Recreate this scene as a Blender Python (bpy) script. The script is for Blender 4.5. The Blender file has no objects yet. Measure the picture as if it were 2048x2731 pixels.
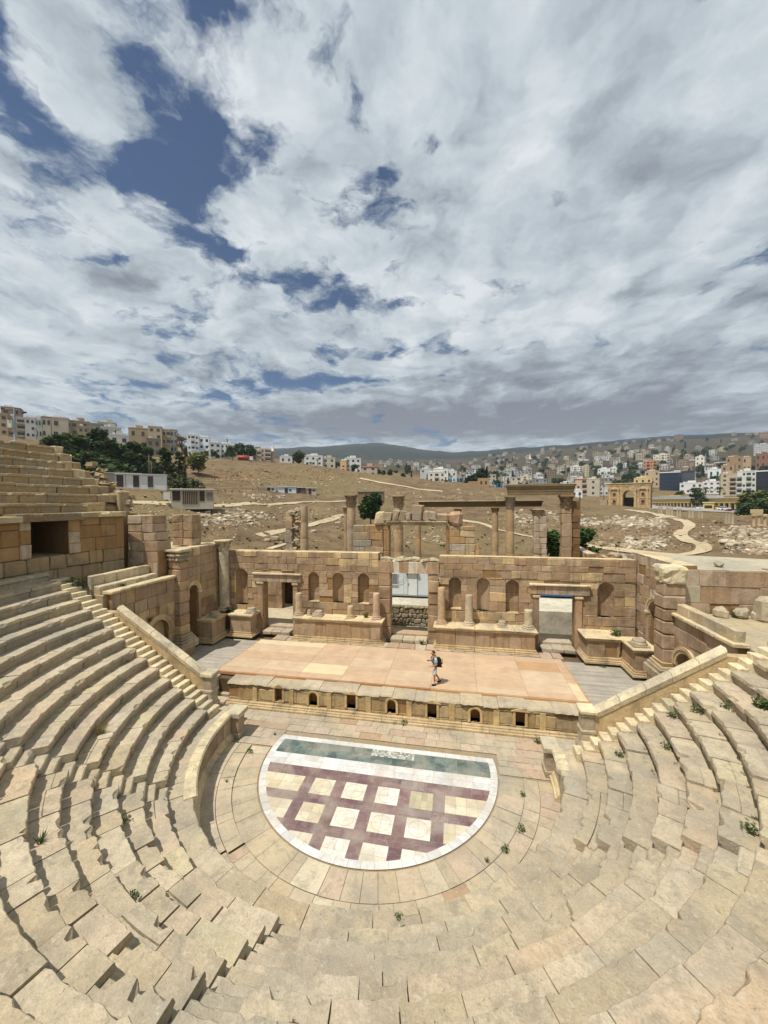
import bpy, bmesh, math, random
from math import sin, cos, pi, radians, sqrt, atan2, hypot, exp
from mathutils import Vector, Matrix, noise
scene = bpy.context.scene
col = scene.collection
rnd = random.Random(11)

# ------------------------------------------------------------ camera
CAM = Vector((3.207, -15.346, 10.80))
YAW, PITCH, ROLL = radians(-10.797), radians(1.391), radians(-0.305)
cam_d = bpy.data.cameras.new('camera')
cam = bpy.data.objects.new('camera', cam_d); col.objects.link(cam)
_f = Vector((sin(YAW)*cos(PITCH), cos(YAW)*cos(PITCH), -sin(PITCH)))
_r = Vector((cos(YAW), -sin(YAW), 0)); _u = _r.cross(_f)
_r2 = cos(ROLL)*_r + sin(ROLL)*_u; _u2 = -sin(ROLL)*_r + cos(ROLL)*_u
cam.matrix_world = Matrix(((_r2.x, _u2.x, -_f.x, CAM.x), (_r2.y, _u2.y, -_f.y, CAM.y), (_r2.z, _u2.z, -_f.z, CAM.z), (0, 0, 0, 1)))
cam_d.sensor_fit = 'HORIZONTAL'; cam_d.sensor_width = 36.0; cam_d.lens = 36*1008.9/2048
cam_d.clip_start = 0.05; cam_d.clip_end = 20000
scene.camera = cam

# ------------------------------------------------------------ light
SUN_EL = radians(65)
sd = Vector((0.248, 0.342, -0.906)).normalized()          # the way the light travels
sun_d = bpy.data.lights.new('sun', 'SUN'); sun_d.energy = 5.0; sun_d.angle = radians(0.53); sun_d.color = (1.0, 0.965, 0.91)
sun = bpy.data.objects.new('sun', sun_d); col.objects.link(sun)
sun.rotation_mode = 'QUATERNION'; sun.rotation_quaternion = sd.to_track_quat('-Z', 'Y'); sun.location = (-30, -40, 120)
scene.view_settings.view_transform = 'Standard'; scene.view_settings.look = 'None'
scene.view_settings.exposure = 0.0; scene.view_settings.gamma = 1.0

# ------------------------------------------------------------ sky with a broken cloud layer
world = bpy.data.worlds.new('World'); scene.world = world; world.use_nodes = True
nt = world.node_tree; nt.nodes.clear()
def N(t, **kw):
    n = nt.nodes.new(t)
    for k, v in kw.items(): setattr(n, k, v)
    return n
def L(a, b): nt.links.new(a, b)
def M(op, a, b=None, c=None, clamp=False):
    n = N('ShaderNodeMath', operation=op, use_clamp=clamp)
    for i, v in enumerate((a, b, c)):
        if v is None: continue
        if isinstance(v, (int, float)): n.inputs[i].default_value = v
        else: L(v, n.inputs[i])
    return n.outputs[0]
def VM(op, a, b=None):
    n = N('ShaderNodeVectorMath', operation=op)
    for i, v in enumerate((a, b)):
        if v is None: continue
        if isinstance(v, (tuple, list, Vector)): n.inputs[i].default_value = v
        else: L(v, n.inputs[i])
    return n.outputs['Value'] if op in ('DOT_PRODUCT', 'LENGTH') else n.outputs[0]
def RAMP(v, a, b, lo=0.0, hi=1.0, smooth=True):
    n = N('ShaderNodeMapRange'); n.interpolation_type = 'SMOOTHSTEP' if smooth else 'LINEAR'; n.clamp = True
    L(v, n.inputs[0]); n.inputs[1].default_value = a; n.inputs[2].default_value = b; n.inputs[3].default_value = lo; n.inputs[4].default_value = hi
    return n.outputs[0]
def FBM(vec, scale, detail, rough=0.55, dist=0.0):
    n = N('ShaderNodeTexNoise'); n.inputs['Scale'].default_value = scale; n.inputs['Detail'].default_value = detail
    n.inputs['Roughness'].default_value = rough; n.inputs['Distortion'].default_value = dist
    L(vec, n.inputs['Vector']); return n.outputs['Fac'], n.outputs['Color']
def MIX(f, a, b):
    n = N('ShaderNodeMix', data_type='RGBA')
    for s, v in ((n.inputs['Factor'], f), (n.inputs['A'], a), (n.inputs['B'], b)):
        if isinstance(v, (int, float)): s.default_value = v
        elif isinstance(v, tuple): s.default_value = v + (1,) if len(v) == 3 else v
        else: L(v, s)
    return n.outputs['Result']
sky = N('ShaderNodeTexSky'); sky.sky_type = 'NISHITA'; sky.sun_disc = False
sky.sun_elevation = SUN_EL; sky.sun_rotation = radians(216); sky.altitude = 600; sky.air_density = 1.0; sky.dust_density = 0.6; sky.ozone_density = 2.5
tc = N('ShaderNodeTexCoord')
dirv = VM('NORMALIZE', tc.outputs['Generated'])
sx = N('ShaderNodeSeparateXYZ'); L(dirv, sx.inputs[0])
zc = M('MAXIMUM', sx.outputs['Z'], 0.0)
inv = M('DIVIDE', 1.0, M('ADD', zc, 0.14))
cx = N('ShaderNodeCombineXYZ'); L(M('MULTIPLY', sx.outputs['X'], inv), cx.inputs[0]); L(M('MULTIPLY', sx.outputs['Y'], inv), cx.inputs[1])
p = cx.outputs[0]
def skyp(u, v):                                             # where a direction meets the cloud layer
    d = _f + (u*1.2345-1024)/1008.9*_r2 - (v*1.2345-1365.5)/1008.9*_u2; d.normalize()
    return Vector((d.x, d.y))/(max(d.z, 0)+0.14)
wc = FBM(p, 1.3, 3, 0.5)[1]
warp = VM('SCALE', VM('SUBTRACT', wc, (0.5, 0.5, 0.5))); warp.node.inputs['Scale'].default_value = 0.45
pw = VM('ADD', p, warp)
warp2 = VM('SCALE', VM('SUBTRACT', FBM(p, 7, 4, 0.6)[1], (0.5, 0.5, 0.5))); warp2.node.inputs['Scale'].default_value = 0.16
pw = VM('ADD', pw, warp2)
wb = VM('SCALE', warp); wb.node.inputs['Scale'].default_value = 0.35
pb_ = VM('ADD', VM('ADD', p, wb), warp2)
def blob(u, v, ru, rv, src=None):
    c = skyp(u, v); a = skyp(u+ru, v)-c; b = skyp(u, v-rv)-c
    det = a.x*b.y-a.y*b.x
    i0 = (b.y/det, -b.x/det, 0); i1 = (-a.y/det, a.x/det, 0)
    q = VM('SUBTRACT', src or pb_, (c.x, c.y, 0))
    l2 = M('ADD', M('POWER', VM('DOT_PRODUCT', q, i0), 2.0), M('POWER', VM('DOT_PRODUCT', q, i1), 2.0))
    return M('EXPONENT', M('MULTIPLY', l2, -0.9))
# cloud streets run away to the north: noise drawn out along them
mpn = N('ShaderNodeMapping'); mpn.inputs['Rotation'].default_value = (0, 0, radians(-12)); mpn.inputs['Scale'].default_value = (1.0, 0.36, 1.0); L(pw, mpn.inputs[0]); ps = mpn.outputs[0]
holes = [(25, 210, 85, 140, 1.05), (5, 60, 45, 80, .9), (100, 300, 80, 60, 1.0), (350, 230, 95, 85, 1.0), (455, 260, 70, 110, .85), (280, 365, 150, 55, .95), (400, 445, 120, 85, 1.0), (560, 300, 50, 60, .5), (620, 370, 60, 40, .5), (140, 365, 70, 40, .8), (290, 120, 60, 60, .7), (450, 15, 45, 28, .9),
         (600, 600, 90, 30, 1.1), (690, 650, 95, 34, 1.1), (790, 460, 85, 45, 1.0), (755, 220, 32, 62, .85), (690, 115, 36, 70, .8), (930, 300, 50, 45, .55), (720, 40, 30, 50, .6),
         (980, 753, 60, 20, 1.1), (570, 832, 140, 24, 1.0), (790, 828, 90, 18, .9), (290, 840, 80, 24, .75), (225, 545, 60, 16, .9), (870, 655, 70, 20, .8), (1090, 610, 55, 22, .6), (1200, 440, 45, 40, .5), (820, 350, 50, 26, .6), (480, 545, 60, 18, .6), (960, 440, 40, 25, .5)]
hs = None
for (u, v, ru, rv, w) in holes:
    t_ = M('MULTIPLY', blob(u, v, ru, rv), w); hs = t_ if hs is None else M('ADD', hs, t_)
thick = [(1250, 860, 520, 110, .9), (1450, 350, 420, 380, .9), (1080, 180, 250, 200, .7), (1150, 560, 260, 150, .5), (200, 480, 90, 70, .35), (200, 230, 45, 110, .6), (80, 640, 200, 90, .5), (550, 480, 90, 80, .4)]
cs_ = None
for (u, v, ru, rv, w) in thick:
    t_ = M('MULTIPLY', blob(u, v, ru, rv), w); cs_ = t_ if cs_ is None else M('ADD', cs_, t_)
n1 = FBM(pw, 2.6, 8, 0.55, 0.2)[0]
n2 = FBM(VM('ADD', pw, (3.3, 7.1, 0)), 6.5, 7, 0.55, 0.1)[0]
n3 = FBM(VM('ADD', pw, (8.1, 1.1, 0)), 20, 6, 0.62, 0.2)[0]
dens = M('ADD', M('ADD', M('MULTIPLY_ADD', n1, 3.8, -1.9), M('MULTIPLY_ADD', n2, 3.2, -1.6)), M('MULTIPLY_ADD', n3, 0.9, -0.45))
dens = M('ADD', M('SUBTRACT', M('ADD', dens, 0.66), M('MULTIPLY', hs, 1.05)), cs_)
mask = RAMP(dens, -0.35, 0.62)
darks = [(500, 945, 900, 32, .3), (1230, 880, 430, 60, .55), (1400, 920, 430, 45, .45), (1560, 640, 230, 60, .22), (560, 900, 330, 35, .35), (1450, 270, 220, 50, .12), (250, 590, 60, 30, .28), (60, 620, 60, 40, .12), (110, 390, 60, 30, .1), (1500, 780, 330, 45, .32), (800, 920, 250, 40, .40), (400, 800, 140, 36, .22), (1250, 560, 300, 40, .12), (920, 520, 60, 40, .2), (1050, 820, 200, 30, .2)]
ds = None
for (u, v, ru, rv, w) in darks:
    t_ = M('MULTIPLY', blob(u, v, ru, rv), w); ds = t_ if ds is None else M('ADD', ds, t_)
sh = FBM(VM('ADD', pw, (9.7, 2.2, 0)), 1.7, 7, 0.55, 0.3)[0]
sh2 = FBM(VM('ADD', ps, (1.7, 5.2, 0)), 5.5, 6, 0.55, 0.15)[0]
sh3 = FBM(VM('ADD', pw, (4.7, 8.2, 0)), 6.0, 5, 0.5, 0.0)[0]
br = M('ADD', M('ADD', M('MULTIPLY', sh, 0.75), M('MULTIPLY', sh2, 0.9)), M('MULTIPLY', sh3, 1.35))
br = M('SUBTRACT', M('ADD', br, -0.80), ds, None, True)
ccol = N('ShaderNodeValToRGB'); L(br, ccol.inputs[0])
cr = ccol.color_ramp; cr.elements[0].position = 0.0; cr.elements[0].color = (0.225, 0.245, 0.295, 1)
cr.elements[1].position = 1.0; cr.elements[1].color = (0.88, 0.93, 0.96, 1)
e = cr.elements.new(0.30); e.color = (0.37, 0.425, 0.48, 1)
e = cr.elements.new(0.62); e.color = (0.60, 0.68, 0.735, 1)
cl = N('ShaderNodeVectorMath', operation='SCALE'); L(ccol.outputs[0], cl.inputs[0]); cl.inputs['Scale'].default_value = 10.0
blue = N('ShaderNodeVectorMath', operation='MULTIPLY'); L(sky.outputs[0], blue.inputs[0]); blue.inputs[1].default_value = (0.26, 0.50, 0.70)
res = MIX(M('MULTIPLY', mask, 0.97), blue.outputs[0], cl.outputs[0])
bg = N('ShaderNodeBackground'); L(res, bg.inputs[0]); bg.inputs[1].default_value = 0.090
wo = N('ShaderNodeOutputWorld'); L(bg.outputs[0], wo.inputs[0])

# ------------------------------------------------------------ mesh helpers
def S(r, g, b, k=1.0):                                      # 8-bit screen colour to linear
    f = lambda c: ((c/255+0.055)/1.055)**2.4 if c > 10 else c/255/12.92
    return (f(r)*k, f(g)*k, f(b)*k)
def jit(c, a=0.1, r=rnd):
    k = 1+r.uniform(-a, a); h = r.uniform(-a, a)*0.25
    return (c[0]*k*(1+h), c[1]*k, c[2]*k*(1-h))
class MB:
    def __init__(s): s.v = []; s.f = []; s.c = []; s.sm = []
    def add(s, vs, fs, c, smooth=False):
        o = len(s.v); s.v.extend(tuple(x) for x in vs)
        for f in fs: s.f.append(tuple(i+o for i in f)); s.c.append(c); s.sm.append(smooth)
    def quad(s, a, b, c_, d, c): s.add((a, b, c_, d), ((0, 1, 2, 3),), c)
    def box(s, x0, x1, y0, y1, z0, z1, c):
        s.add([(x, y, z) for x in (x0, x1) for y in (y0, y1) for z in (z0, z1)],
              ((0, 1, 3, 2), (4, 6, 7, 5), (0, 4, 5, 1), (2, 3, 7, 6), (0, 2, 6, 4), (1, 5, 7, 3)), c)
    def block(s, o, ux, uy, uz, c, b=0.02, j=0.012, r=rnd):   # a worn stone: chamfered box on three edge vectors
        o, ux, uy, uz = map(Vector, (o, ux, uy, uz)); lx, ly, lz = ux.length, uy.length, uz.length
        cen = o+(ux+uy+uz)/2; ux = ux/lx; uy = uy/ly; uz = uz/lz; b = min(b, lx*.3, ly*.3, lz*.3)
        vs = []; idx = {}
        for sx_ in (-1, 1):
            for sy_ in (-1, 1):
                for sz_ in (-1, 1):
                    jj = Vector((r.uniform(-j, j), r.uniform(-j, j), r.uniform(-j, j)))
                    bb = b*r.uniform(.5, 1.6)
                    for k in range(3):
                        d = [lx/2, ly/2, lz/2]
                        for m in range(3):
                            if m != k: d[m] = max(d[m]-bb, d[m]*.4)
                        idx[(sx_, sy_, sz_, k)] = len(vs)
                        vs.append(cen+ux*(sx_*d[0])+uy*(sy_*d[1])+uz*(sz_*d[2])+jj)
        fs = []
        ring = ((-1, -1), (-1, 1), (1, 1), (1, -1))
        for k in range(3):
            for sg in (-1, 1):
                q = []
                for a, b_ in ring:
                    t = [a, b_]; t.insert(k, sg); q.append(idx[(t[0], t[1], t[2], k)])
                fs.append(q)
        for k in range(3):                                    # edges along axis k
            k1, k2 = (k+1) % 3, (k+2) % 3
            for a in (-1, 1):
                for b_ in (-1, 1):
                    q = []
                    for sg, kk in ((-1, k1), (1, k1), (1, k2), (-1, k2)):
                        t = [0, 0, 0]; t[k] = sg; t[k1] = a; t[k2] = b_; q.append(idx[(t[0], t[1], t[2], kk)])
                    fs.append(q)
        for a in (-1, 1):
            for b_ in (-1, 1):
                for c_ in (-1, 1): fs.append([idx[(a, b_, c_, k)] for k in range(3)])
        s.add(vs, fs, c)
    def bb(s, x0, x1, y0, y1, z0, z1, c, b=0.02, j=0.01):
        s.block((x0, y0, z0), (x1-x0, 0, 0), (0, y1-y0, 0), (0, 0, z1-z0), c, b, j)
    def lathe(s, cx_, cy_, prof, c, n=20, smooth=True, wob=0.0):
        vs = []
        for (r, z) in prof:
            for i in range(n):
                a = 2*pi*i/n; rr = r*(1+(wob*noise.noise((cos(a)*1.5+cx_, sin(a)*1.5+cy_, z*2)) if wob else 0)); vs.append((cx_+rr*cos(a), cy_+rr*sin(a), z))
        fs = []
        for k in range(len(prof)-1):
            for i in range(n):
                j = (i+1) % n; fs.append((k*n+i, k*n+j, (k+1)*n+j, (k+1)*n+i))
        s.add(vs, fs, c, smooth)
        s.add(vs[:n], (tuple(range(n)),), c); s.add(vs[-n:], (tuple(range(n)),), c)
    def tube(s, pts, rad, c, n=6):
        pts = [Vector(q) for q in pts]; vs = []
        if isinstance(rad, (int, float)): rad = [rad]*len(pts)
        for i, q in enumerate(pts):
            d = (pts[min(i+1, len(pts)-1)]-pts[max(i-1, 0)]).normalized()
            a = d.orthogonal().normalized(); b = d.cross(a)
            for k in range(n): vs.append(q+(a*cos(2*pi*k/n)+b*sin(2*pi*k/n))*rad[i])
        fs = [(k*n+i, k*n+(i+1) % n, (k+1)*n+(i+1) % n, (k+1)*n+i) for k in range(len(pts)-1) for i in range(n)]
        fs += [tuple(range(n)), tuple(range((len(pts)-1)*n, len(pts)*n))]
        s.add(vs, fs, c, True)
    def prism(s, pts, ext, c):                                # planar polygon pushed along a vector
        pts = [Vector(q) for q in pts]; ext = Vector(ext); n = len(pts)
        s.add(pts+[q+ext for q in pts], [tuple(range(n)), tuple(range(n, 2*n))]+[(i, (i+1) % n, n+(i+1) % n, n+i) for i in range(n)], c)
    def rock(s, cen, sz, c, r=rnd):
        base = [(-1, -1, -.6), (1, -1, -.6), (1, 1, -.6), (-1, 1, -.6), (-.8, -.8, .7), (.8, -.8, .7), (.8, .8, .7), (-.8, .8, .7)]
        a = r.uniform(0, pi); ca, sa = cos(a), sin(a); k = (r.uniform(.7, 1.5), r.uniform(.5, 1.1), r.uniform(.35, .9)); t1, t2 = r.uniform(-.35, .35), r.uniform(-.35, .35)
        vs = []
        for (x, y, z) in base:
            x = x*k[0]+r.uniform(-.25, .25); y = y*k[1]+r.uniform(-.25, .25); z = z*k[2]+r.uniform(-.15, .15)
            z += x*t1+y*t2
            vs.append((cen[0]+(x*ca-y*sa)*sz, cen[1]+(x*sa+y*ca)*sz, cen[2]+z*sz))
        s.add(vs, ((0, 1, 2, 3), (4, 5, 6, 7), (0, 1, 5, 4), (1, 2, 6, 5), (2, 3, 7, 6), (3, 0, 4, 7)), c)
    def build(s, name, mat, parent=None, label=None, loc=None, recalc=True):
        L_ = Vector(loc) if loc is not None else (Vector(parent['_loc']) if parent is not None else Vector((0, 0, 0)))
        me = bpy.data.meshes.new(name)
        me.from_pydata([(x-L_.x, y-L_.y, z-L_.z) for x, y, z in s.v], [], s.f)
        at = me.attributes.new('Col', 'FLOAT_COLOR', 'FACE')
        buf = []
        for c in s.c: buf.extend((c[0], c[1], c[2], 1.0))
        at.data.foreach_set('color', buf)
        me.polygons.foreach_set('use_smooth', s.sm)
        if recalc:
            bm = bmesh.new(); bm.from_mesh(me); bmesh.ops.recalc_face_normals(bm, faces=bm.faces); bm.to_mesh(me); bm.free()
        me.materials.append(mat); me.update()
        o = bpy.data.objects.new(name, me); col.objects.link(o)
        if parent is not None: o.parent = parent
        else: o.location = L_
        o['_loc'] = tuple(L_)
        if label: o['label'] = label
        return o
def tag(o, label=None, cat=None, group=None, kind=None):
    if label: o['label'] = label
    if cat: o['category'] = cat
    if group: o['group'] = group
    if kind: o['kind'] = kind
    return o
def thing(name, label, cat, loc=(0, 0, 0), group=None):
    o = bpy.data.objects.new(name, None); col.objects.link(o); o.location = loc; o.empty_display_size = 0.3; o['_loc'] = tuple(loc)
    return tag(o, label, cat, group)
def copy_thing(src, loc, label, rot=0.0, scale=1.0):
    o = src.copy(); col.objects.link(o); o.location = loc; o.rotation_euler = (0, 0, rot); o.scale = (scale,)*3; o['label'] = label
    for ch in src.children:
        c = ch.copy(); col.objects.link(c); c.parent = o
        for g in ch.children:
            d = g.copy(); col.objects.link(d); d.parent = c
    return o

# ------------------------------------------------------------ materials
def new_mat(name):
    global nt
    m = bpy.data.materials.new(name); m.use_nodes = True; nt = m.node_tree
    return m, nt.nodes['Principled BSDF']
def pos():
    g = N('ShaderNodeNewGeometry'); return g.outputs['Position']
def stone_mat(name, stain=0.5, stain_col=(0.10, 0.085, 0.06), bump=0.5, scale=1.0, var=0.35, rough=0.92, pits=0.35, streak=0.0, lichen=0.0):
    m, b = new_mat(name); P = pos()
    at = N('ShaderNodeAttribute', attribute_name='Col')
    n_big = FBM(P, 0.9*scale, 5, 0.6, 0.3)[0]; n_mid = FBM(P, 5*scale, 6, 0.65, 0.2)[0]; n_fin = FBM(P, 28*scale, 4, 0.6)[0]
    v = M('ADD', M('MULTIPLY', n_mid, var), M('MULTIPLY', n_fin, var*.8)); v = M('ADD', v, 1-var*.9)
    sc = N('ShaderNodeVectorMath', operation='SCALE'); L(at.outputs['Color'], sc.inputs[0]); L(v, sc.inputs['Scale'])
    st = RAMP(M('ADD', M('MULTIPLY', n_big, .7), M('MULTIPLY', n_mid, .4)), 0.52, 0.70, 0, stain)
    c1 = MIX(st, sc.outputs[0], stain_col)
    if streak:
        mp = N('ShaderNodeMapping'); mp.inputs['Scale'].default_value = (3.0, 3.0, 0.35); L(P, mp.inputs[0])
        sk = RAMP(FBM(mp.outputs[0], 1.1, 5, 0.6, 0.2)[0], 0.47, 0.70, 0, streak); c1 = MIX(sk, c1, stain_col)
    if lichen:
        lc = RAMP(FBM(P, 0.33, 8, 0.68, 0.6)[0], 0.47, 0.62, 0, lichen); c1 = MIX(lc, c1, (0.27, 0.25, 0.20))
        c1 = MIX(RAMP(FBM(P, 2.6, 8, 0.72, 0.8)[0], 0.50, 0.64, 0, lichen*.9), c1, (0.21, 0.185, 0.14))
        c1 = MIX(RAMP(FBM(P, 9, 6, 0.7, 0.4)[0], 0.56, 0.68, 0, .55), c1, (0.52, 0.47, 0.37))
    pit = RAMP(FBM(P, 14*scale, 3, 0.7, 0.6)[0], 0.66, 0.76, 0, pits)
    c2 = MIX(pit, c1, tuple(x*1.1 for x in stain_col))
    L(c2, b.inputs['Base Color']); b.inputs['Roughness'].default_value = rough; b.inputs['Specular IOR Level'].default_value = 0.15
    bp = N('ShaderNodeBump'); bp.inputs['Strength'].default_value = bump; bp.inputs['Distance'].default_value = 0.06
    h = M('SUBTRACT', M('ADD', M('MULTIPLY', n_mid, .8), M('MULTIPLY', n_fin, .35)), M('MULTIPLY', pit, .6))
    L(h, bp.inputs['Height']); L(bp.outputs[0], b.inputs['Normal'])
    return m
M_seat = stone_mat('seat_stone', 0.5, (0.20, 0.17, 0.125), 0.9, 0.9, 0.85, pits=0.5, lichen=0.5)
M_wall = stone_mat('wall_stone', 0.6, (0.16, 0.12, 0.075), 0.8, 0.8, 0.7, streak=0.45)
M_pave = stone_mat('paving_stone', 0.5, (0.23, 0.19, 0.135), 0.35, 0.8, 0.6, pits=0.3, lichen=0.45)
M_far = stone_mat('rubble_stone', 0.2, (0.2, 0.16, 0.11), 0.2, 0.3, 0.4, pits=0.0)
def plain_mat(name, rough=0.7, var=0.2, scale=3.0, metal=0.0, bump=0.0, spec=0.3):
    m, b = new_mat(name); P = pos(); at = N('ShaderNodeAttribute', attribute_name='Col')
    v = M('ADD', M('MULTIPLY', FBM(P, scale, 5, 0.65)[0], var*2), 1-var)
    sc = N('ShaderNodeVectorMath', operation='SCALE'); L(at.outputs['Color'], sc.inputs[0]); L(v, sc.inputs['Scale'])
    L(sc.outputs[0], b.inputs['Base Color']); b.inputs['Roughness'].default_value = rough; b.inputs['Metallic'].default_value = metal; b.inputs['Specular IOR Level'].default_value = spec
    if bump:
        bp = N('ShaderNodeBump'); bp.inputs['Strength'].default_value = bump; bp.inputs['Distance'].default_value = 0.02
        L(FBM(P, scale*6, 4)[0], bp.inputs['Height']); L(bp.outputs[0], b.inputs['Normal'])
    return m
M_house = plain_mat('house_plaster', 0.85, 0.22, 0.35)
M_paint = plain_mat('painted_metal', 0.5, 0.12, 2.0)
M_cloth = plain_mat('cloth', 0.9, 0.12, 25.0, bump=0.3)
M_skin = plain_mat('skin', 0.55, 0.08, 20.0)
M_bark = plain_mat('bark', 0.95, 0.35, 4.0, bump=0.5)
def wood_mat(name, sx_, sy_, var=0.35, bump=0.25, rough=0.75):
    m, b = new_mat(name); P = pos(); at = N('ShaderNodeAttribute', attribute_name='Col')
    mp = N('ShaderNodeMapping'); mp.inputs['Scale'].default_value = (sx_, sy_, 1); L(P, mp.inputs[0])
    g = FBM(mp.outputs[0], 3, 6, 0.65, 0.4)[0]; d = FBM(P, 1.1, 5, 0.6, 0.4)[0]
    v = M('ADD', M('ADD', M('MULTIPLY', g, var), M('MULTIPLY', d, var*1.3)), 1-var*1.15)
    sc = N('ShaderNodeVectorMath', operation='SCALE'); L(at.outputs['Color'], sc.inputs[0]); L(v, sc.inputs['Scale'])
    L(sc.outputs[0], b.inputs['Base Color']); b.inputs['Roughness'].default_value = rough; b.inputs['Specular IOR Level'].default_value = 0.2
    bp = N('ShaderNodeBump'); bp.inputs['Strength'].default_value = bump; bp.inputs['Distance'].default_value = 0.02; L(g, bp.inputs['Height']); L(bp.outputs[0], b.inputs['Normal'])
    return m
M_ply = wood_mat('plywood', 0.6, 3.0, 0.44)
M_plank = wood_mat('weathered_plank', 0.5, 9.0, 0.6, 0.5, 0.85)
def marble_mat():
    m, b = new_mat('marble'); P = pos(); at = N('ShaderNodeAttribute', attribute_name='Col')
    v1 = FBM(P, 2.2, 7, 0.65, 1.6)[0]; vein = RAMP(M('ABSOLUTE', M('SUBTRACT', v1, 0.5)), 0.0, 0.03, 0.55, 0.0)
    v = M('ADD', M('MULTIPLY', FBM(P, 4, 6, 0.7, 0.5)[0], 0.7), 0.65)
    sc = N('ShaderNodeVectorMath', operation='SCALE'); L(at.outputs['Color'], sc.inputs[0]); L(v, sc.inputs['Scale'])
    c = MIX(M('MULTIPLY', vein, RAMP(FBM(P, 1.3, 3)[0], .45, .65)), sc.outputs[0], (0.42, 0.39, 0.37))
    dust = RAMP(FBM(P, 0.9, 6, 0.65, 0.4)[0], 0.36, 0.72, 0, 0.6); c = MIX(dust, c, (0.40, 0.345, 0.265)); c = MIX(RAMP(FBM(P, 5.5, 6, 0.7, 0.6)[0], .56, .68, 0, .35), c, (0.22, 0.19, 0.15))
    L(c, b.inputs['Base Color']); b.inputs['Roughness'].default_value = 0.55; b.inputs['Specular IOR Level'].default_value = 0.3
    return m
M_marble = marble_mat()
def leaf_mat(name='leaves'):
    m, b = new_mat(name); P = pos(); at = N('ShaderNodeAttribute', attribute_name='Col')
    v = M('ADD', M('MULTIPLY', FBM(P, 1.2, 4, 0.6)[0], 0.9), 0.5)
    sc = N('ShaderNodeVectorMath', operation='SCALE'); L(at.outputs['Color'], sc.inputs[0]); L(v, sc.inputs['Scale'])
    L(sc.outputs[0], b.inputs['Base Color']); b.inputs['Roughness'].default_value = 0.65; b.inputs['Specular IOR Level'].default_value = 0.2
    tr = N('ShaderNodeBsdfTranslucent'); L(sc.outputs[0], tr.inputs[0]); mx = N('ShaderNodeMixShader'); mx.inputs[0].default_value = 0.25
    L(b.outputs[0], mx.inputs[1]); L(tr.outputs[0], mx.inputs[2]); L(mx.outputs[0], nt.nodes['Material Output'].inputs['Surface'])
    return m
M_leaf = leaf_mat()
def glass_mat():
    m, b = new_mat('window_glass'); at = N('ShaderNodeAttribute', attribute_name='Col'); L(at.outputs['Color'], b.inputs['Base Color'])
    b.inputs['Roughness'].default_value = 0.12; b.inputs['Specular IOR Level'].default_value = 0.5
    return m
M_glass = glass_mat()
def soil_mat(name, path=False):
    m, b = new_mat(name); P = pos()
    big = FBM(P, 0.02, 6, 0.6, 0.5)[0]; mid = FBM(P, 0.16, 7, 0.65, 0.4)[0]; fin = FBM(P, 1.4, 6, 0.7, 0.2)[0]
    if path:
        c = MIX(RAMP(fin, .35, .7), S(176, 158, 128), S(190, 174, 146)); c = MIX(RAMP(mid, .45, .7, 0, .7), c, S(156, 134, 100))
    else:
        a = MIX(RAMP(mid, .35, .68), S(124, 104, 79), S(95, 79, 60))
        a = MIX(RAMP(big, .42, .62, 0, .8), a, S(118, 104, 74))                # dry grass
        a = MIX(RAMP(FBM(P, 0.05, 6, 0.7, .6)[0], .56, .68, 0, .6), a, S(146, 120, 88))   # bare earth
        a = MIX(RAMP(FBM(P, 0.5, 7, 0.74, .5)[0], .53, .66, 0, .75), a, S(70, 60, 42))     # low scrub
        at = N('ShaderNodeAttribute', attribute_name='Col')                     # woodland and town ground, with cloud shadow painted into the far colour
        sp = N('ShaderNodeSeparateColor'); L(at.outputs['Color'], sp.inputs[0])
        wood_shade = MIX(RAMP(FBM(P, 0.010, 10, 0.75, .4)[0], .52, .70), S(28, 36, 30), S(62, 58, 46))
        a = MIX(sp.outputs[0], a, wood_shade)
        v = M('ADD', M('MULTIPLY', fin, .5), .75); sc = N('ShaderNodeVectorMath', operation='SCALE'); L(a, sc.inputs[0]); L(v, sc.inputs['Scale']); c = sc.outputs[0]
    L(c, b.inputs['Base Color']); b.inputs['Roughness'].default_value = 1.0; b.inputs['Specular IOR Level'].default_value = 0.05
    bp = N('ShaderNodeBump'); bp.inputs['Strength'].default_value = 0.9; bp.inputs['Distance'].default_value = 0.4
    L(M('ADD', M('MULTIPLY', mid, .6), M('MULTIPLY', fin, .4)), bp.inputs['Height']); L(bp.outputs[0], b.inputs['Normal'])
    return m
M_soil = soil_mat('dry_soil'); M_path = soil_mat('pale_track', True)

# stone colours
SEAT = [S(184, 168, 138), S(180, 164, 132), S(188, 173, 144), S(176, 159, 127), S(184, 166, 138), S(174, 160, 132)]
OCHRE = [S(172, 138, 96), S(178, 147, 106), S(168, 133, 90), S(184, 157, 118), S(176, 147, 112), S(164, 131, 92), S(176, 142, 98)]
PINK = [S(182, 159, 134), S(188, 169, 144), S(180, 154, 128), S(176, 156, 134), S(172, 142, 110), S(186, 166, 142)]
def calm(p_, k): m = [sum(c[i] for c in p_)/len(p_) for i in range(3)]; return [tuple(c[i]*(1-k)+m[i]*k for i in range(3)) for c in p_]
OCHRE = [tuple(x*q for x, q in zip(c, (.94, 1.0, 1.22))) for c in calm(OCHRE, .4)]; PINK = [tuple(x*.97 for x in c) for c in calm(PINK, .2)]; SEAT = [tuple(x*q for x, q in zip(c, (.975, .97, 1.0))) for c in calm(SEAT, .2)]
def pick(p_, a=0.09): return jit(rnd.choice(p_), a)
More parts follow.
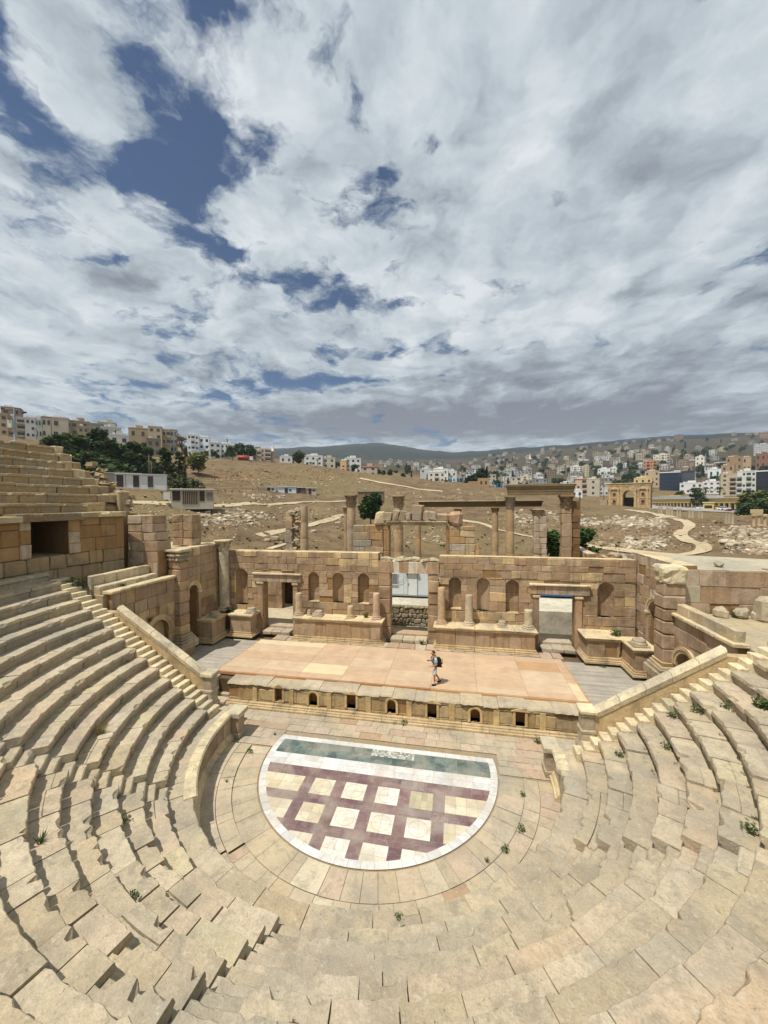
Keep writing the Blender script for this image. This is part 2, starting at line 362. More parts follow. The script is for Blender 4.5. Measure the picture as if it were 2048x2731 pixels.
# ============================================================ THE THEATRE
def row_r(k): return 7.70+0.60*(k-1)
def row_z(k): return 1.62+0.42*(k-1)
NROW = 15
def ring_block(mb, r0, r1, a0, a1, z0, z1, c, wear=1.0, lip=True, r=rnd, loose=1.0):
    w = (a1-a0)*r0; n = max(3, int(w/0.10)); seed = r.uniform(0, 99)
    dr = r.uniform(-.04, .03)*wear*loose; dz = r.uniform(-.025, .02)*wear*loose; tilt = r.uniform(-.018, .018)*wear*loose; bk = r.uniform(-.01, .012)
    chips = [(r.uniform(0, w), r.uniform(.03, .22), r.choice((.02, .03, .05, .08, .14))*wear*r.uniform(.6, 1.2)) for _ in range(int(w*2.2*r.random()+.7))]
    g = 0.004+r.uniform(0, .014)*wear**2; vs = []; fs = []
    for i in range(n+1):
        t = i/n; a = a0+g/r0+(a1-a0-2*g/r0)*t; ca, sa = cos(a), sin(a)
        e = wear*(0.035*abs(noise.noise((seed+t*w*2.2, 0, 0)))+r.uniform(0, .022))
        e += max([d for c0, hw, d in chips if abs(t*w-c0) < hw] or [0])
        if i in (0, n): e += 0.012*wear
        zz = z1+dz+tilt*(t-.5)*w
        rf = r0+dr
        pr = [(r1, zz+bk), (r0+(r1-r0)*.5, zz+.006*noise.noise((seed, t*w*3, 2))), (rf+e+.014, zz-.003), (rf+e*.85+.002, zz-.014-e*.4), (rf+e*.4, zz-.13), (rf+.085, zz-.18), (rf+.11, z0)] if lip else \
             [(r1, zz+bk), (r0+(r1-r0)*.5, zz), (rf+e+.02, zz-.004), (rf+e*.6, zz-.03-e*.3), (rf, z0+(zz-z0)*.5), (rf, z0+.02), (rf, z0)]
        pr.insert(0, (r1, z0)); vs += [(R*ca, R*sa, z) for R, z in pr]
    m = 8
    for i in range(n):
        for k in range(m-1): fs.append((i*m+k, i*m+k+1, (i+1)*m+k+1, (i+1)*m+k))
    fs.append(tuple(range(m))); fs.append(tuple(range(n*m, n*m+m)))
    mb.add(vs, fs, c)
D2R = pi/180
AISLE = [-141*D2R, -92*D2R, -38*D2R]; AW = 0.40             # half width of a radial stair
def row_span(r): return (-pi+math.asin(.48/r), -math.asin(.46/r))
wedge_info = [('pale stone seating wedge on the left beside the stage, shadowed under each row', 'left'),
              ('worn stone seating wedge in the lower left corner between two radial stairs', 'll'),
              ('worn pale stone seating wedge filling the bottom right foreground', 'lr'),
              ('cracked stone seating wedge on the right with weeds growing in its joints', 'right')]
wedges = []
for i, (lab, _) in enumerate(wedge_info):
    amid = [-165*D2R, -116*D2R, -65*D2R, -20*D2R][i]
    wedges.append(thing('seating_wedge', lab, 'stone seating', (8*cos(amid), 8*sin(amid), 1.2), 'curved wedges of stone seats round the orchestra'))
rs = random.Random(5)
for k in range(1, NROW+1):
    r0, z1 = row_r(k), row_z(k); r1 = row_r(k+1)+.10 if k < NROW else 16.75
    lo, hi = row_span(r0)
    cuts = [(lo, AISLE[0]-AW/r0), (AISLE[0]+AW/r0, AISLE[1]-AW/r0), (AISLE[1]+AW/r0, AISLE[2]-AW/r0), (AISLE[2]+AW/r0, hi)]
    
    for wi, (a0, a1) in enumerate(cuts):
        mb = MB(); a = a0
        while a < a1-.02:
            ln = (rs.uniform(.75, 1.8) if wi in (0, 2) else rs.uniform(.6, 1.5))/r0
            if a+ln > a1-.4/r0: ln = a1-a
            c = jit(rs.choice(SEAT), .05, rs)
            if rs.random() < .08: c = jit(S(184, 170, 138), .05, rs)
            if rs.random() < .04: c = jit(S(186, 164, 134), .05, rs)
            wr = (.75, 1.15, .9, 1.15)[wi]*(1.0 if rs.random() < .85 else 1.5); lo_ = (.8, .55, .35, .9)[wi]
            if rs.random() < (.2, .12, .0, .25)[wi]:
                rm_ = r0+rs.uniform(.26, .44); ring_block(mb, r0, rm_, a, a+ln, z1-.46, z1, c, wr, True, rs, lo_)
                a2 = a
                while a2 < a+ln-.005:
                    l2 = min(rs.choice((1, .5, .62))*ln, a+ln-a2); ring_block(mb, rm_+.003, r1, a2, a2+l2, z1-.3, z1+rs.uniform(-.012, .002), jit(c, .04, rs), .10, False, rs, .3); a2 += l2
            else: ring_block(mb, r0, r1, a, a+ln, z1-.46, z1, c, wr, True, rs, lo_)
            a += ln
        mb.build('seat_row', M_seat, wedges[wi])
# walkway on the podium (row 0)
for wi, (a0, a1) in enumerate([(-pi-.03, AISLE[0]), (AISLE[0], AISLE[1]), (AISLE[1], AISLE[2]), (AISLE[2], .03)]):
    mb = MB(); a = a0
    while a < a1-.02:
        ln = rs.uniform(.7, 1.6)/7
        if a+ln > a1-.06: ln = a1-a
        r_in = 6.98 if wi in (0, 3) else 6.95
        ring_block(mb, r_in, 7.82, a, a+ln, .02, 1.19, jit(rs.choice(SEAT), .09, rs), 0.9 if wi else .4, False, rs); a += ln
    mb.build('walkway', M_seat, wedges[wi])
# radial stairs cut into the rows
stair_lab = ['narrow radial stair climbing through the seats at the left', 'narrow radial stair with dark notches descending through the bottom centre seats', 'narrow radial stair with dark notches through the seats at the right']
for si, am in enumerate(AISLE):
    st = thing('radial_stair', stair_lab[si], 'stair', (7.7*cos(am), 7.7*sin(am), 1.2), 'radial stairs between the seating wedges')
    for k in range(1, NROW):
        r0, z1 = row_r(k), row_z(k); w0 = AW/r0
        for (ra, rb, z) in ((r0-.01, r0+.35, z1-.24), (r0+.33, row_r(k+1)+.06, z1)):
            mb = MB(); ring_block(mb, ra, rb, am-w0+.002, am+w0-.002, z-.30, z, jit(rs.choice(SEAT), .08, rs), .5, False, rs); mb.build('step', M_seat, st)
# side stairs by the sloping parapets
for sd_, lab in ((-1, 'straight stair of small stone steps along the left sloping parapet'), (1, 'straight stair of small stone steps along the right sloping parapet')):
    st = thing('side_stair', lab, 'stair', (sd_*7.8, -.2, 1.2), 'straight stairs beside the sloping parapets')
    off = -.15 if sd_ < 0 else 0
    for i in range(28 if sd_ < 0 else 27):
        xa = 7.58+.30*i; z = 1.49+.21*i
        mb = MB(); x0, x1 = sorted((sd_*xa, sd_*(xa+.42)))
        mb.bb(x0, x1, -.50, .24 if sd_ < 0 else .04, z-.5, z+rs.uniform(-.01, .01), jit(S(216, 198, 160), .07, rs), .02, .012); mb.build('step', M_seat, st)
# podium wall round the orchestra
def ring_strip(mb, prof, a0, a1, c, n=40, closed=True):
    vs = []; m = len(prof)
    for i in range(n+1):
        a = a0+(a1-a0)*i/n; vs += [(r_*cos(a), r_*sin(a), z) for r_, z in prof]
    fs = [(i*m+k, i*m+(k+1) % m, (i+1)*m+(k+1) % m, (i+1)*m+k) for i in range(n) for k in range(m)]
    mb.add(vs, fs, c); mb.add(vs[:m], (tuple(range(m)),), c); mb.add(vs[-m:], (tuple(range(m)),), c)
for sgn, a0, a1, lab, broken in ((-1, -pi-.02, -139*D2R, 'curved podium wall with moulded rim on the left of the orchestra', 0), (1, -9*D2R, .03, 'broken stub of the curved podium wall right of the orchestra', 1)):
    t = thing('podium_wall', lab, 'wall', (6.9*cos((a0+a1)/2), 6.9*sin((a0+a1)/2), 0), 'curved podium wall round the orchestra')
    mb = MB(); n = 9 if sgn < 0 else 2
    for i in range(n):
        b0 = a0+(a1-a0)*i/n+.0015; b1 = a0+(a1-a0)*(i+1)/n-.0015
        ring_strip(mb, [(6.965, .28), (6.965, 1.02), (7.2, 1.02), (7.2, .28)], b0, b1, pick(OCHRE+PINK+SEAT), 8)
    mb.build('wall_panel', M_wall, t)
    mb = MB()
    for i in range(n+2):
        b0 = a0+(a1-a0)*i/(n+2)+.0008; b1 = a0+(a1-a0)*(i+1)/(n+2)-.0008
        ring_strip(mb, [(6.95, 1.01), (6.86, 1.09), (6.84, 1.10), (6.84, 1.16), (6.87, 1.16), (6.87, 1.203), (7.25, 1.205), (7.25, 1.01)], b0, b1, jit(S(214, 196, 156), .06), 7)
    mb.build('moulded_rim', M_seat, t)
    mb = MB(); ring_strip(mb, [(6.78, .01), (6.78, .12), (6.84, .14), (6.88, .22), (6.95, .29), (7.1, .29), (7.1, .01)], a0, a1, jit(S(205, 184, 142), .06)); mb.build('base_moulding', M_seat, t)
    mb = MB(); x0, x1 = (-7.15, -6.55) if sgn < 0 else (6.62, 7.15)
    mb.bb(x0, x1, .12, .75, .01, .26, pick(SEAT)); mb.bb(x0+.06, x1-.06, .17, .7, .25, 1.0, pick(PINK)); mb.bb(x0-.05, x1+.05, .08, .9, 1.0, 1.215, jit(S(220, 204, 168), .04)); mb.bb(*((-8.1, -7.0) if sgn < 0 else (7.0, 8.0)), .0, .86, .01, 1.19, pick(SEAT))
    mb.build('end_pedestal', M_seat, t)
# sloping parapets with pedestals
def parapet(sg, x0, z0, x1, z1, y0, lab):
    t = thing('sloping_parapet', lab, 'parapet', (x0, y0+.2, 1.2), 'sloping stone parapets at the ends of the seating')
    y1 = y0+.37; mb = MB(); n = 5
    for i in range(n):
        a, b = i/n+.002, (i+1)/n-.002
        xa, xb = x0+(x1-x0)*a, x0+(x1-x0)*b; za, zb = z0+(z1-z0)*a, z0+(z1-z0)*b
        sec = [(y0-.02, -.26), (y0-.05, -.05), (y0+.06, .05), (y1-.06, .05), (y1+.05, -.05), (y1+.02, -.26)]
        m = len(sec); dd = rnd.uniform(-.012, .012)
        vs = [(xa, y, za+h+dd) for y, h in sec]+[(xb, y, zb+h+dd) for y, h in sec]
        mb.add(vs, [tuple(range(m)), tuple(range(m, 2*m))]+[(k, (k+1) % m, m+(k+1) % m, m+k) for k in range(m)], jit(S(206, 190, 156), .07))
    mb.build('rail', M_seat, t)
    mb = MB(); mb.prism([(x0, y0+.01, .02), (x1+sg*.98, y0+.01, .02), (x1+sg*.98, y0+.01, z1-.27), (x1, y0+.01, z1-.27), (x0, y0+.01, z0-.25)], (0, y1-y0-.02, 0), jit(S(190, 166, 126), .04)); mb.build('wall', M_wall, t)
    mb = MB(); px = x0-sg*.22; yc = y0+.19
    def pb(w, za, zb, c, b=.02): mb.bb(px-w, px+w, yc-w*1.05, yc+w*1.05, za, zb, c, b)
    pb(.27, .02, 1.5, pick(PINK)); pb(.31, 1.2, 1.42, pick(SEAT)); pb(.24, 1.41, 2.0, pick(SEAT)); pb(.27, 1.99, 2.12, pick(SEAT)); pb(.22, 2.11, 2.64, pick(SEAT)); pb(.26, 2.63, 2.75, pick(SEAT)); pb(.31, 2.74, 2.9, jit(S(214, 198, 160), .04), .03)
    mb.build('pedestal', M_seat, t)
parapet(-1, -8.42, 2.86, -13.05, 5.76, .25, 'long sloping stone parapet left of the stage')
parapet(1, 8.36, 2.82, 12.68, 5.52, .05, 'long sloping stone parapet right of the stage')

# ------------------------------------------------------------ orchestra floor and marble
mb = MB(); mb.box(-9.6, 9.4, -7.2, 3.1, -.3, -.03, S(150, 130, 98)); ro = random.Random(3)
for ra, rb, dz in ((4.86, 5.74, 0), (5.76, 6.28, .0), (6.30, 6.98, .0)):
    a = -pi+.02
    while a < -.02:
        ln = ro.uniform(.32, .85)/ra
        if a+ln > -.1: ln = -.02-a
        up = (.06 if ra > 5.7 and a < -130*D2R else 0)+ro.uniform(-.006, .006)
        n = 5; vs = []; g = .006/ra
        for i in range(n+1):
            b = a+g+(ln-2*g)*i/n; vs += [((ra)*cos(b), ra*sin(b), up), (rb*cos(b), rb*sin(b), up), (ra*cos(b), ra*sin(b), -.04)]
        fs = []
        for i in range(n): fs += [(3*i, 3*i+1, 3*i+4, 3*i+3), (3*i, 3*i+3, 3*i+5, 3*i+2)]
        c = jit(ro.choice(SEAT), .05, ro)
        if ro.random() < .12: c = jit(ro.choice(PINK), .04, ro)
        if ro.random() < .03: c = S(196, 184, 156)
        mb.add(vs, fs, c); a += ln
y = 0.0
while y < 2.95:
    h = ro.choice((.42, .5, .36)); x = -8.6
    while x < 8.6:
        w = ro.uniform(.5, 1.1); x1 = min(x+w, 8.6); y1 = min(y+h, 3.0)
        inn = y < .93
        segs = [(x, x1)]
        if inn:
            segs = []
            if x < -4.72: segs.append((x, min(x1, -4.72)))
            if x1 > 4.9: segs.append((max(x, 4.9), x1))
        for sa_, sb_ in segs:
            if sb_-sa_ < .05: continue
            z = ro.uniform(-.006, .006); mb.add([(sa_+.006, y+.006, z), (sb_-.006, y+.006, z), (sb_-.006, y1-.006, z), (sa_+.006, y1-.006, z)], ((0, 1, 2, 3),), jit(ro.choice(PINK+SEAT), .05, ro))
        x = x1
    y += h
tag(mb.build('orchestra_paving', M_pave), kind='structure')
# marble half disc
mr = MB(); rm = random.Random(9)
RO, RI, YT = 4.80, 4.54, 0.89
def clip(poly, inside, cut):
    out = []
    for i in range(len(poly)):
        a, b = poly[i], poly[(i+1) % len(poly)]
        if inside(a):
            out.append(a)
            if not inside(b): out.append(cut(a, b))
        elif inside(b): out.append(cut(a, b))
    return out
DISC = [((RI)*cos(-a), RI*sin(-a)) for a in [i*pi/48 for i in range(-8, 57)]]
def tile(x0, x1, y0, y1, c, z=.006):
    poly = [(x0, y0), (x1, y0), (x1, y1), (x0, y1)]
    for i in range(len(DISC)):
        a, b = DISC[i], DISC[(i+1) % len(DISC)]
        if i == len(DISC)-1: break
        s = lambda q: (b[0]-a[0])*(q[1]-a[1])-(b[1]-a[1])*(q[0]-a[0])
        def cut(p_, q_):
            u, v = s(p_), s(q_); t = u/(u-v); return (p_[0]+(q_[0]-p_[0])*t, p_[1]+(q_[1]-p_[1])*t)
        poly = clip(poly, lambda q: s(q) <= 0, cut)
        if len(poly) < 3: return
    mr.add([(q[0], q[1], z) for q in poly], (tuple(range(len(poly))),), c)
def tiles(x0, x1, y0, y1, cols, sx_, sy_, g=.004):
    nx = max(1, round((x1-x0)/sx_)); ny = max(1, round((y1-y0)/sy_))
    for i in range(nx):
        for j in range(ny):
            tile(x0+(x1-x0)*i/nx+g, x0+(x1-x0)*(i+1)/nx-g, y0+(y1-y0)*j/ny+g, y0+(y1-y0)*(j+1)/ny-g, jit(rm.choice(cols), .08, rm))
WHITE = [S(208, 205, 198), S(198, 196, 190), S(214, 211, 204)]; CREAM = [S(206, 192, 160), S(200, 184, 148), S(210, 198, 170), S(196, 180, 150)]
MAROON = [S(112, 84, 84), S(122, 94, 92), S(104, 78, 80)]; GREEN = [S(72, 92, 88), S(62, 82, 78), S(86, 106, 100)]; GREY = [S(150, 140, 126), S(160, 150, 130)]
tiles(-4.6, 4.6, .60, .89, WHITE, .6, .3)
tiles(-4.6, -.38, -.28, .60, GREEN, .45, .44); tiles(1.46, 4.56, -.28, .60, GREEN, .45, .44); tiles(-.38, 1.46, -.28, .17, GREEN, .45, .44); tiles(-.38, 1.46, .17, .60, [S(176, 176, 164), S(120, 122, 110), S(200, 198, 186), S(146, 148, 138)], .09, .09, .003)
tiles(-4.6, 4.6, -.97, -.28, WHITE, .75, .35)
X = [-2.22+1.254*i for i in range(5)]; Y = [-1.49-1.209*j for j in range(3)]
tiles(-4.6, 4.6, -1.49, -.97, MAROON, .85, .27)
for j in range(2): tiles(-4.6, 4.6, Y[j]-1.209, Y[j]-.80, MAROON, .84, .21)
for j in range(3):
    y1 = Y[j]; y0 = Y[j]-.80 if j < 2 else -4.7
    xs = [(-4.7, X[0]-.418)] + [(X[i], X[i]+.836) for i in range(4)] + [(X[4], 4.7)]
    for i, (a, b) in enumerate(xs):
        cs = CREAM if i in (0, 1, 5) else [S(212, 205, 186), S(208, 198, 172), S(218, 212, 198)]
        if (i, j) == (4, 0): cs = [S(176, 166, 128), S(186, 174, 140), S(166, 158, 126)]
        tiles(a, b, y0, y1, cs, .418 if (i, j) != (4, 0) else .2, .40)
    for i in range(5): tiles(X[i]-.418, X[i], y0, y1, MAROON if not (i == 3 and j == 0 and False) else GREY, .42, .8)
# grey repairs set a little proud
for (x0, x1, y0, y1) in ((1.12, 2.0, -1.45, -1.02), (1.2, 2.35, -2.62, -2.32), (2.4, 2.78, -2.3, -1.5)): 
    nx = 4
    for i in range(nx): tile(x0+(x1-x0)*i/nx, x0+(x1-x0)*(i+1)/nx-.004, y0, y1, jit(S(134, 116, 112), .1, rm), .010)
for i in range(4):
    for j in range(2):
        cx_, cy_ = X[i]+.418, Y[j]-.40; n = 28; vs = []
        for k in range(n):
            a = 2*pi*k/n; vs += [(cx_+.33*cos(a), cy_+.33*sin(a), .0095), (cx_+.315*cos(a), cy_+.315*sin(a), .0095)]
        mr.add(vs, [(2*k, 2*k+1, (2*k+3) % (2*n), (2*k+2) % (2*n)) for k in range(n)], S(176, 162, 132))
# white border ring
n = 40; aS = math.asin(YT/RO); 
for k in range(n):
    a0 = aS-(pi+2*aS)*k/n; a1 = aS-(pi+2*aS)*(k+1)/n; g = .0012
    vs = []
    for t in range(4):
        a = a0-g+(a1-a0+2*g)*t/3; vs += [(RI*cos(a), RI*sin(a), .007), (RO*cos(a), RO*sin(a), .007)]
    mr.add(vs, [(2*t, 2*t+1, 2*t+3, 2*t+2) for t in range(3)], jit(rm.choice(WHITE), .05, rm))
for sg in (-1, 1): mr.add([(sg*4.47, .60, .0075), (sg*4.70, .60, .0075), (sg*4.70, .89, .0075), (sg*4.47, .89, .0075)], ((0, 1, 2, 3),), WHITE[0])
mr.add([(q[0], q[1], .002) for q in [(RO*cos(aS-(pi+2*aS)*k/60), RO*sin(aS-(pi+2*aS)*k/60)) for k in range(61)]], (tuple(range(61)),), S(150, 140, 124))
tag(mr.build('marble_floor', M_marble), kind='structure')

# ------------------------------------------------------------ ashlar walls
def ashlar(mb, O, U, Nn, L_, z0, z1, holes, pal, ch=(.42, .58), bl=(.55, 1.25), thick=.6, r=rnd, bev=.015, proud=.02, top_rough=0.0, core=True):
    """coursed stone wall: face along U from O, outward normal Nn, rectangular gaps (u0,u1,za,zb)"""
    U = Vector((U[0], U[1], 0)); Nn = Vector((Nn[0], Nn[1], 0)); O = Vector((O[0], O[1], 0))
    zs = sorted({z0, z1}|{z for h in holes for z in h[2:4] if z0 < z < z1}); courses = []
    for a, b in zip(zs, zs[1:]):
        n = max(1, round((b-a)/r.uniform(*ch))); cut = [a+(b-a)*(i+(r.uniform(-.12, .12) if 0 < i < n else 0))/n for i in range(n+1)]; courses += list(zip(cut, cut[1:]))
    for a, b in courses:
        m = (a+b)/2; free = [(0, L_)]
        for h in holes:
            if h[2] < m < h[3]:
                nf = []
                for (p0, p1) in free:
                    if h[1] <= p0 or h[0] >= p1: nf.append((p0, p1)); continue
                    if h[0] > p0: nf.append((p0, h[0]))
                    if h[1] < p1: nf.append((h[1], p1))
                free = nf
        for p0, p1 in free:
            if p1-p0 < .03: continue
            if core:
                o = O+U*(p0+.01)-Nn*thick; q = [o, o+U*(p1-p0-.02), o+U*(p1-p0-.02)+Nn*(thick-.03), o+Nn*(thick-.03)]
                mb.prism([(v.x, v.y, a) for v in q], (0, 0, b-a), jit(S(150, 118, 78), .05, r))
            u = p0+.0
            first = True
            while u < p1-.01:
                w = r.uniform(*bl)*(r.uniform(.5, 1) if first else 1); first = False
                if u+w > p1-.3: w = p1-u
                d = r.uniform(-.3, 1)*proud*1.5-(.04 if r.random() < .10 else 0); g = r.uniform(.002, .006)
                tp = r.uniform(0, top_rough) if b > z1-.01 else 0
                o = O+U*(u+g)+Nn*(d-.12); 
                mb.block((o.x, o.y, a+g), U*(w-2*g), Nn*.12, (0, 0, b-a-2*g-tp), jit(r.choice(pal), .06, r), bev*r.uniform(.5, 2.0), .011, r)
                u += w
def arch_fill(mb, O, U, Nn, u0, u1, zt, depth, c, d0=.015, n=14):
    """the two spandrels between a round arch and its square gap, with the soffit"""
    U = Vector((U[0], U[1], 0)); Nn = Vector((Nn[0], Nn[1], 0)); O = Vector((O[0], O[1], 0)); r_ = (u1-u0)/2; uc = (u0+u1)/2; zs = zt-r_
    P = lambda u, z, d: tuple(O+U*u+Nn*d+Vector((0, 0, z)))
    arc = [(uc-r_*cos(pi*i/n), zs+r_*sin(pi*i/n)) for i in range(n+1)]; h = n//2
    vs = [P(u, z, d0) for u, z in arc]+[P(u, z, -depth) for u, z in arc]+[P(u0, zt+.001, d0), P(u1, zt+.001, d0)]
    mb.add(vs, [(i, i+1, 2*n+2) for i in range(h)]+[(i, i+1, 2*n+3) for i in range(h, n)]+[(i, i+1, n+2+i, n+1+i) for i in range(n)], c)
    mb.quad(P(u0, zt, d0), P(u1, zt, d0), P(u1, zt, -depth), P(u0, zt, -depth), c)
def arch_band(mb, O, U, Nn, uc, zs, r0, r1, d0, d1, c, n=16):
    """raised moulded band round an arch, in voussoirs"""
    U = Vector((U[0], U[1], 0)); Nn = Vector((Nn[0], Nn[1], 0)); O = Vector((O[0], O[1], 0))
    P = lambda u, z, d: tuple(O+U*u+Nn*d+Vector((0, 0, z)))
    for ra, rb, dd in ((r0, r0+(r1-r0)*.55, d1*.6), (r0+(r1-r0)*.5, r1, d1)):
        for i in range(n):
            a0, a1 = pi*i/n, pi*(i+1)/n; vs = []
            for a in (a0, a1):
                for R, d in ((ra, d0), (ra, dd), (rb, dd), (rb, d0)): vs.append(P(uc-R*cos(a), zs+R*sin(a), d))
            mb.add(vs, ((0, 1, 5, 4), (1, 2, 6, 5), (2, 3, 7, 6)) + (((0, 1, 2, 3),) if i == 0 else ())+(((4, 5, 6, 7),) if i == n-1 else ()), c)
def apse(mb, O, U, Nn, u0, u1, zb, zt, c, n=10):
    U = Vector((U[0], U[1], 0)); Nn = Vector((Nn[0], Nn[1], 0)); O = Vector((O[0], O[1], 0)); r_ = (u1-u0)/2; uc = (u0+u1)/2; zs = zt-r_
    P = lambda u, z, d: tuple(O+U*u+Nn*d+Vector((0, 0, z)))
    lev = [(1, zb), (1, zs)]+[(cos(pi/2*j/6), zs+r_*sin(pi/2*j/6)) for j in range(1, 7)]
    vs = [P(uc-r_*k*cos(pi*i/n), z, -r_*k*sin(pi*i/n)) for k, z in lev for i in range(n+1)]
    m = n+1; mb.add(vs, [(j*m+i, j*m+i+1, (j+1)*m+i+1, (j+1)*m+i) for j in range(len(lev)-1) for i in range(n)], c, True)
    mb.add([P(uc-r_*cos(pi*i/n), zb, -r_*sin(pi*i/n)) for i in range(n+1)], (tuple(range(m)),), jit(S(205, 180, 135), .05))
def niche(parent, O, U, Nn, u0, u1, zb, zt, curved, depth=.42):
    mb = MB(); c = pick(OCHRE, .06)
    arch_fill(mb, O, U, Nn, u0, u1, zt, .02 if curved else depth, pick(OCHRE, .06))
    if curved: apse(mb, O, U, Nn, u0+.005, u1-.005, zb, zt-.005, c)
    else:
        U3 = Vector((U[0], U[1], 0)); N3 = Vector((Nn[0], Nn[1], 0)); O3 = Vector((O[0], O[1], 0))
        z = zb; 
        while z < zt:
            h = min(rnd.uniform(.4, .7), zt-z+.02)
            mb.block(O3+U3*(u0-.05)-N3*(depth+.15)+Vector((0, 0, z+.004)), U3*(u1-u0+.1), N3*.15, (0, 0, h-.008), pick(OCHRE, .08), .01, .004); z += h
        mb.prism([tuple(O3+U3*a-N3*d+Vector((0, 0, zb-.03))) for a, d in ((u0, depth+.05), (u1, depth+.05), (u1, -.03), (u0, -.03))], (0, 0, .05), jit(S(206, 182, 138), .05))
    return mb.build('niche', M_wall, parent)

# ------------------------------------------------------------ stage: pulpitum, wooden floor, plank decks
t = thing('stage_front', 'low stone stage front with small rectangular and round-headed niches facing the orchestra', 'stage front wall', (0, 3, 0))
mb = MB(); x0, xL = -8.9, 17.7
nx = [(-6.21, -5.79, .33, 1.05, 0), (-4.31, -3.84, .32, .98, 1), (-2.26, -1.79, .36, 1.07, 0), (-.18, .26, .32, .99, 1), (1.82, 2.27, .28, 1.0, 0), (3.87, 4.32, .29, .93, 1), (5.93, 6.36, .31, 1.0, 0)]
ashlar(mb, (x0, 2.98), (1, 0), (0, -1), xL, .22, 1.06, [(a-x0, b-x0, c, d) for a, b, c, d, _ in nx], [S(172, 148, 108), S(178, 155, 116), S(166, 140, 98), S(182, 162, 126)], (.4, .85), (.5, 1.3), .5)
for i in range(8):                                            # flat pilasters
    px = -7.35+i*2.07; mb.bb(px-.13, px+.13, 2.93, 3.02, .24, 1.05, pick([S(204, 178, 128), S(196, 166, 116)]), .01)
mb.build('wall', M_wall, t)
for a, b, c, d, k in nx:
    m2 = MB(); O, U_, Nn = (x0, 2.98), (1, 0), (0, -1)
    if k:
        arch_fill(m2, O, U_, Nn, a-x0, b-x0, d, .4, pick(OCHRE)); arch_band(m2, O, U_, Nn, (a+b)/2-x0, d-(b-a)/2, (b-a)/2, (b-a)/2+.12, 0, .06, S(206, 178, 128))
        for xx in (a-.12, b): m2.bb(xx, xx+.12, 2.93, 3.0, c, d-.22, S(202, 174, 124), .006, .003)
    else:
        for xx in (a-.11, b): m2.bb(xx, xx+.11, 2.93, 3.0, c, d, S(202, 174, 124), .006, .003)
        m2.prism([(a-.2, 2.90, d+.03), (b+.2, 2.90, d+.03), ((a+b)/2, 2.90, d+.2)], (0, .1, 0), S(206, 180, 130))
    m2.box(a-.06, b+.06, 3.36, 3.5, c-.1, d+.1, S(150, 112, 66)); m2.box(a-.03, b+.03, 2.97, 3.4, c-.06, c, S(190, 160, 110))
    m2.build('niche', M_wall, t)
mb = MB(); x = -8.95
while x < 8.8:
    w = rnd.uniform(.9, 1.6); xe = min(x+w, 8.85)
    for (ya, yb, za, zb) in ((2.62, 3.1, .0, .10), (2.72, 3.1, .09, .17), (2.82, 3.1, .16, .25)): mb.bb(x+.004, xe-.004, ya, yb, za, zb, jit(S(190, 168, 130), .06), .012, .005)
    x = xe
mb.build('base_moulding', M_wall, t)
mb = MB(); x = -8.95
while x < 8.8:                                                # broken cornice ledge
    w = rnd.uniform(.6, 1.3); xe = min(x+w, 8.85); n = max(3, int(w/.12)); vs = []; sd0 = rnd.uniform(0, 50)
    zt = 1.24+rnd.uniform(-.04, .03); out = rnd.choice((.0, .04, .08, .13))
    for i in range(n+1):
        xx = x+.005+(xe-x-.01)*i/n; e = out*(.6+.8*noise.noise((sd0+xx*3, 1, 0)))+.03*noise.noise((xx*9, 4, 0)); dz = .05*noise.noise((xx*4, sd0, 3))
        vs += [(xx, 3.85, zt), (xx, 3.25, zt+dz*.6), (xx, 2.98-e*.5, zt-.03+dz), (xx, 2.94-e, zt-.10+dz), (xx, 2.97-e*.35, zt-.16), (xx, 3.02, 1.03)]
    m = 6; mb.add(vs, [(i*m+k, i*m+k+1, (i+1)*m+k+1, (i+1)*m+k) for i in range(n) for k in range(m-1)]+[tuple(range(m)), tuple(range(n*m, n*m+m))], jit(rnd.choice(SEAT), .06)); x = xe
mb.build('broken_cornice', M_pave, t)
t = thing('wooden_stage', 'plywood-covered wooden stage floor of tan panels with a few pale new ones', 'stage floor', (-.4, 6.3, 1.3))
XS = [-10.15, -7.83, -5.36, -2.92, -.50, 1.91, 4.25, 6.68, 8.92, 9.38]; YS = [3.86, 4.46, 5.67, 6.85, 8.06, 8.78]
pale = {(0, 4), (1, 4), (2, 1), (8, 1), (8, 0)}; mid = {(0, 1), (0, 3), (1, 3), (3, 2), (4, 1), (7, 1), (6, 0), (7, 2), (1, 1)}
for i in range(9):
    for j in range(5):
        c = jit(S(184, 157, 127), .06)
        if (i, j) in mid: c = jit(S(190, 166, 136), .04)
        if (i, j) in pale: c = jit(S(204, 185, 148), .03)
        if (i, j) == (7, 3): c = S(176, 142, 106)
        mb = MB(); z = 1.325+rnd.uniform(-.004, .004); mb.block((XS[i]+.004, YS[j]+.004, 1.30), (XS[i+1]-XS[i]-.008, 0, 0), (0, YS[j+1]-YS[j]-.008, 0), (0, 0, z-1.30), c, .004, .001)
        mb.build('floor_panel', M_ply, t, 'pale new plywood floor panel' if (i, j) in pale else None)
mb = MB(); mb.bb(-10.2, -5.3, 3.78, 3.85, 1.15, 1.31, S(176, 132, 92), .005, .002); mb.bb(-5.29, 1.9, 3.78, 3.85, 1.15, 1.31, S(168, 124, 84), .005, .002); mb.bb(1.91, 9.4, 3.78, 3.85, 1.15, 1.31, S(184, 142, 98), .005, .002); mb.bb(-10.23, -10.16, 3.86, 8.8, 1.12, 1.31, S(178, 134, 92), .005, .002); mb.bb(9.39, 9.46, 3.86, 8.3, 1.12, 1.31, S(186, 142, 100), .005, .002); mb.build('edge_board', M_ply, t)
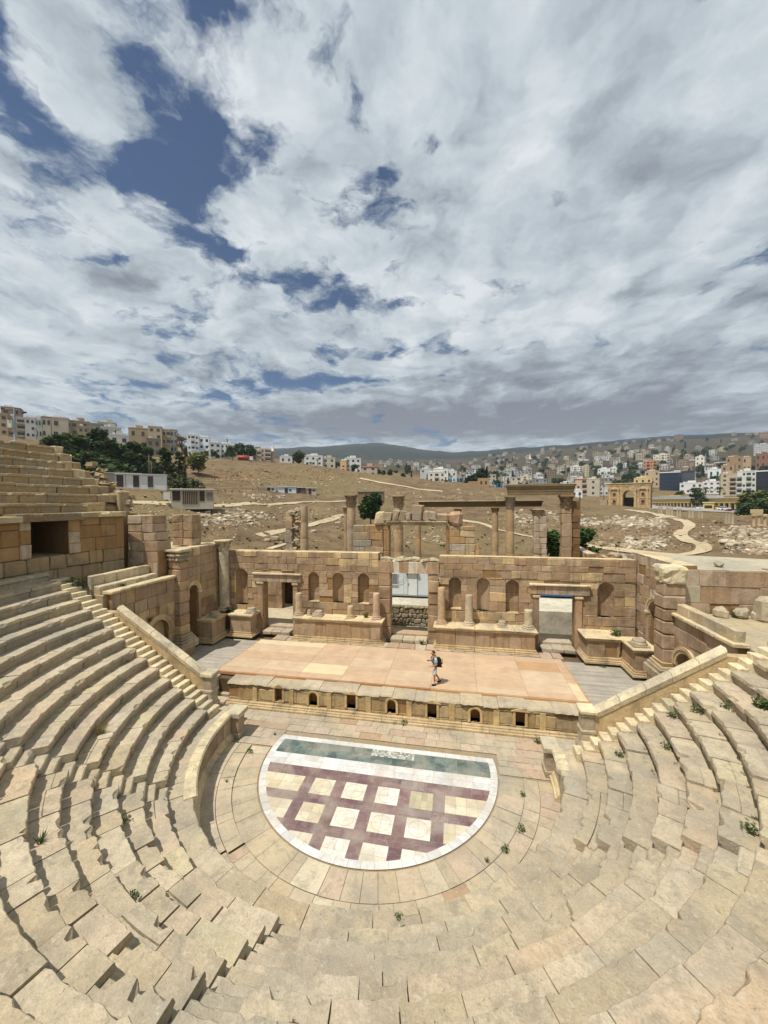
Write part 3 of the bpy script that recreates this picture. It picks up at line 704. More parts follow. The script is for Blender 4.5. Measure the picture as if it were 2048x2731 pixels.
for nm, xa, xb, lab in (('l', -14.0, -10.25, 'weathered grey plank deck left of the plywood stage'), ('r', 9.48, 13.3, 'weathered grey plank deck right of the plywood stage')):
    mb = MB(); y = 3.75
    while y < 8.9:
        x = xa
        while x < xb-.05:
            w = min(rnd.uniform(1.4, 2.6), xb-x); mb.block((x+.003, y+.006, 1.08), (w-.006, 0, 0), (0, .128, 0), (0, 0, .07+rnd.uniform(-.004, .004)), jit(S(158, 150, 136), .12), .006, .002); x += w
        y += .14
    t2 = mb.build('plank_deck', M_plank, None, lab, (xa+1.8, 6.2, 1.1)); tag(t2, None, 'plank deck', 'grey plank decks beside the stage')
mb = MB(); mb.box(-14.1, 13.6, 3.5, 10.3, -.3, 1.06, S(120, 100, 72))
tag(mb.build('stage_ground', M_soil), kind='structure')
mb = MB(); x = -9.4                                             # threshold paving along the scene wall
while x < 9.5:
    w = rnd.uniform(.6, 1.2); mb.bb(x, min(x+w, 9.6)-.01, 8.84, 9.7, 1.0, 1.36+rnd.uniform(-.02, .02), pick(PINK), .03, .02); x += w
tag(mb.build('stone_threshold', M_pave), kind='structure')
mb = MB(); mb.box(-13.6, 13.8, 10.2, 13.1, 1.1, 1.42, S(168, 150, 120)); tag(mb.build('back_pavement', M_pave), kind='structure')
# entrance chamber between the parapet pedestal and the stage, left
mb = MB(); mb.bb(-10.6, -9.85, 2.9, 3.7, .02, 1.2, pick(PINK)); mb.bb(-9.85, -9.1, 3.3, 3.8, .02, .3, pick(SEAT)); mb.bb(-9.7, -9.0, 2.7, 3.2, .01, .2, pick(SEAT))
tag(mb.build('corner_block', M_wall, None, 'small pinkish masonry block at the left corner of the stage front', (-10.2, 3.3, 0)), None, 'stone block')

# ------------------------------------------------------------ scene wall
WOCH = OCHRE+[S(176, 150, 112), S(204, 176, 130), S(186, 162, 126)]
YW = 10.3
def wall_part(name, x0, x1, z1, holes, par, pal=WOCH, **kw):
    mb = MB(); ashlar(mb, (x0, YW), (1, 0), (0, -1), x1-x0, 1.3, z1, [(a-x0, b-x0, c, d) for a, b, c, d in holes], pal, thick=.65, top_rough=.06, **kw)
    mb.bb(x0+.02, x1-.02, YW+.02, YW+.72, z1-.02, z1+.03, jit(S(206, 184, 140), .04), .02, .02)
    return mb.build(name, M_wall, par)
tw = thing('scene_wall', 'tall ashlar scene wall behind the stage, left half with doorway and arched niches', 'stage wall', (-8, 10.6, 1.3), 'scene wall halves')
nL = [(-13.02, -12.06, 3.25, 5.95, 1), (-7.26, -6.46, 3.72, 5.85, 0), (-5.42, -4.62, 3.72, 5.86, 1), (-3.58, -2.78, 3.72, 5.86, 0)]
wall_part('wall', -13.95, -2.1, 7.27, [(a, b, c, d) for a, b, c, d, k in nL]+[(-10.75, -8.43, 1.3, 5.06)], tw)
for a, b, c, d, k in nL: niche(tw, (-13.95, YW), (1, 0), (0, -1), a+13.95, b+13.95, c, d, k)
def lintel(par, x0, x1, z0, z1, n, y0=YW-.16, pal=PINK):
    mb = MB(); xs = [x0+(x1-x0)*i/n for i in range(n+1)]
    for i in range(n): 
        sk = .12*((i+.5)/n-.5)*2
        mb.block((xs[i]+.004, y0, z0), (xs[i+1]-xs[i]-.008, 0, 0), (0, YW-y0-.02, 0), (0, 0, z1-z0-.13), jit(rnd.choice(pal), .1), .012, .008)
    mb.bb(x0-.05, x1+.05, y0-.12, YW-.02, z1-.12, z1, jit(S(216, 196, 162), .04), .02, .008)
    return mb.build('lintel', M_wall, par)
lintel(tw, -11.5, -7.82, 5.07, 5.72, 7)
def jamb(par, x0, x1, z0, z1, y0=YW-.14, c=None):
    mb = MB(); z = z0
    while z < z1-.05:
        h = rnd.uniform(.6, 1.2); h = z1-z if z+h > z1-.3 else h; mb.bb(x0, x1, y0, YW-.03, z+.004, z+h-.004, jit(c or rnd.choice(OCHRE), .1), .015, .01); z += h
    mb.bb(x0-.06, x1+.06, y0-.06, YW-.03, z1-.02, z1+.12, jit(S(210, 186, 146), .04), .015, .006)
    return mb.build('door_jamb', M_wall, par)
jamb(tw, -11.2, -10.77, 1.3, 4.92); jamb(tw, -8.41, -8.05, 1.3, 4.9)
tw2 = thing('scene_wall', 'tall ashlar scene wall behind the stage, right half with doorway and four arched niches', 'stage wall', (8, 10.6, 1.3), 'scene wall halves')
nR = [(2.72, 3.53, 3.66, 5.8, 0), (4.55, 5.36, 3.6, 5.82, 1), (6.39, 7.21, 3.55, 5.74, 0), (11.92, 12.85, 3.55, 5.77, 1)]
wall_part('wall', 2.08, 14.1, 7.18, [(a, b, c, d) for a, b, c, d, k in nR]+[(8.45, 10.6, 1.3, 4.88)], tw2)
for a, b, c, d, k in nR: niche(tw2, (2.08, YW), (1, 0), (0, -1), a-2.08, b-2.08, c, d, k)
lintel(tw2, 7.88, 11.42, 4.9, 5.58, 8)
jamb(tw2, 10.62, 10.98, 1.3, 4.7); jamb(tw2, 8.1, 8.43, 1.3, 4.7, c=S(160, 136, 112))
tc_ = thing('central_gateway', 'tall central doorway of the scene wall under a heavy voussoir lintel', 'doorway', (0, 10.6, 1.3))
for xa, xb in ((-2.09, -1.24), (1.32, 2.07)):
    mb = MB(); z = 1.3
    while z < 5.9:
        h = rnd.uniform(.7, 1.1); h = 5.98-z if z+h > 5.6 else h
        o = rnd.uniform(-.06, .06); mb.bb(xa+max(o, 0)*(xa < 0), xb-max(o, 0)*(xa > 0), YW-.1+o, YW+.6, z+.005, z+h-.005, pick(OCHRE, .1), .04, .025); z += h
    mb.build('door_jamb', M_wall, tc_)
mb = MB(); xs = [-2.09, -1.5, -1.0, -.62, .0, .62, 1.25, 2.07]
for i in range(7):
    a, b = xs[i], xs[i+1]; s0 = (.10*(i-3), .10*(i-2))
    zb = 5.98; zt = 6.75+rnd.uniform(-.02, .02)
    mb.prism([(a+s0[0]*(.0)+.004, YW-.1, zb), (b-.004, YW-.1, zb), (b+(.14*(i+1-3.5)/3.5 if i < 6 else 0)-.004, YW-.1, zt), (a+(.14*(i-3.5)/3.5 if i > 0 else 0)+.004, YW-.1, zt)], (0, .7, 0), jit(S(216, 202, 178) if i in (2, 4) else rnd.choice(PINK+OCHRE), .07))
mb.build('lintel', M_wall, tc_)
mb = MB()
for k in range(26): mb.rock((rnd.uniform(-2, 2), rnd.uniform(YW, YW+.55), 6.82+rnd.uniform(0, .08)), rnd.uniform(.09, .22), jit(S(214, 196, 160), .1))
for k in range(7): mb.bb(-2.0+k*.57, -2.0+k*.57+.5, YW+.1, YW+.5, 6.76, 6.95+rnd.uniform(-.05, .12), pick(SEAT), .06, .05)
mb.build('broken_masonry', M_seat, tc_)
# steps in the three doors
for k, (x0, x1, lab) in enumerate(((-10.6, -8.5, 'worn stone door steps in the left doorway of the scene wall'), (-1.2, 1.3, 'worn stone door steps in the central doorway of the scene wall'), (8.5, 10.55, 'worn stone door steps in the right doorway of the scene wall'))):
    mb = MB(); n = 3
    for i in range(n):
        w = (x1-x0)/n; mb.bb(x0+i*w, x0+(i+1)*w-.012, 9.75, 10.6, 1.3, 1.58+rnd.uniform(-.02, .02), pick(SEAT), .04, .02)
    mb.bb(x0, x1, 10.6, 11.3, 1.3, 1.72, pick(PINK), .03, .02)
    tag(mb.build('door_steps', M_pave, None, lab, ((x0+x1)/2, 10.2, 1.3)), None, 'steps', 'worn steps in the scene wall doorways')
# ------------------------------------------------------------ column podia
def podium(boxes, zb, zt, lab, pal=OCHRE):
    b0 = boxes[0]; t = thing('column_podium', lab, 'podium', ((b0[0]+b0[1])/2, (b0[2]+b0[3])/2, zb), 'column podia along the scene wall')
    mb = MB(); 
    for bi, (x0, x1, y0, y1) in enumerate(boxes):
        L_ = x1-x0; mb.box(x0+.05, x1-.05, y0+.05, y1+bi*.003, zb, zt-.1, S(150, 118, 78))
        ashlar(mb, (x0, y0), (1, 0), (0, -1), L_, zb+.32, zt-.2, [], pal, (.9, 1.3), (.6, 1.4), .1, core=False)
        if y1-y0 > .2:
            ashlar(mb, (x0, y1), (0, -1), (-1, 0), y1-y0, zb+.32, zt-.2, [], pal, (.9, 1.3), (.5, 1.2), .1, core=False)
            ashlar(mb, (x1, y0), (0, 1), (1, 0), y1-y0, zb+.32, zt-.2, [], pal, (.9, 1.3), (.5, 1.2), .1, core=False)
    mb.build('body', M_wall, t)
    m1 = MB(); m2 = MB()
    for bi, (x0, x1, y0, y1) in enumerate(boxes):
        n = max(1, round((x1-x0)/1.3)); e_ = bi*.004
        for i in range(n):
            a = x0+(x1-x0)*i/n; b = x0+(x1-x0)*(i+1)/n
            ea = .0 if i else 1; eb = 0 if i < n-1 else 1
            for (o, za, z_) in ((.22, 0, .13), (.15, .125, .22), (.07, .215, .34)): m1.bb(a-o*ea+.003, b+o*eb-.003, y0-o+e_, y1, zb+za+e_, zb+z_+e_, jit(S(188, 164, 124), .06), .02, .01)
            for (o, za, z_, q) in ((.05, -.24, -.17, .01), (.11, -.175, -.09, .015), (.17, -.095, 0, .03)): m2.bb(a-o*ea+.003, b+o*eb-.003, y0-o+e_+rnd.uniform(0, q), y1, zt+za+e_, zt+z_+e_, jit(S(216, 194, 150), .07), q, q*.5)
    m1.build('base_moulding', M_wall, t); m2.build('cornice_slab', M_seat, t)
    return t
podium([(-7.85, -1.75, 9.16, YW-.03)], 1.3, 2.9, 'long stone column podium left of the central doorway with three column stubs on it')
podium([(1.92, 8.0, 9.16, YW-.03)], 1.3, 2.82, 'long stone column podium right of the central doorway with three column stubs on it')
podium([(-12.75, -11.15, 9.1, YW-.03), (-14.1, -13.15, 7.6, 9.15)], 1.3, 2.9, 'L-shaped stone podium in the left corner of the stage')
podium([(10.85, 12.6, 8.72, YW-.03), (12.75, 13.75, 7.15, 9.1)], 1.3, 2.82, 'L-shaped stone podium in the right corner of the stage')
# ------------------------------------------------------------ column stubs and bases
def base_prof(z, r): return [(r*1.42, z), (r*1.42, z+r*.12), (r*1.46, z+r*.22), (r*1.40, z+r*.36), (r*1.2, z+r*.42), (r*1.14, z+r*.52), (r*1.24, z+r*.6), (r*1.24, z+r*.72), (r*1.06, z+r*.8)]
def stub(x, y, z, r, h, lab, c):
    t = thing('column_stub', lab, 'column', (x, y, z), 'column stubs on the podia')
    mb = MB(); q = r*1.5; mb.bb(x-q, x+q, y-q, y+q, z-.02, z+r*.15, c, .015, .008); mb.lathe(x, y, base_prof(z+r*.14, r), jit(c, .03), 22, wob=.03); mb.build('base', M_seat, t)
    mb = MB(); zb = z+r*.92; prof = [(r*1.05, zb), (r, zb+.06)]+[(r*(1-.06*i/6)*(1+.012*sin(i*3.1)), zb+.06+(h-r*.92-.1)*i/6) for i in range(1, 7)]
    prof.append((r*.86, z+h+.01)); mb.lathe(x, y, prof, c, 20, True, .05); mb.build('shaft', M_seat, t)
C1 = S(196, 170, 132)
stub(-7.72, 9.62, 2.9, .24, 1.55, 'short fluted-looking column stub at the left end of the left podium', jit(S(200, 176, 138), .03))
stub(-3.95, 9.66, 2.9, .22, .80, 'knee-high column stub in the middle of the left podium beside weeds', C1)
stub(-2.12, 9.66, 2.9, .24, 1.75, 'slim pinkish column stub at the right end of the left podium by the central doorway', S(206, 172, 142))
stub(2.25, 9.74, 2.82, .25, 2.36, 'tallest of the column stubs, at the left end of the right podium', S(200, 168, 130))
stub(4.02, 9.68, 2.82, .26, 1.95, 'second tallest column stub, grey-beige, standing on the right podium', S(196, 178, 146))
stub(7.68, 9.6, 2.82, .27, 1.18, 'rounded chunky column stub at the right end of the right podium', S(204, 184, 148))
for (x, y, z, r, lab) in ((-11.35, 9.55, 2.9, .27, 'round column base disc on the left corner podium near the doorway'), (-13.4, 8.3, 2.9, .28, 'round column base disc on the podium by the left side wall'), (-6.3, 9.7, 2.9, .25, 'flat column base disc on the left podium'), (-7.0, 9.75, 2.9, .12, 'small stone knob on the left podium'), (6.1, 9.75, 2.82, .22, 'stacked broken base fragment on the right podium'), (13.15, 7.7, 2.82, .3, 'square-plinth column base on the right corner podium')):
    mb = MB(); q = r*1.4; mb.bb(x-q, x+q, y-q, y+q, z-.02, z+.1, pick(SEAT), .02, .015); mb.lathe(x, y, [(r*1.3, z+.09), (r*1.36, z+.15), (r*1.25, z+.22), (r*1.0, z+.26), (r*1.1, z+.32), (r*.95, z+.36)], pick(SEAT), 18, wob=.05)
    tag(mb.build('fallen_column_disc', M_seat, None, lab, (x, y, z)), None, 'column base', 'loose column bases on the podia')
def capital(mb, x, y, z0, z1, r, c, n=8):
    h = z1-z0; mb.lathe(x, y, [(r*.98, z0-.02), (r*1.06, z0), (r*1.0, z0+.05*h), (r*1.02, z0+.5*h), (r*1.2, z0+.75*h), (r*1.4, z0+.86*h)], c, 16)
    for row, (za, zb, o) in enumerate(((.03, .40, 0), (.28, .70, .5))):
        for i in range(n):
            a = 2*pi*(i+o)/n; ca, sa = cos(a), sin(a); w = r*.36; vs = []
            for t_, (rr, zz, ww) in enumerate(((1.04, za, 1), (1.14, (za+zb)/2, 1.1), (1.24+.1*row, zb-.04, .9), (1.46+.1*row, zb-.03, .6), (1.42+.1*row, zb-.10, .35))):
                for s_ in (-1, 1): vs.append((x+r*rr*ca-s_*w*ww*sa, y+r*rr*sa+s_*w*ww*ca, z0+zz*h))
            mb.add(vs, [(2*k, 2*k+1, 2*k+3, 2*k+2) for k in range(4)], jit(c, .06))
    for i in range(4):                                         # corner volutes
        a = pi/4+pi/2*i; mb.tube([(x+r*k*cos(a), y+r*k*sin(a), z0+zz*h) for k, zz in ((1.15, .6), (1.5, .78), (1.72, .86), (1.66, .78))], [r*.14, r*.16, r*.15, r*.08], jit(c, .05), 6)
    q = r*1.42; mb.bb(x-q, x+q, y-q, y+q, z0+.86*h, z1, jit(c, .05), .03, .02)
# ------------------------------------------------------------ side walls, pillars, analemma walls
def side_wall(sg, x, ya, yb, z0, z1, hy0, hy1, hz, lab, pal):
    t = thing('side_wall', lab, 'wall', (x, (ya+yb)/2, z0), 'side walls of the stage building')
    mb = MB(); O = (x, ya) if sg < 0 else (x, yb); U_ = (0, 1) if sg < 0 else (0, -1); Nn = (-sg, 0)
    h0, h1 = (hy0-ya, hy1-ya) if sg < 0 else (yb-hy1, yb-hy0)
    ashlar(mb, O, U_, Nn, yb-ya, z0, z1, [(h0, h1, z0, hz)], pal, (.45, .62), (.6, 1.4), .8, top_rough=.05)
    mb.bb(min(x, x+sg*.85), max(x, x+sg*.85), ya+.02, yb-.02, z1-.03, z1+.03, jit(S(206, 186, 146), .04), .03, .03); mb.build('wall', M_wall, t)
    mb = MB(); arch_fill(mb, O, U_, Nn, h0, h1, hz, .8, pick(pal)); uc, r_ = (h0+h1)/2, (h1-h0)/2
    arch_band(mb, O, U_, Nn, uc, hz-r_, r_, r_+.26, .0, .10, S(206, 184, 146))
    U3, N3 = Vector((*U_, 0)), Vector((*Nn, 0)); O3 = Vector((*O, 0))
    for u in (h0-.22, h1): 
        mb.block(O3+U3*u-N3*.02+Vector((0, 0, z0)), U3*.22, N3*.1, (0, 0, hz-r_-z0-.12), pick(PINK), .01, .006)
        mb.block(O3+U3*(u-.04)-N3*.02+Vector((0, 0, hz-r_-.12)), U3*.30, N3*.17, (0, 0, .13), jit(S(214, 196, 158), .04), .015, .005)
    mb.build('arched_doorway', M_wall, t)
    return t
side_wall(-1, -14.2, 6.0, YW+.6, 1.2, 7.85, 6.62, 7.62, 5.35, 'left side wall of the stage with a tall arched doorway in shade', WOCH)
side_wall(1, 14.15, 5.9, YW+.6, 1.2, 7.6, 7.35, 8.85, 5.2, 'right side wall of the stage with a moulded arched doorway', OCHRE+PINK+[S(210, 196, 172)])
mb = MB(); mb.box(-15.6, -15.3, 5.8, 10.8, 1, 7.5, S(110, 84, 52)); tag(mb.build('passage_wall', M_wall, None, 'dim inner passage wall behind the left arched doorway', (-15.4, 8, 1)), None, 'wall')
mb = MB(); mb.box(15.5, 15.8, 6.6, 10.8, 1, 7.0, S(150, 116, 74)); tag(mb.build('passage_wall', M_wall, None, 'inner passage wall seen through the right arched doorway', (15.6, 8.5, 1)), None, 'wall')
def pillar(x0, x1, y0, y1, z0, zc, z1, lab, capt, pal):
    t = thing('corner_pillar', lab, 'pillar', ((x0+x1)/2, (y0+y1)/2, z0), 'square pillars at the corners of the stage'); w = x1-x0
    mb = MB(); 
    for (o, a, b) in ((.34, 0, .45), (.24, .44, .6), (.16, .59, .75), (.08, .74, .92)): mb.bb(x0-o, x1+o, y0-o, y1+o, z0+a, z0+b, pick(SEAT+[S(200, 172, 124)]), .03, .02)
    mb.bb(x0-.3, x1+.3, y0-.3, y1, 1.05, z0+.02, pick(OCHRE), .03, .02)
    mb.build('base', M_wall, t)
    mb = MB(); z = z0+.91
    while z < zc-.02:
        h = rnd.uniform(.55, .85); h = zc-z if z+h > zc-.35 else h; o = rnd.uniform(-.03, .03); mb.bb(x0+o, x1+o, y0+o, y1-.02, z+.006, z+h-.006, pick(pal, .1), .05, .02); z += h
    mb.build('shaft', M_wall, t)
    mb = MB(); cx_, cy_ = (x0+x1)/2, (y0+y1)/2; h = z1-zc
    if capt == 'worn':
        n = 20; vs = []; lev = [(0, .93), (.12, .98), (.4, 1.0), (.65, 1.08), (.85, 1.12), (1.0, 1.02)]
        for t_, k in lev:
            for i in range(n):
                a = 2*pi*i/n; sq = min(1/max(abs(cos(a)), abs(sin(a))), 1.3); rr = w*.55*k*sq*(1+.14*noise.noise((cos(a)*3, sin(a)*3, t_*4))); vs.append((cx_+rr*cos(a), cy_+rr*sin(a), zc+t_*h+.05*noise.noise((cos(a)*2, sin(a)*2, t_*3+5))))
        mb.add(vs, [(k*n+i, k*n+(i+1) % n, (k+1)*n+(i+1) % n, (k+1)*n+i) for k in range(5) for i in range(n)]+[tuple(range(5*n, 6*n)), tuple(range(n))], S(214, 198, 160))
    else:
        mb.bb(x0+.03, x1-.03, y0+.03, y1, zc, z1, pick(SEAT)); 
        for fx, fy, nx_, ny_ in ((0, -1, 1, 0), (1, 0, 0, 1)):
            for rw in range(2):
                for i in range(4):
                    u = -w/2+w*(i+.5)/4+(rw-.5)*.08; bx = cx_+nx_*u+fx*(w/2+.03); by = cy_+ny_*u+fy*((y1-y0)/2+.02)
                    mb.rock((bx, by, zc+h*(.2+.35*rw)), .09+.02*rw, pick(SEAT, .1))
        mb.bb(x0-.14, x1+.14, y0-.14, y1+.06, z1-.16, z1+.02, jit(S(206, 188, 150), .04), .04, .03)
    mb.build('capital', M_seat, t)
pillar(-14.5, -13.6, 5.2, 6.1, 1.65, 7.2, 7.95, 'tall square pillar with worn leafy capital left of the stage', 'leaf', WOCH)
pillar(13.15, 14.1, 5.2, 6.1, 2.0, 6.8, 7.62, 'tall square pillar with chunky weathered capital right of the stage', 'worn', OCHRE)
t = thing('corner_column', 'tall pale round column with carved capital in the left corner of the scene wall', 'column', (-13.75, 9.95, 2.9))
mb = MB(); mb.lathe(-13.75, 9.95, base_prof(2.9, .36), S(200, 178, 136), 24); mb.build('base', M_seat, t)
mb = MB(); mb.lathe(-13.75, 9.95, [(.37, 3.2), (.36, 3.3), (.36, 4.6), (.35, 4.62), (.355, 4.66), (.345, 6.2), (.34, 7.35)], S(212, 196, 162), 24, wob=.03); mb.build('shaft', M_seat, t)
mb = MB(); capital(mb, -13.75, 9.95, 7.35, 8.12, .36, S(206, 188, 150)); mb.build('capital', M_seat, t)
# analemma walls over the side passages
def analemma(sg, x, ya, yb, zt, hy0, hy1, hz, lab, pal, bench):
    t = thing('passage_wall', lab, 'wall', (x, (ya+yb)/2, 0), 'retaining walls over the side passages')
    O = (x, ya) if sg < 0 else (x, yb); U_ = (0, 1) if sg < 0 else (0, -1); Nn = (-sg, 0)
    h0, h1 = (hy0-ya, hy1-ya) if sg < 0 else (yb-hy1, yb-hy0); mb = MB()
    ashlar(mb, O, U_, Nn, yb-ya, .1, zt, [(h0, h1, .1, hz)], pal, (.5, .7), (.6, 1.4), .5); mb.build('wall', M_wall, t)
    mb = MB(); arch_fill(mb, O, U_, Nn, h0, h1, hz, .5, pick(pal)); r_ = (h1-h0)/2; arch_band(mb, O, U_, Nn, (h0+h1)/2, hz-r_, r_, r_+.3, 0, .1, S(200, 176, 134)); mb.build('arch', M_wall, t)
    mb = MB(); n = 4
    for i in range(n):
        a = ya+(yb-ya)*i/n; b = ya+(yb-ya)*(i+1)/n; xa, xb = sorted((x-sg*.14, x+sg*.45)); mb.bb(xa, xb, a-(.12 if i == 0 else 0)+.004, b-.004, zt, zt+.16, jit(S(210, 190, 150), .06), .03, .01)
    mb.build('cornice', M_seat, t)
    mb = MB()
    for i in range(n):
        a = ya+.1+(yb-ya-.2)*i/n; b = ya+.1+(yb-ya-.2)*(i+1)/n; xa, xb = sorted((x+sg*.05, x+sg*.42)); 
        if bench: mb.bb(xa, xb, a+.006, b-.006, zt+.155, zt+bench, jit(S(192, 172, 138), .08), .03, .012)
    if bench: mb.build('parapet', M_seat, t)
analemma(-1, -14.0, .85, 5.2, 6.22, 3.05, 4.65, 3.98, 'left retaining wall with an arched side passage below the benches', WOCH, 0)
analemma(1, 13.6, 1.1, 5.2, 5.25, 3.35, 4.95, 3.75, 'right retaining wall with an arched side passage and moulded cornice', PINK+OCHRE, .62)
mb = MB(); mb.box(14.0, 26, .42, 5.75, -.3, 5.26,  S(176, 158, 124)); tag(mb.build('right_terrace', M_pave), kind='structure')
mb = MB(); mb.box(-26, -14.3, .63, 6.2, -.3, 6.18, S(170, 148, 112)); tag(mb.build('left_terrace', M_pave), kind='structure')
for (y0, y1, z0, z1, xa, xb, lab) in ((0, 0, 6.15, 6.62, -15.0, -14.55, 'front stone bench row above the left side passage'), (0, 0, 6.15, 7.12, -15.4, -15.1, 'higher stone bench back above the left side passage')):
    mb = MB(); n = 5
    for i in range(n): a = .75+3.75*i/n; mb.bb(xa, xb, a+.005, a+3.75/n-.005, z0, z1, jit(S(206, 188, 152), .07), .03, .015)
    tag(mb.build('stone_bench', M_seat, None, lab, (xa, 2.5, 5.9)), None, 'stone bench', 'benches above the left side passage')
# right masonry beyond the pillar and its flat roof
t = thing('masonry_block', 'massive ashlar block with a flat grey roof right of the stage', 'wall', (18, 8, 1.2))
mb = MB(); ashlar(mb, (14.35, 5.82), (1, 0), (0, -1), 3.7, 5.0, 7.38, [], PINK+OCHRE+[S(150, 140, 120), S(176, 164, 136)], (.5, .7), (.6, 1.5), .8); ashlar(mb, (18.06, 5.70), (1, 0), (0, -1), 8, 4.0, 7.45, [], PINK+[S(180, 164, 130)], (.6, .8), (.7, 1.6), .8); mb.build('wall', M_wall, t)
mb = MB(); mb.prism([(14.4, 5.9, 7.32), (26, 5.8, 7.32), (26, 9.3, 7.32), (20.9, 10.3, 7.32), (16.0, 11.9, 7.32), (14.95, 12.4, 7.32), (14.4, 10.9, 7.32)], (0, 0, .09), S(176, 166, 142)); mb.build('roof', M_pave, t)
mb = MB(); mb.prism([(14.95, 12.3, 1.2), (26, 9.0, 1.2), (26, 9.2, 1.2), (15, 12.5, 1.2)], (0, 0, 6.1), S(176, 150, 110)); mb.build('back_wall', M_wall, t)
# big rough stones at the right edge
for (x, y, z, sx_, sy_, sz_, lab) in ((16.4, 5.2, 5.25, .55, .5, .5, 'upright square block on the right terrace'), (15.6, 5.25, 5.15, .6, .5, .6, 'rough brown block against the wall on the right terrace'), (17.5, 4.9, 5.1, 1.2, .9, 1.25, 'huge eroded limestone block at the right edge above the terrace'), (19.0, 4.6, 5.1, 1.6, .9, 1.5, 'second huge eroded limestone block beyond the first at the right edge'), (17.0, 5.1, 5.15, .35, .35, .45, 'small grey boulder wedged between blocks on the right terrace'), (16.5, 6.9, 7.4, .38, .38, .32, 'rounded stone lying on the flat grey roof')):
    mb = MB(); mb.block((x-sx_/2, y-sy_/2, z), (sx_, .05, 0), (-.03, sy_, 0), (.03, .02, sz_), pick(SEAT), .14 if sz_ < .6 else .2, .05)
    tag(mb.build('stone_block', M_seat, None, lab, (x, y, z)), None, 'stone block', 'loose blocks at the right end')
# ------------------------------------------------------------ upper cavea on the left
RW = 16.72; TH0, TH1 = -pi-.235, -2.35
t = thing('gallery_wall', 'curved golden retaining wall with a dark doorway at the far left', 'wall', (-16.5, -.5, 7.1))
mb = MB(); aA, aB = -pi-.0555, -pi+.0535                         # doorway
aA, aB = math.atan2(.93, -16.7)-2*pi, math.atan2(-.85, -16.7)
def ring_wall(mb, R, a0, a1, z0, z1, pal, chs, bls, th=.5, wear=.012):
    z = z0
    while z < z1-.02:
        h = rnd.uniform(*chs); h = z1-z if z+h > z1-.25 else h; a = a0
        while a < a1-.004:
            w = rnd.uniform(*bls)/R; w = a1-a if a+w > a1-.3/R else w; d = rnd.uniform(-1, 1)*wear*1.5; g = .005/R
            P0 = Vector(((R+d)*cos(a+g), (R+d)*sin(a+g), z+.004)); P1 = Vector(((R+d)*cos(a+w-g), (R+d)*sin(a+w-g), z+.004)); rad = Vector((cos(a+w/2), sin(a+w/2), 0))
            mb.block(P0, P1-P0, rad*th, (0, 0, h-.008), pick(pal, .06), .02+wear, wear*.6); a += w
        z += h
RAW = calm([S(160, 140, 106), S(166, 142, 104), S(152, 130, 98), S(164, 148, 118), S(148, 124, 92)], .3)
ring_wall(mb, RW-.05, TH0, TH1, 6.8, 8.22, RAW, (.6, .8), (.7, 1.3), .6, .03)
GOLD = [S(160, 128, 86), S(154, 122, 80), S(164, 133, 92), S(148, 116, 76)]
ring_wall(mb, RW, TH0+.02, aA-.02, 8.22, 10.12, GOLD, (.6, .95), (.7, 1.3)); ring_wall(mb, RW, aB+.02, TH1, 8.22, 10.12, GOLD, (.6, .95), (.7, 1.3))
mb.build('wall', M_wall, t)
mb = MB(); ring_wall(mb, RW-.07, aA-.035, aA, 8.22, 10.0, GOLD+SEAT, (.5, .7), (.7, .8), .7); ring_wall(mb, RW-.07, aB, aB+.03, 8.22, 10.0, GOLD+SEAT, (.5, .7), (.7, .8), .7); ring_wall(mb, RW-.05, TH0, TH0+.03, 8.22, 10.12, GOLD, (1.9, 2), (.7, .9), .7); mb.build('pilaster', M_wall, t)
mb = MB()
for (a, b, z, n) in ((TH0+.0, aA-.035, 10.12, 3), (aB+.03, TH1, 10.0, 9)):
    for i in range(n): ring_block(mb, RW-.25, RW+.8, a+(b-a)*i/n, a+(b-a)*(i+1)/n, z-.02, z+.26+rnd.uniform(-.02, .02), jit(rnd.choice([S(206, 184, 138), S(186, 160, 112)]), .07), .8, False)
ring_block(mb, RW-.2, RW+.8, aA-.05, aB+.045, 9.98, 10.36, S(128, 104, 70), .6, False)
mb.build('cornice', M_seat, t)
mb = MB()
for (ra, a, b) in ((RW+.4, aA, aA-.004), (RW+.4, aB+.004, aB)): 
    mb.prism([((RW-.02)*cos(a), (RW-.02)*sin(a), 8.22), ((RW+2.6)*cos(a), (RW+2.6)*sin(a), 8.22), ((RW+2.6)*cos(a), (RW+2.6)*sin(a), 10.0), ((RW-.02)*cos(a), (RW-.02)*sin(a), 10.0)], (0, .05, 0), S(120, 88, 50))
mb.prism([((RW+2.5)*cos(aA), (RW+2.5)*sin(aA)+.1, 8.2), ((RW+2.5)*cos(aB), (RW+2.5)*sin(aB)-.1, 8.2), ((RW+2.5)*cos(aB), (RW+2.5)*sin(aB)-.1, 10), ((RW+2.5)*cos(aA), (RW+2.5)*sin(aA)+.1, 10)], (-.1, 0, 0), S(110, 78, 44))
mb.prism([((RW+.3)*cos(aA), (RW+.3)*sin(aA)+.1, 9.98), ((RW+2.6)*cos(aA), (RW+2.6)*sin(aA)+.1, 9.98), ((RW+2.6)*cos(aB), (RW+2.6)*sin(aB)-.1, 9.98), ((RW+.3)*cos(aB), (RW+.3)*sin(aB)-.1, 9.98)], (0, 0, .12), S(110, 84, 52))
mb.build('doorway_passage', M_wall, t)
mb = MB(); vs = []
for i in range(21):
    a = TH0+(TH1-TH0)*i/20; vs += [((RW+.1)*cos(a), (RW+.1)*sin(a), 8.2), ((RW+3)*cos(a), (RW+3)*sin(a), 8.2)]
mb.add(vs, [(2*i, 2*i+1, 2*i+3, 2*i+2) for i in range(20)], S(180, 160, 124)); mb.build('floor', M_pave, t)
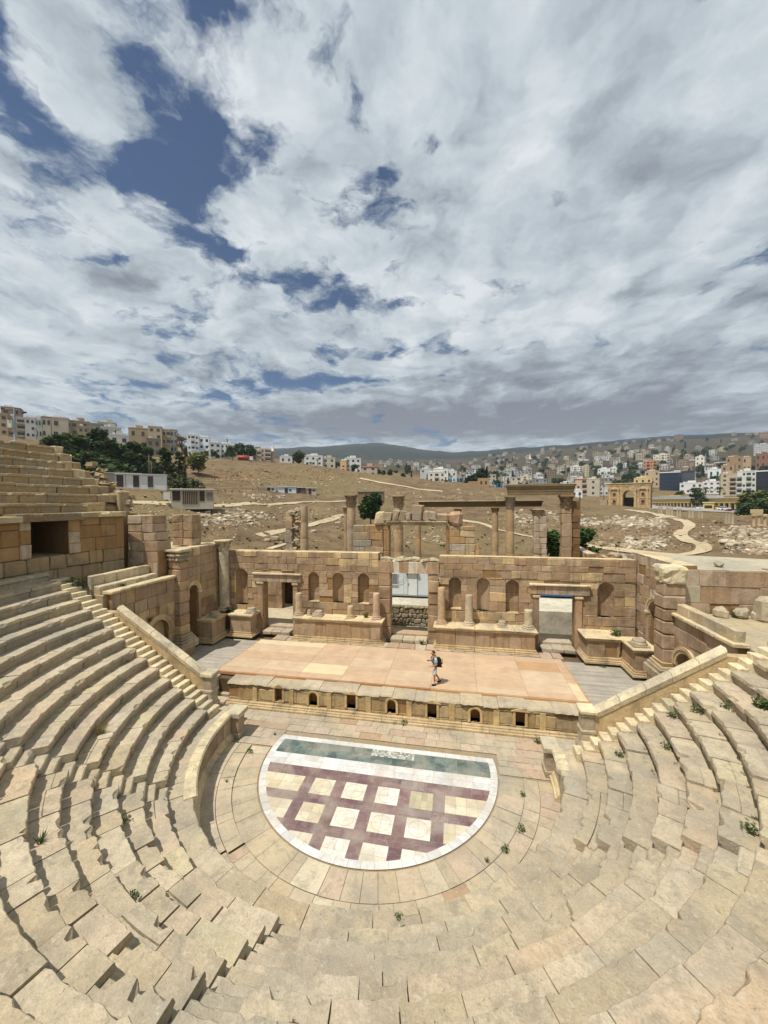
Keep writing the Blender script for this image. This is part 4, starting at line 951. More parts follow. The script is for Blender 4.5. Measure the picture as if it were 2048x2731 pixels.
t = thing('upper_seating', 'shaded upper tiers of weathered stone seats at the far left', 'stone seating', (-18.5, 1, 10.4))
UP = calm([S(174, 152, 114), S(166, 144, 106), S(180, 160, 124), S(160, 138, 102), S(170, 150, 116)], .2)
ends = [3.5, 3.4, 3.5, 3.55, 3.6, 3.6, 3.6, 3.8, 4.0]
for j in range(1, 9):
    R = 16.7+.62*j; z = 10.38+.50*j+(.04 if j > 1 else 0); a0 = -pi-math.asin(ends[j]/R); a1 = -2.35; mb = MB(); a = a0
    while a < a1-.01:
        ln = rnd.uniform(.8, 1.7)/R; ln = a1-a if a+ln > a1-.4/R else ln
        ring_block(mb, R, R+.75, a, a+ln, z-.52, z, pick(UP, .1), 1.3, True); a += ln
    mb.build('seat_row', M_seat, t)
    if j > 1:
        mb = MB(); ex = 5.0-.06*j; y = ends[j]+.03; xr = -sqrt(R*R-y*y)
        while y < ex-.1:
            w = min(rnd.uniform(.5, .8), ex-y); mb.bb(xr-.75+rnd.uniform(-.03, .03), xr+.02, y, y+w-.01, z-.52, z+.02+rnd.uniform(-.05, .02), pick(UP+[S(206, 186, 146)], .1), .04, .03); y += w
        mb.build('end_block', M_seat, t)
mb = MB()
for k in range(60):
    j = rnd.uniform(2, 6.5); R = 16.7+.62*j; mb.rock((-sqrt(R*R-25)+rnd.uniform(-.4, .5), 5.0+rnd.uniform(-.1, .45), 10.2+.5*j-rnd.uniform(0, .9)), rnd.uniform(.12, .24), pick(UP, .1))
mb.build('rubble_core', M_seat, t)
mb = MB(); mb.prism([(-17.3, 5.0, 6.0), (-24, 5.0, 6.0), (-24, 5.0, 14), (-22, 5.0, 13.9), (-17.5, 5.0, 10.6)], (0, -1.2, 0), S(150, 128, 92)); mb.prism([(-17.2, 4.0, 6.0), (-24, 4.0, 6), (-24, 4.0, 10.3), (-17.2, 4.0, 10.3)], (0, 1.3, 0), S(160, 136, 98)); mb.build('core', M_wall, t)
mb = MB(); ashlar(mb, (-17.6, 5.4), (1, 0), (0, -1), 1.0, 5.9, 10.2, [], GOLD+PINK, (.6, .8), (.6, .9), .6)
mb.bb(-17.6, -17.2, 4.6, 5.3, 10.2, 11.65, pick(UP), .06, .04)
tag(mb.build('wall_pier', M_wall, None, 'narrow wall pier closing the right end of the gallery wall', (-17, 5, 5.9)), None, 'wall')
# stepped pinkish masonry blocks behind the left terrace
t = thing('masonry_pier', 'tall stepped pier of pale pink ashlar blocks left of the stage', 'masonry pier', (-15.7, 5, 5.9))
mb = MB()
ashlar(mb, (-16.7, 4.55), (1, 0), (0, -1), 2.1, 5.9, 7.9, [], PINK, (.5, .6), (.6, 1.2), 1.2); mb.bb(-16.7, -14.62, 4.57, 5.9, 5.9, 7.88, pick(PINK))
z = 7.9
for (xa, xb, h) in ((-16.68, -14.6, .62), (-16.68, -14.75, .55), (-16.68, -14.85, .5), (-16.68, -14.9, .55)):
    mb.bb(xa, xa+(xb-xa)*.55, 4.56, 5.6, z+.004, z+h-.004, pick(PINK), .03, .02); mb.bb(xa+(xb-xa)*.55+.01, xb, 4.56, 5.7, z+.004, z+h-.004, pick(PINK), .03, .03); z += h
mb.build('masonry', M_wall, t)
mb = MB(); z = 7.9
for h in (.5, .55, .55, .55):
    mb.bb(-16.45, -15.6, 8.0, 9.0, z+.004, z+h-.004, pick(OCHRE), .04, .03); mb.bb(-15.59, -14.85, 8.0, 9.0, z+.004, z+h-.004, pick(OCHRE), .04, .03); z += h
tag(mb.build('masonry_pier', M_wall, None, 'golden block pier standing on the left side wall roof', (-15.6, 8.5, 7.9)), None, 'masonry pier')
mb = MB(); mb.box(-20, -14.95, 5.9, 10.9, 1.0, 7.8, S(186, 166, 130)); tag(mb.build('left_roof_terrace', M_pave), kind='structure')
# ============================================================ THE LAND AROUND
TU = [-300, 0, 200, 400, 600, 800, 1000, 1200, 1400, 1600, 1800, 2048, 2300]
TB = [math.atan((u-1024)/1008.9)+YAW for u in TU]
TD = [45, 60, 85, 110, 140, 200, 260, 350, 500, 750, 1100, 1600, 2600]
TV = [[1500, 1500, 1500, 1500, 1495, 1500, 1520, 1530, 1540, 1545, 1540, 1530, 1530],
      [1380, 1380, 1400, 1425, 1442, 1450, 1470, 1475, 1480, 1482, 1480, 1475, 1475],
      [1250, 1250, 1290, 1302, 1335, 1375, 1402, 1412, 1416, 1421, 1424, 1420, 1420],
      [1200, 1200, 1265, 1290, 1312, 1338, 1356, 1366, 1376, 1388, 1396, 1398, 1398],
      [1160, 1172, 1245, 1268, 1285, 1306, 1326, 1336, 1346, 1366, 1382, 1386, 1386],
      [1140, 1160, 1195, 1222, 1228, 1238, 1266, 1288, 1310, 1350, 1367, 1372, 1372],
      [1120, 1142, 1172, 1205, 1221, 1238, 1267, 1289, 1311, 1347, 1361, 1362, 1362],
      [1105, 1128, 1155, 1188, 1214, 1235, 1264, 1287, 1306, 1324, 1336, 1338, 1338],
      [1100, 1120, 1145, 1182, 1210, 1230, 1256, 1277, 1286, 1294, 1300, 1300, 1300],
      [1100, 1118, 1142, 1180, 1206, 1225, 1246, 1260, 1258, 1250, 1246, 1246, 1246],
      [1100, 1118, 1142, 1180, 1205, 1222, 1238, 1244, 1232, 1216, 1204, 1200, 1200],
      [1100, 1118, 1142, 1180, 1205, 1219, 1229, 1227, 1210, 1192, 1176, 1168, 1168],
      [1100, 1118, 1142, 1180, 1207, 1194, 1180, 1210, 1199, 1186, 1173, 1166, 1166]]
TZ = [[10.8+TD[j]*cos(min(max(TB[i]-YAW, -1.0), 1.0))*(1341-TV[j][i])/1008.9 for i in range(len(TU))] for j in range(len(TD))]
LD = [math.log(d) for d in TD]
def _idx(arr, v):
    if v <= arr[0]: return 0, 0.0
    if v >= arr[-1]: return len(arr)-2, 1.0
    for k in range(len(arr)-1):
        if v <= arr[k+1]: return k, (v-arr[k])/(arr[k+1]-arr[k])
def sstep(a, b, v): t = min(1, max(0, (v-a)/(b-a))); return t*t*(3-2*t)
def H(x, y):
    dx, dy = x-CAM.x, y-CAM.y; D = max(hypot(dx, dy), 1); be = atan2(dx, dy)
    i, s = _idx(TB, be); s = s*s*(3-2*s)*.5+s*.5
    if D < TD[0]: z = 2.75+(TZ[0][i]*(1-s)+TZ[0][i+1]*s-2.75)*sstep(37, 45, D)
    else:
        j, t = _idx(LD, math.log(D)); z = (TZ[j][i]*(1-t)+TZ[j+1][i]*t)*(1-s)+(TZ[j][i+1]*(1-t)+TZ[j+1][i+1]*t)*s
    am = .55*sstep(40, 70, D)+0.7*sstep(120, 320, D)+3*sstep(500, 1200, D)+8*sstep(1500, 2400, D); sc_ = .10 if D < 250 else .02 if D < 900 else .006
    z += am*noise.noise((x*sc_, y*sc_, 1.3))+.4*am*noise.noise((x*sc_*3.1, y*sc_*3.1, 7.7))+.10*sstep(40, 60, D)*noise.noise((x*.9, y*.9, 2.2))
    if D > 2700: z -= (D-2700)*.25
    if abs(be) > 1.35: z = min(z, 2.8)
    if D < 60:                                                # the theatre stands in a hollow of its own
        k = max(sstep(19.5, 24, y), sstep(27, 34, abs(x))); z = -.7+(z+.7)*k
    return z
def G(u, v, dmax=3000):                                       # the spot on the ground seen there
    d = _f+(u-1024)/1008.9*_r2-(v-1365.5)/1008.9*_u2; d = d/hypot(d.x, d.y); D = 40.0; last = D
    while D < dmax:
        if CAM.z+d.z*D < H(CAM.x+d.x*D, CAM.y+d.y*D): break
        last = D; D *= 1.012
    for _ in range(14):
        m = (last+D)/2
        if CAM.z+d.z*m < H(CAM.x+d.x*m, CAM.y+d.y*m): D = m
        else: last = m
    x, y = CAM.x+d.x*D, CAM.y+d.y*D; return Vector((x, y, H(x, y)))
def AT(u, D):                                                 # the ground at a bearing and distance
    be = math.atan((u-1024)/1008.9)+YAW; x, y = CAM.x+D*sin(be), CAM.y+D*cos(be); return Vector((x, y, H(x, y)))
def PX(D, u=1024): return D*cos(math.atan((u-1024)/1008.9))/1008.9    # metres per photo pixel
mb = MB(); nb = 430; nd = 260; vs = []; tw_ = []
bes = [-1.12+2.05*i/nb for i in range(nb+1)]
Ds = [20*(4200/20)**(j/nd) for j in range(nd+1)]
for D in Ds:
    for be in bes: x, y = CAM.x+D*sin(be), CAM.y+D*cos(be); vs.append((x, y, H(x, y)))
fs = []; m = nb+1
for j in range(nd):
    for i in range(nb): fs.append((j*m+i, j*m+i+1, (j+1)*m+i+1, (j+1)*m+i))
mb.v = vs; mb.f = fs
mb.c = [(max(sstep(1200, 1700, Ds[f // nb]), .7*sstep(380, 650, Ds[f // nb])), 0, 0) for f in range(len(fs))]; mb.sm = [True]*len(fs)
back = [(-1.12-(2*pi-2.05)*i/24) for i in range(25)]           # coarse land behind the viewer
o = len(mb.v); DB = [20, 60, 200, 800, 4200]
for D in DB:
    for be in back: x, y = CAM.x+D*sin(be), CAM.y+D*cos(be); mb.v.append((x, y, min(H(x, y), 3) if D < 800 else -40))
for j in range(4):
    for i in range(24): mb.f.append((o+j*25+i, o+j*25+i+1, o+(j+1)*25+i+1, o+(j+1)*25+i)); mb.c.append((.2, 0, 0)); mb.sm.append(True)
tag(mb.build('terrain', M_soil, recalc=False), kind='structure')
mb = MB(); mb.box(-30, 34, -45, 22, -1.2, -.5, S(120, 100, 72)); tag(mb.build('theatre_ground', M_soil), kind='structure')
# tracks
def track(pts, w, name='dirt_track'):
    P = [G(u, v) for u, v in pts]; q = []
    for a, b in zip(P, P[1:]):
        n = max(2, int((b-a).length/2.5)); q += [a.lerp(b, t/n) for t in range(n)]
    q.append(P[-1]); 
    for _ in range(5): q = [q[0]]+[(q[i-1]+q[i]*2+q[i+1])/4 for i in range(1, len(q)-1)]+[q[-1]]
    mb = MB(); vs = []
    for i, c in enumerate(q):
        d = q[min(i+1, len(q)-1)]-q[max(i-1, 0)]; n = Vector((d.y, -d.x, 0)).normalized(); wob = 1+.35*noise.noise((c.x*.15, c.y*.15, 3))
        for s in (-1, -.33, .33, 1):
            e = c+n*s*w/2*wob; dist = hypot(e.x-CAM.x, e.y-CAM.y); vs.append((e.x, e.y, H(e.x, e.y)+.05+.0008*dist))
    mb.add(vs, [(i*4+k, i*4+k+1, i*4+k+5, i*4+k+4) for i in range(len(q)-1) for k in range(3)], (1, 1, 1), True)
    tag(mb.build(name, M_path, recalc=True), kind='structure')
track([(1795, 1383), (1830, 1392), (1846, 1402), (1830, 1414), (1800, 1424), (1815, 1438), (1860, 1448), (1888, 1460), (1880, 1472), (1850, 1480), (1780, 1482), (1700, 1474), (1620, 1465), (1560, 1452), (1500, 1442)], 1.7)
track([(330, 1340), (450, 1346), (560, 1349), (650, 1348), (760, 1342), (850, 1338), (925, 1336)], 1.8)
track([(690, 1430), (760, 1416), (830, 1402), (880, 1386), (925, 1373)], 1.8)
track([(1180, 1376), (1250, 1390), (1310, 1404), (1370, 1424), (1430, 1432)], 1.8)
track([(1670, 1360), (1720, 1364), (1790, 1382)], 4)
track([(960, 1276), (1030, 1290), (1100, 1302), (1180, 1312)], 2.5)
# concrete apron and rear court
mb = MB(); mb.box(-3.6, 15, 13.6, 23.5, -.6, 2.88, S(196, 188, 166)); tag(mb.build('concrete_pad', M_pave), kind='structure')
mb = MB(); mb.box(-16, -3.7, 13.1, 22, -.6, 1.40, S(190, 174, 142)); tag(mb.build('rear_court', M_pave), kind='structure')
# rubble retaining wall seen through the central doorway
def rubble_wall(x0, x1, y, z0, z1, lab, sz=.34, pal=None, th=.5):
    mb = MB(); z = z0; mb.box(x0, x1, y+.14, y+th, z0, z1-.06, S(120, 100, 70))
    while z < z1-.05:
        h = rnd.uniform(.6, 1.2)*sz; h = z1-z if z+h > z1-.1 else h; x = x0
        while x < x1-.02:
            w = rnd.uniform(.6, 1.7)*sz; w = min(w, x1-x); mb.bb(x+.008, x+w-.008, y+rnd.uniform(-.03, .05), y+.3, z+.006, z+h-.006, pick(pal or [S(150, 132, 100), S(138, 120, 90), S(160, 142, 110), S(128, 110, 82)], .12), .06, .03); x += w
        z += h
    return tag(mb.build('rubble_wall', M_far if False else M_seat, None, lab, ((x0+x1)/2, y, z0)), None, 'rubble wall')
rubble_wall(-3.5, 3.6, 13.1, 1.4, 2.92, 'rough rubble retaining wall seen through the central doorway')
rubble_wall(4.5, 14, 14.6, 1.4, 2.2, 'low shaded rubble wall seen through the right doorway')
t = thing('rear_wall', 'low back wall with a dark opening seen through the left doorway', 'wall', (-12, 16, 1.4)); mb = MB(); ashlar(mb, (-16.5, 16), (1, 0), (0, -1), 8.2, 1.4, 6.2, [(4.4, 6.2, 1.4, 4.3)], OCHRE, (.5, .7), (.6, 1.2), .6); mb.build('wall', M_wall, t)
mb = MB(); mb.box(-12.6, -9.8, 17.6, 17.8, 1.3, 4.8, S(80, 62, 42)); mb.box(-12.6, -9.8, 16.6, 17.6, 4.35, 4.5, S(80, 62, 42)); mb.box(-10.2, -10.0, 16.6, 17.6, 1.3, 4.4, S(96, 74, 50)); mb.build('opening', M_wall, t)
# portable cabins behind the scene wall
def cabin(x0, x1, y0, y1, z0, z1, c, frame, lab, kind):
    t = thing('portable_cabin', lab, 'cabin', ((x0+x1)/2, (y0+y1)/2, z0))
    mb = MB(); mb.box(x0+.05, x1-.05, y0+.03, y1-.03, z0+.16, z1-.06, c)
    n = int((x1-x0)/1.15)
    for i in range(n+1): xx = x0+.05+(x1-x0-.1)*i/n; mb.box(xx-.012, xx+.012, y0+.015, y0+.04, z0+.2, z1-.1, tuple(k*.72 for k in c))
    mb.build('body', M_paint, t)
    mb = MB()
    for a, b, c_, d in ((x0, x1, z0+.06, z0+.2), (x0, x1, z1-.12, z1)): mb.box(a, b, y0, y1, c_, d, frame)
    for xx in (x0, x1-.12): mb.box(xx, xx+.12, y0, y0+.1, z0+.2, z1-.12, frame)
    for xx in (x0+.3, (x0+x1)/2, x1-.5): mb.box(xx, xx+.3, y0+.2, y0+.6, z0-.12, z0+.07, S(90, 90, 88))
    mb.build('frame', M_paint, t)
    return t
t = cabin(-4.6, 2.4, 15.75, 18.2, 2.98, 5.45, S(206, 212, 210), S(150, 156, 160), 'pale grey portable cabin with barred window and door seen through the central doorway', 0)
mb = MB(); mb.box(-.72, .03, 15.74, 15.76, 3.14, 4.95, S(214, 218, 214))
for a, b, c, d in ((-.76, -.72, 3.14, 4.98), (.03, .07, 3.14, 4.98), (-.76, .07, 4.95, 4.99)): mb.box(a, b, 15.72, 15.76, c, d, S(140, 146, 148))
dr = mb.build('door', M_paint, t); mb = MB(); mb.box(-.70, -.66, 15.69, 15.75, 3.95, 4.1, S(80, 80, 80)); mb.build('handle', M_paint, dr); mb = MB(); mb.box(-.9, .2, 15.55, 15.76, 4.97, 5.04, S(220, 222, 220)); mb.build('door_canopy', M_paint, t)
mb = MB(); mb.box(-2.2, -1.6, 15.73, 15.765, 4.0, 4.85, S(60, 66, 70))
wi_ = mb.build('window', M_glass, t); mb = MB()
for i in range(7): mb.box(-2.2+.1*i-.012, -2.2+.1*i+.012, 15.69, 15.72, 3.98, 4.88, S(220, 222, 220))
for z in (3.92, 4.86): mb.box(-2.25, -1.55, 15.68, 15.74, z, z+.06, S(210, 212, 210))
mb.build('window_bars', M_paint, wi_)
mb = MB(); mb.tube([(-1.55, 15.7, 4.1), (-1.2, 15.69, 4.25), (-.95, 15.69, 4.6), (-.85, 15.7, 4.95)], .012, S(40, 40, 40), 5); mb.build('cable', M_paint, t)
t = cabin(9.6, 15.4, 17.6, 20, 2.98, 5.6, S(206, 220, 224), S(44, 92, 140), 'portable cabin with blue frame seen through the right doorway', 1)
# ------------------------------------------------------------ standing ruins behind the scene wall
t = thing('ruined_gateway', 'ruined gateway of block piers carrying a cracked lintel topped with broken arch stones', 'gateway', (-.4, 20, 2.88))
def pier(mb, x0, x1, y0, y1, z0, z1, pal, a=.1, hh=(.5, .75)):
    z = z0
    while z < z1-.05:
        h = rnd.uniform(*hh); h = z1-z if z+h > z1-.3 else h; sp = x0+(x1-x0)*rnd.choice((.4, .55, .62)) if x1-x0 > 1 else None
        for a_, b_ in (((x0, sp), (sp, x1)) if sp else ((x0, x1),)):
            o = rnd.uniform(-.04, .04); mb.bb(a_+.006+(o if a_ == x0 else 0), b_-.006+(o if b_ == x1 else 0), y0+rnd.uniform(-.03, .03), y1, z+.006, z+h-.006, pick(pal, a), .04, .02)
        z += h
GP = [S(176, 152, 120), S(186, 160, 124), S(160, 142, 114), S(182, 144, 100), S(168, 158, 138)]
mb = MB(); pier(mb, -6.6, -3.66, 20, 20.9, 2.88, 8.66, GP); mb.build('pier', M_wall, t)
mb = MB(); pier(mb, 2.62, 4.9, 20, 20.9, 2.88, 8.6, GP); mb.bb(4.9, 5.25, 20.1, 20.8, 2.9, 7.0, pick(GP)); mb.build('pier', M_wall, t)
mb = MB(); pier(mb, -3.62, -3.05, 19.9, 20.9, 2.88, 8.68, [S(170, 132, 88), S(160, 124, 84)], .06, (1.5, 2)); mb.build('door_jamb', M_wall, t)
mb = MB(); pier(mb, 2.3, 2.6, 19.95, 20.8, 2.88, 8.66, [S(160, 122, 80), S(150, 114, 76)], .06, (1.5, 2)); mb.build('door_jamb', M_wall, t)
mb = MB()
for i in range(4): a = -3.3+5.65*i/4; mb.bb(a+.005, a+1.41-.005, 19.85, 20.9, 8.66, 8.88+rnd.uniform(-.01, .02), S(190, 166, 128)); mb.bb(a+.005, a+1.41-.005, 19.75, 20.9, 8.87, 9.0, S(206, 184, 146)); mb.bb(a+.005, a+1.41-.005, 19.68, 20.9, 8.99, 9.1, S(196, 172, 134))
mb.build('lintel', M_wall, t)
mb = MB(); xs = [-3.55, -2.75, -2.1, -1.5, -.95, .1, .75, 1.45, 2.5]; hs_ = [9.95, 10.1, 10.05, 9.85, 10.55, 10.05, 10.0, 9.75]
for i in range(8): mb.block((xs[i]+.005, 19.7+.1*(i % 3), 9.09), (xs[i+1]-xs[i]-.01, 0, 0), (0, 1, 0), (rnd.uniform(-.15, .15), 0, hs_[i]-9.1), jit(rnd.choice([S(168, 146, 116), S(176, 150, 118), S(156, 134, 104)]), .1), .09, .08)
mb.block((-4.45, 19.8, 8.75), (1.0, .02, -.05), (0, 1, 0), (.12, 0, 1.25), S(200, 176, 138), .2, .1); mb.block((2.45, 19.8, 8.62), (1.25, 0, -.05), (0, 1, 0), (.1, 0, 1.35), S(190, 150, 112), .22, .1)
mb.build('broken_arch_stone', M_seat, t)
def column(x, y, z0, zc, z1, r, lab, c, cap=True, drums=3, cc=None):
    t = thing('column', lab, 'column', (x, y, z0), 'standing columns behind the scene wall')
    mb = MB(); mb.lathe(x, y, base_prof(z0+.2, r), jit(c, .04), 20, wob=.03); q = r*1.5; mb.bb(x-q, x+q, y-q, y+q, z0, z0+.22, jit(c, .05), .03, .02); mb.build('base', M_seat, t)
    mb = MB(); zb = z0+.2+r*.8; n = drums
    for i in range(n):
        a = zb+(zc-zb)*i/n; b = zb+(zc-zb)*(i+1)/n; ra = r*(1-.13*i/n); rb = r*(1-.13*(i+1)/n); mb.lathe(x, y, [(ra*.985, a), (ra, a+.03), ((ra+rb)/2*1.005, (a+b)/2), (rb, b-.03), (rb*.985, b)], jit(c, .08), 22, wob=.03)
    mb.build('shaft', M_seat, t)
    if cap: mb = MB(); capital(mb, x, y, zc, z1, r*.88, cc or jit(c, .06)); mb.build('capital', M_seat, t)
    return t
column(-7.6, 23, 2.88, 10.37, 11.7, .5, 'thick pinkish column with dark leafy capital left of the ruined gateway', S(186, 158, 126), cc=S(150, 126, 92))
column(-2.58, 23, 2.88, 10.35, 11.58, .5, 'thick column with leafy capital rising behind the ruined gateway', S(188, 156, 118), cc=S(160, 134, 98))
column(-.6, 23, 2.88, 9.0, 9.5, .33, 'slim golden column standing inside the ruined gateway', S(190, 150, 104))
column(-8.9, 25.5, 2.88, 9.65, 10.4, .3, 'slim column half hidden behind the thick pinkish column', S(178, 142, 102))
column(3.4, 25, 2.88, 9.7, 10.2, .33, 'slim column whose small capital shows beside the broken arch stones', S(176, 140, 100))
column(-12.85, 23, 2.88, 10.5, 10.6, .46, 'broken column without capital beside crumbling masonry on the left', S(190, 160, 122), False, 4)
column(8.57, 24.6, 2.88, 10.1, 11.45, .43, 'tall golden column with leafy capital carrying the high beam', S(176, 142, 100), cc=S(150, 120, 84))
column(7.3, 26.5, 2.88, 9.75, 10.25, .36, 'slim golden column under the lower long beam on the right', S(186, 152, 110), cc=S(150, 122, 86))
def beam(xa, xb, y, z0, z1, lab, c, d=.8):
    t = thing('entablature_beam', lab, 'stone beam', ((xa+xb)/2, y, z0), 'carved stone beams carried by the columns'); mb = MB(); h = z1-z0
    for (a, b, o, k) in ((0, .3, .0, .86), (.29, .58, .04, .8), (.57, .85, .08, .9), (.84, 1, .18, 1.15)): mb.bb(xa-o, xb+o, y-d/2-o, y+d/2+o, z0+a*h, z0+b*h, tuple(q*k for q in c), .03, .012)
    mb.build('beam', M_wall, t)
    mb = MB(); mb.bb(xa-.2, xb+.2, y-d/2-.22, y+d/2+.2, z1-.01, z1+.06, S(186, 168, 132), .03, .02); mb.build('top_slab', M_seat, t)
beam(8.35, 14.45, 24.6, 11.5, 12.5, 'high carved stone beam spanning two columns on the right', S(142, 120, 84)); beam(-.75, 11.9, 26.5, 10.3, 10.92, 'long low carved stone beam running behind the columns', S(120, 100, 64), .7)
t = thing('masonry_pier', 'slender pier of pale blocks with a small capital right of the tall golden column', 'masonry pier', (11.5, 25, 2.88)); mb = MB(); pier(mb, 10.85, 12.1, 24.6, 25.4, 2.88, 9.4, PINK, .08, (.45, .8)); mb.build('masonry', M_wall, t); mb = MB(); capital(mb, 11.25, 25, 9.4, 10.1, .42, S(178, 150, 116)); mb.bb(11.5, 12.2, 24.7, 25.4, 9.4, 9.95, S(180, 152, 118), .06, .04); mb.build('capital', M_seat, t)
t = thing('masonry_pier', 'golden pier of big blocks with a broken capital under the high beam', 'masonry pier', (13.85, 24.6, 2.88)); mb = MB(); pier(mb, 13.38, 14.3, 24.2, 25, 2.88, 10.1, OCHRE, .09, (.8, 1.4)); mb.build('masonry', M_wall, t); mb = MB(); capital(mb, 13.85, 24.6, 10.1, 11.48, .45, S(140, 110, 74)); mb.build('capital', M_seat, t)
mb = MB(); pier(mb, 14.32, 15.1, 24.4, 25.2, 2.88, 10.9, [S(122, 92, 58), S(110, 82, 52), S(136, 104, 66)], .12, (.6, 1.0)); tag(mb.build('masonry_pier', M_wall, None, 'dark rough masonry pier leaning on the golden pier', (14.7, 24.8, 2.88)), None, 'masonry pier')
mb = MB(); pier(mb, -14.9, -14.1, 22.7, 23.4, 2.88, 9.9, GP, .12, (.5, .9))
for k in range(90): mb.rock((rnd.uniform(-14.3, -13.3), 23+rnd.uniform(-.25, .3), rnd.uniform(3, 10.2)), rnd.uniform(.18, .32), pick(GP, .12))
tag(mb.build('masonry_pier', M_seat, None, 'crumbling rubble pier beside the broken column on the left', (-14.2, 23, 2.88)), None, 'masonry pier')
def ruin_wall(p0, p1, z0, z1, lab, th=1.0, pal=PINK, rough=.08):
    d = Vector((p1[0]-p0[0], p1[1]-p0[1])); Ln = d.length; d /= Ln; n = Vector((d.y, -d.x)); 
    if n.dot(Vector((CAM.x-p0[0], CAM.y-p0[1]))) < 0: n = -n
    mb = MB(); U_ = (d.x, d.y)
    ashlar(mb, p0, U_, (n.x, n.y), Ln, z0, z1, [], pal, (.5, .7), (.7, 1.5), th, top_rough=rough)
    mb.block((p0[0]-n.x*th, p0[1]-n.y*th, z1-.08), (d.x*Ln, d.y*Ln, 0), (n.x*th, n.y*th, 0), (0, 0, .12), S(196, 180, 148), .05, .03)
    return tag(mb.build('ruin_wall', M_wall, None, lab, (p0[0], p0[1], z0)), None, 'ruined wall')
ruin_wall((-26.5, 33.2), (-30.5, 48), 1.5, 4.6, 'long low ruined wall receding behind the left scene wall'); ruin_wall((-21.5, 32.7), (-22.3, 43), 1.5, 4.6, 'second low ruined wall receding beside the broken column'); ruin_wall((-25.2, 33.5), (-25.3, 39.5), 1.5, 4.5, 'short low wall between two longer ruined walls', .6)
ruin_wall((-24.5, 33), (-21.6, 33), 1.5, 4.0, 'low cross wall joining the ruined walls on the left')
ruin_wall((15.3, 23.2), (15.7, 29), 2, 5.9, 'pale straight wall top behind the right scene wall', .8, PINK+[S(196, 186, 160)]); 
mb = MB(); 
for k in range(150): x = rnd.uniform(15.9, 22.5); mb.rock((x, 26.5+(x-16)*.25+rnd.uniform(-.4, .4), rnd.uniform(3.2, 5.4)), rnd.uniform(.2, .42), pick(GP, .12))
tag(mb.build('rubble_wall', M_seat, None, 'tumbled rubble wall running right behind the scene wall', (19, 27, 3)), None, 'rubble wall')
# ------------------------------------------------------------ trees
def leaves(mb, blobs, n, size, cols, r, flat=.5):
    tot = sum(b[3]**2 for b in blobs)
    for (bx, by, bz, br, kz) in blobs:
        m = int(n*br*br/tot)+1; base = r.choice(cols)
        for _ in range(m):
            while True:
                d = Vector((r.uniform(-1, 1), r.uniform(-1, 1), r.uniform(-1, 1)))
                if .25 < d.length < 1: break
            d = d*(.55+.45*r.random()**.5)/max(d.length, .5)*d.length**.35
            c = Vector((bx+d.x*br, by+d.y*br, bz+d.z*br*kz)); a = Vector((r.uniform(-1, 1), r.uniform(-1, 1), r.uniform(-flat, flat))).normalized(); b = a.cross(Vector((r.uniform(-1, 1), r.uniform(-1, 1), 1))).normalized(); s = size*r.uniform(.6, 1.4)
            q = jit(base, .22, r); mb.add([c-a*s-b*s*.45, c+a*s*.2-b*s*.6, c+a*s+b*s*.1, c-a*s*.1+b*s*.6], ((0, 1, 2, 3),), q)
def tree(name, x, y, z, h, w, lab, cat='tree', style='round', cols=None, group=None, n=900, seed=0, trunk_h=.3):
    r = random.Random(seed*7+3); t = thing(name, lab, cat, (x, y, z), group); cols = cols or [S(78, 92, 46), S(62, 78, 38), S(92, 104, 56)]
    mb = MB(); th = h*trunk_h; rt = max(.06, h*.022); mb.tube([(x, y, z-.4), (x+.05*h*r.uniform(-.5, .5), y, z+th*.6), (x+.03*h*r.uniform(-1, 1), y, z+th+h*.15), (x, y, z+h*.75)], [rt*1.3, rt, rt*.8, rt*.25], S(104, 84, 60), 7)
    for k in range(6): a = r.uniform(0, 6.28); mb.tube([(x, y, z+th*(.8+.4*r.random())), (x+cos(a)*w*.2, y+sin(a)*w*.2, z+th+h*.2), (x+cos(a)*w*.38, y+sin(a)*w*.38, z+th+h*.32)], [rt*.55, rt*.35, rt*.12], S(98, 80, 58), 5)
    mb.build('trunk', M_bark, t)
    bl = []
    if style == 'cypress':
        for k in range(9): f = k/8; bl.append((x+r.uniform(-.1, .1)*w, y+r.uniform(-.1, .1)*w, z+h*(.08+.88*f), w*.5*(1-f)**.6*(.9+.2*r.random())+.12, 1.6))
    elif style == 'pine':
        for k in range(18): f = r.random(); a = r.uniform(0, 6.28); rad = w*.40*(1-f*.7)*r.random()**.5; bl.append((x+cos(a)*rad, y+sin(a)*rad, z+h*(trunk_h*.7+(1-trunk_h*.7)*f*.92), w*r.uniform(.2, .32)*(1.1-f*.5), .75))
    else:
        for k in range(16): a = r.uniform(0, 6.28); rad = w*.32*r.random()**.5; f = r.random(); bl.append((x+cos(a)*rad, y+sin(a)*rad, z+h*(trunk_h+.12+(.8-trunk_h)*f), w*r.uniform(.2, .31), .85))
    mb = MB(); leaves(mb, bl, int(n*1.5), max(.10, w*(.075 if style != 'cypress' else .2)), cols, r); mb.build('crown', M_leaf, t, recalc=False)
    return t
DK = [S(66, 84, 48), S(56, 72, 42), S(78, 94, 52), S(86, 102, 56)]; MD = [S(80, 98, 46), S(66, 84, 40), S(94, 110, 54)]; LT = [S(116, 122, 60), S(100, 110, 52), S(128, 130, 70)]
def T(u, vt, vb, wpx, D, name, lab, **k):
    p_ = AT(u, D); s = PX(D, u); return tree(name, p_.x, p_.y, p_.z-.2, max(1.5, (vb-vt)*s+0), wpx*s, lab, **k)
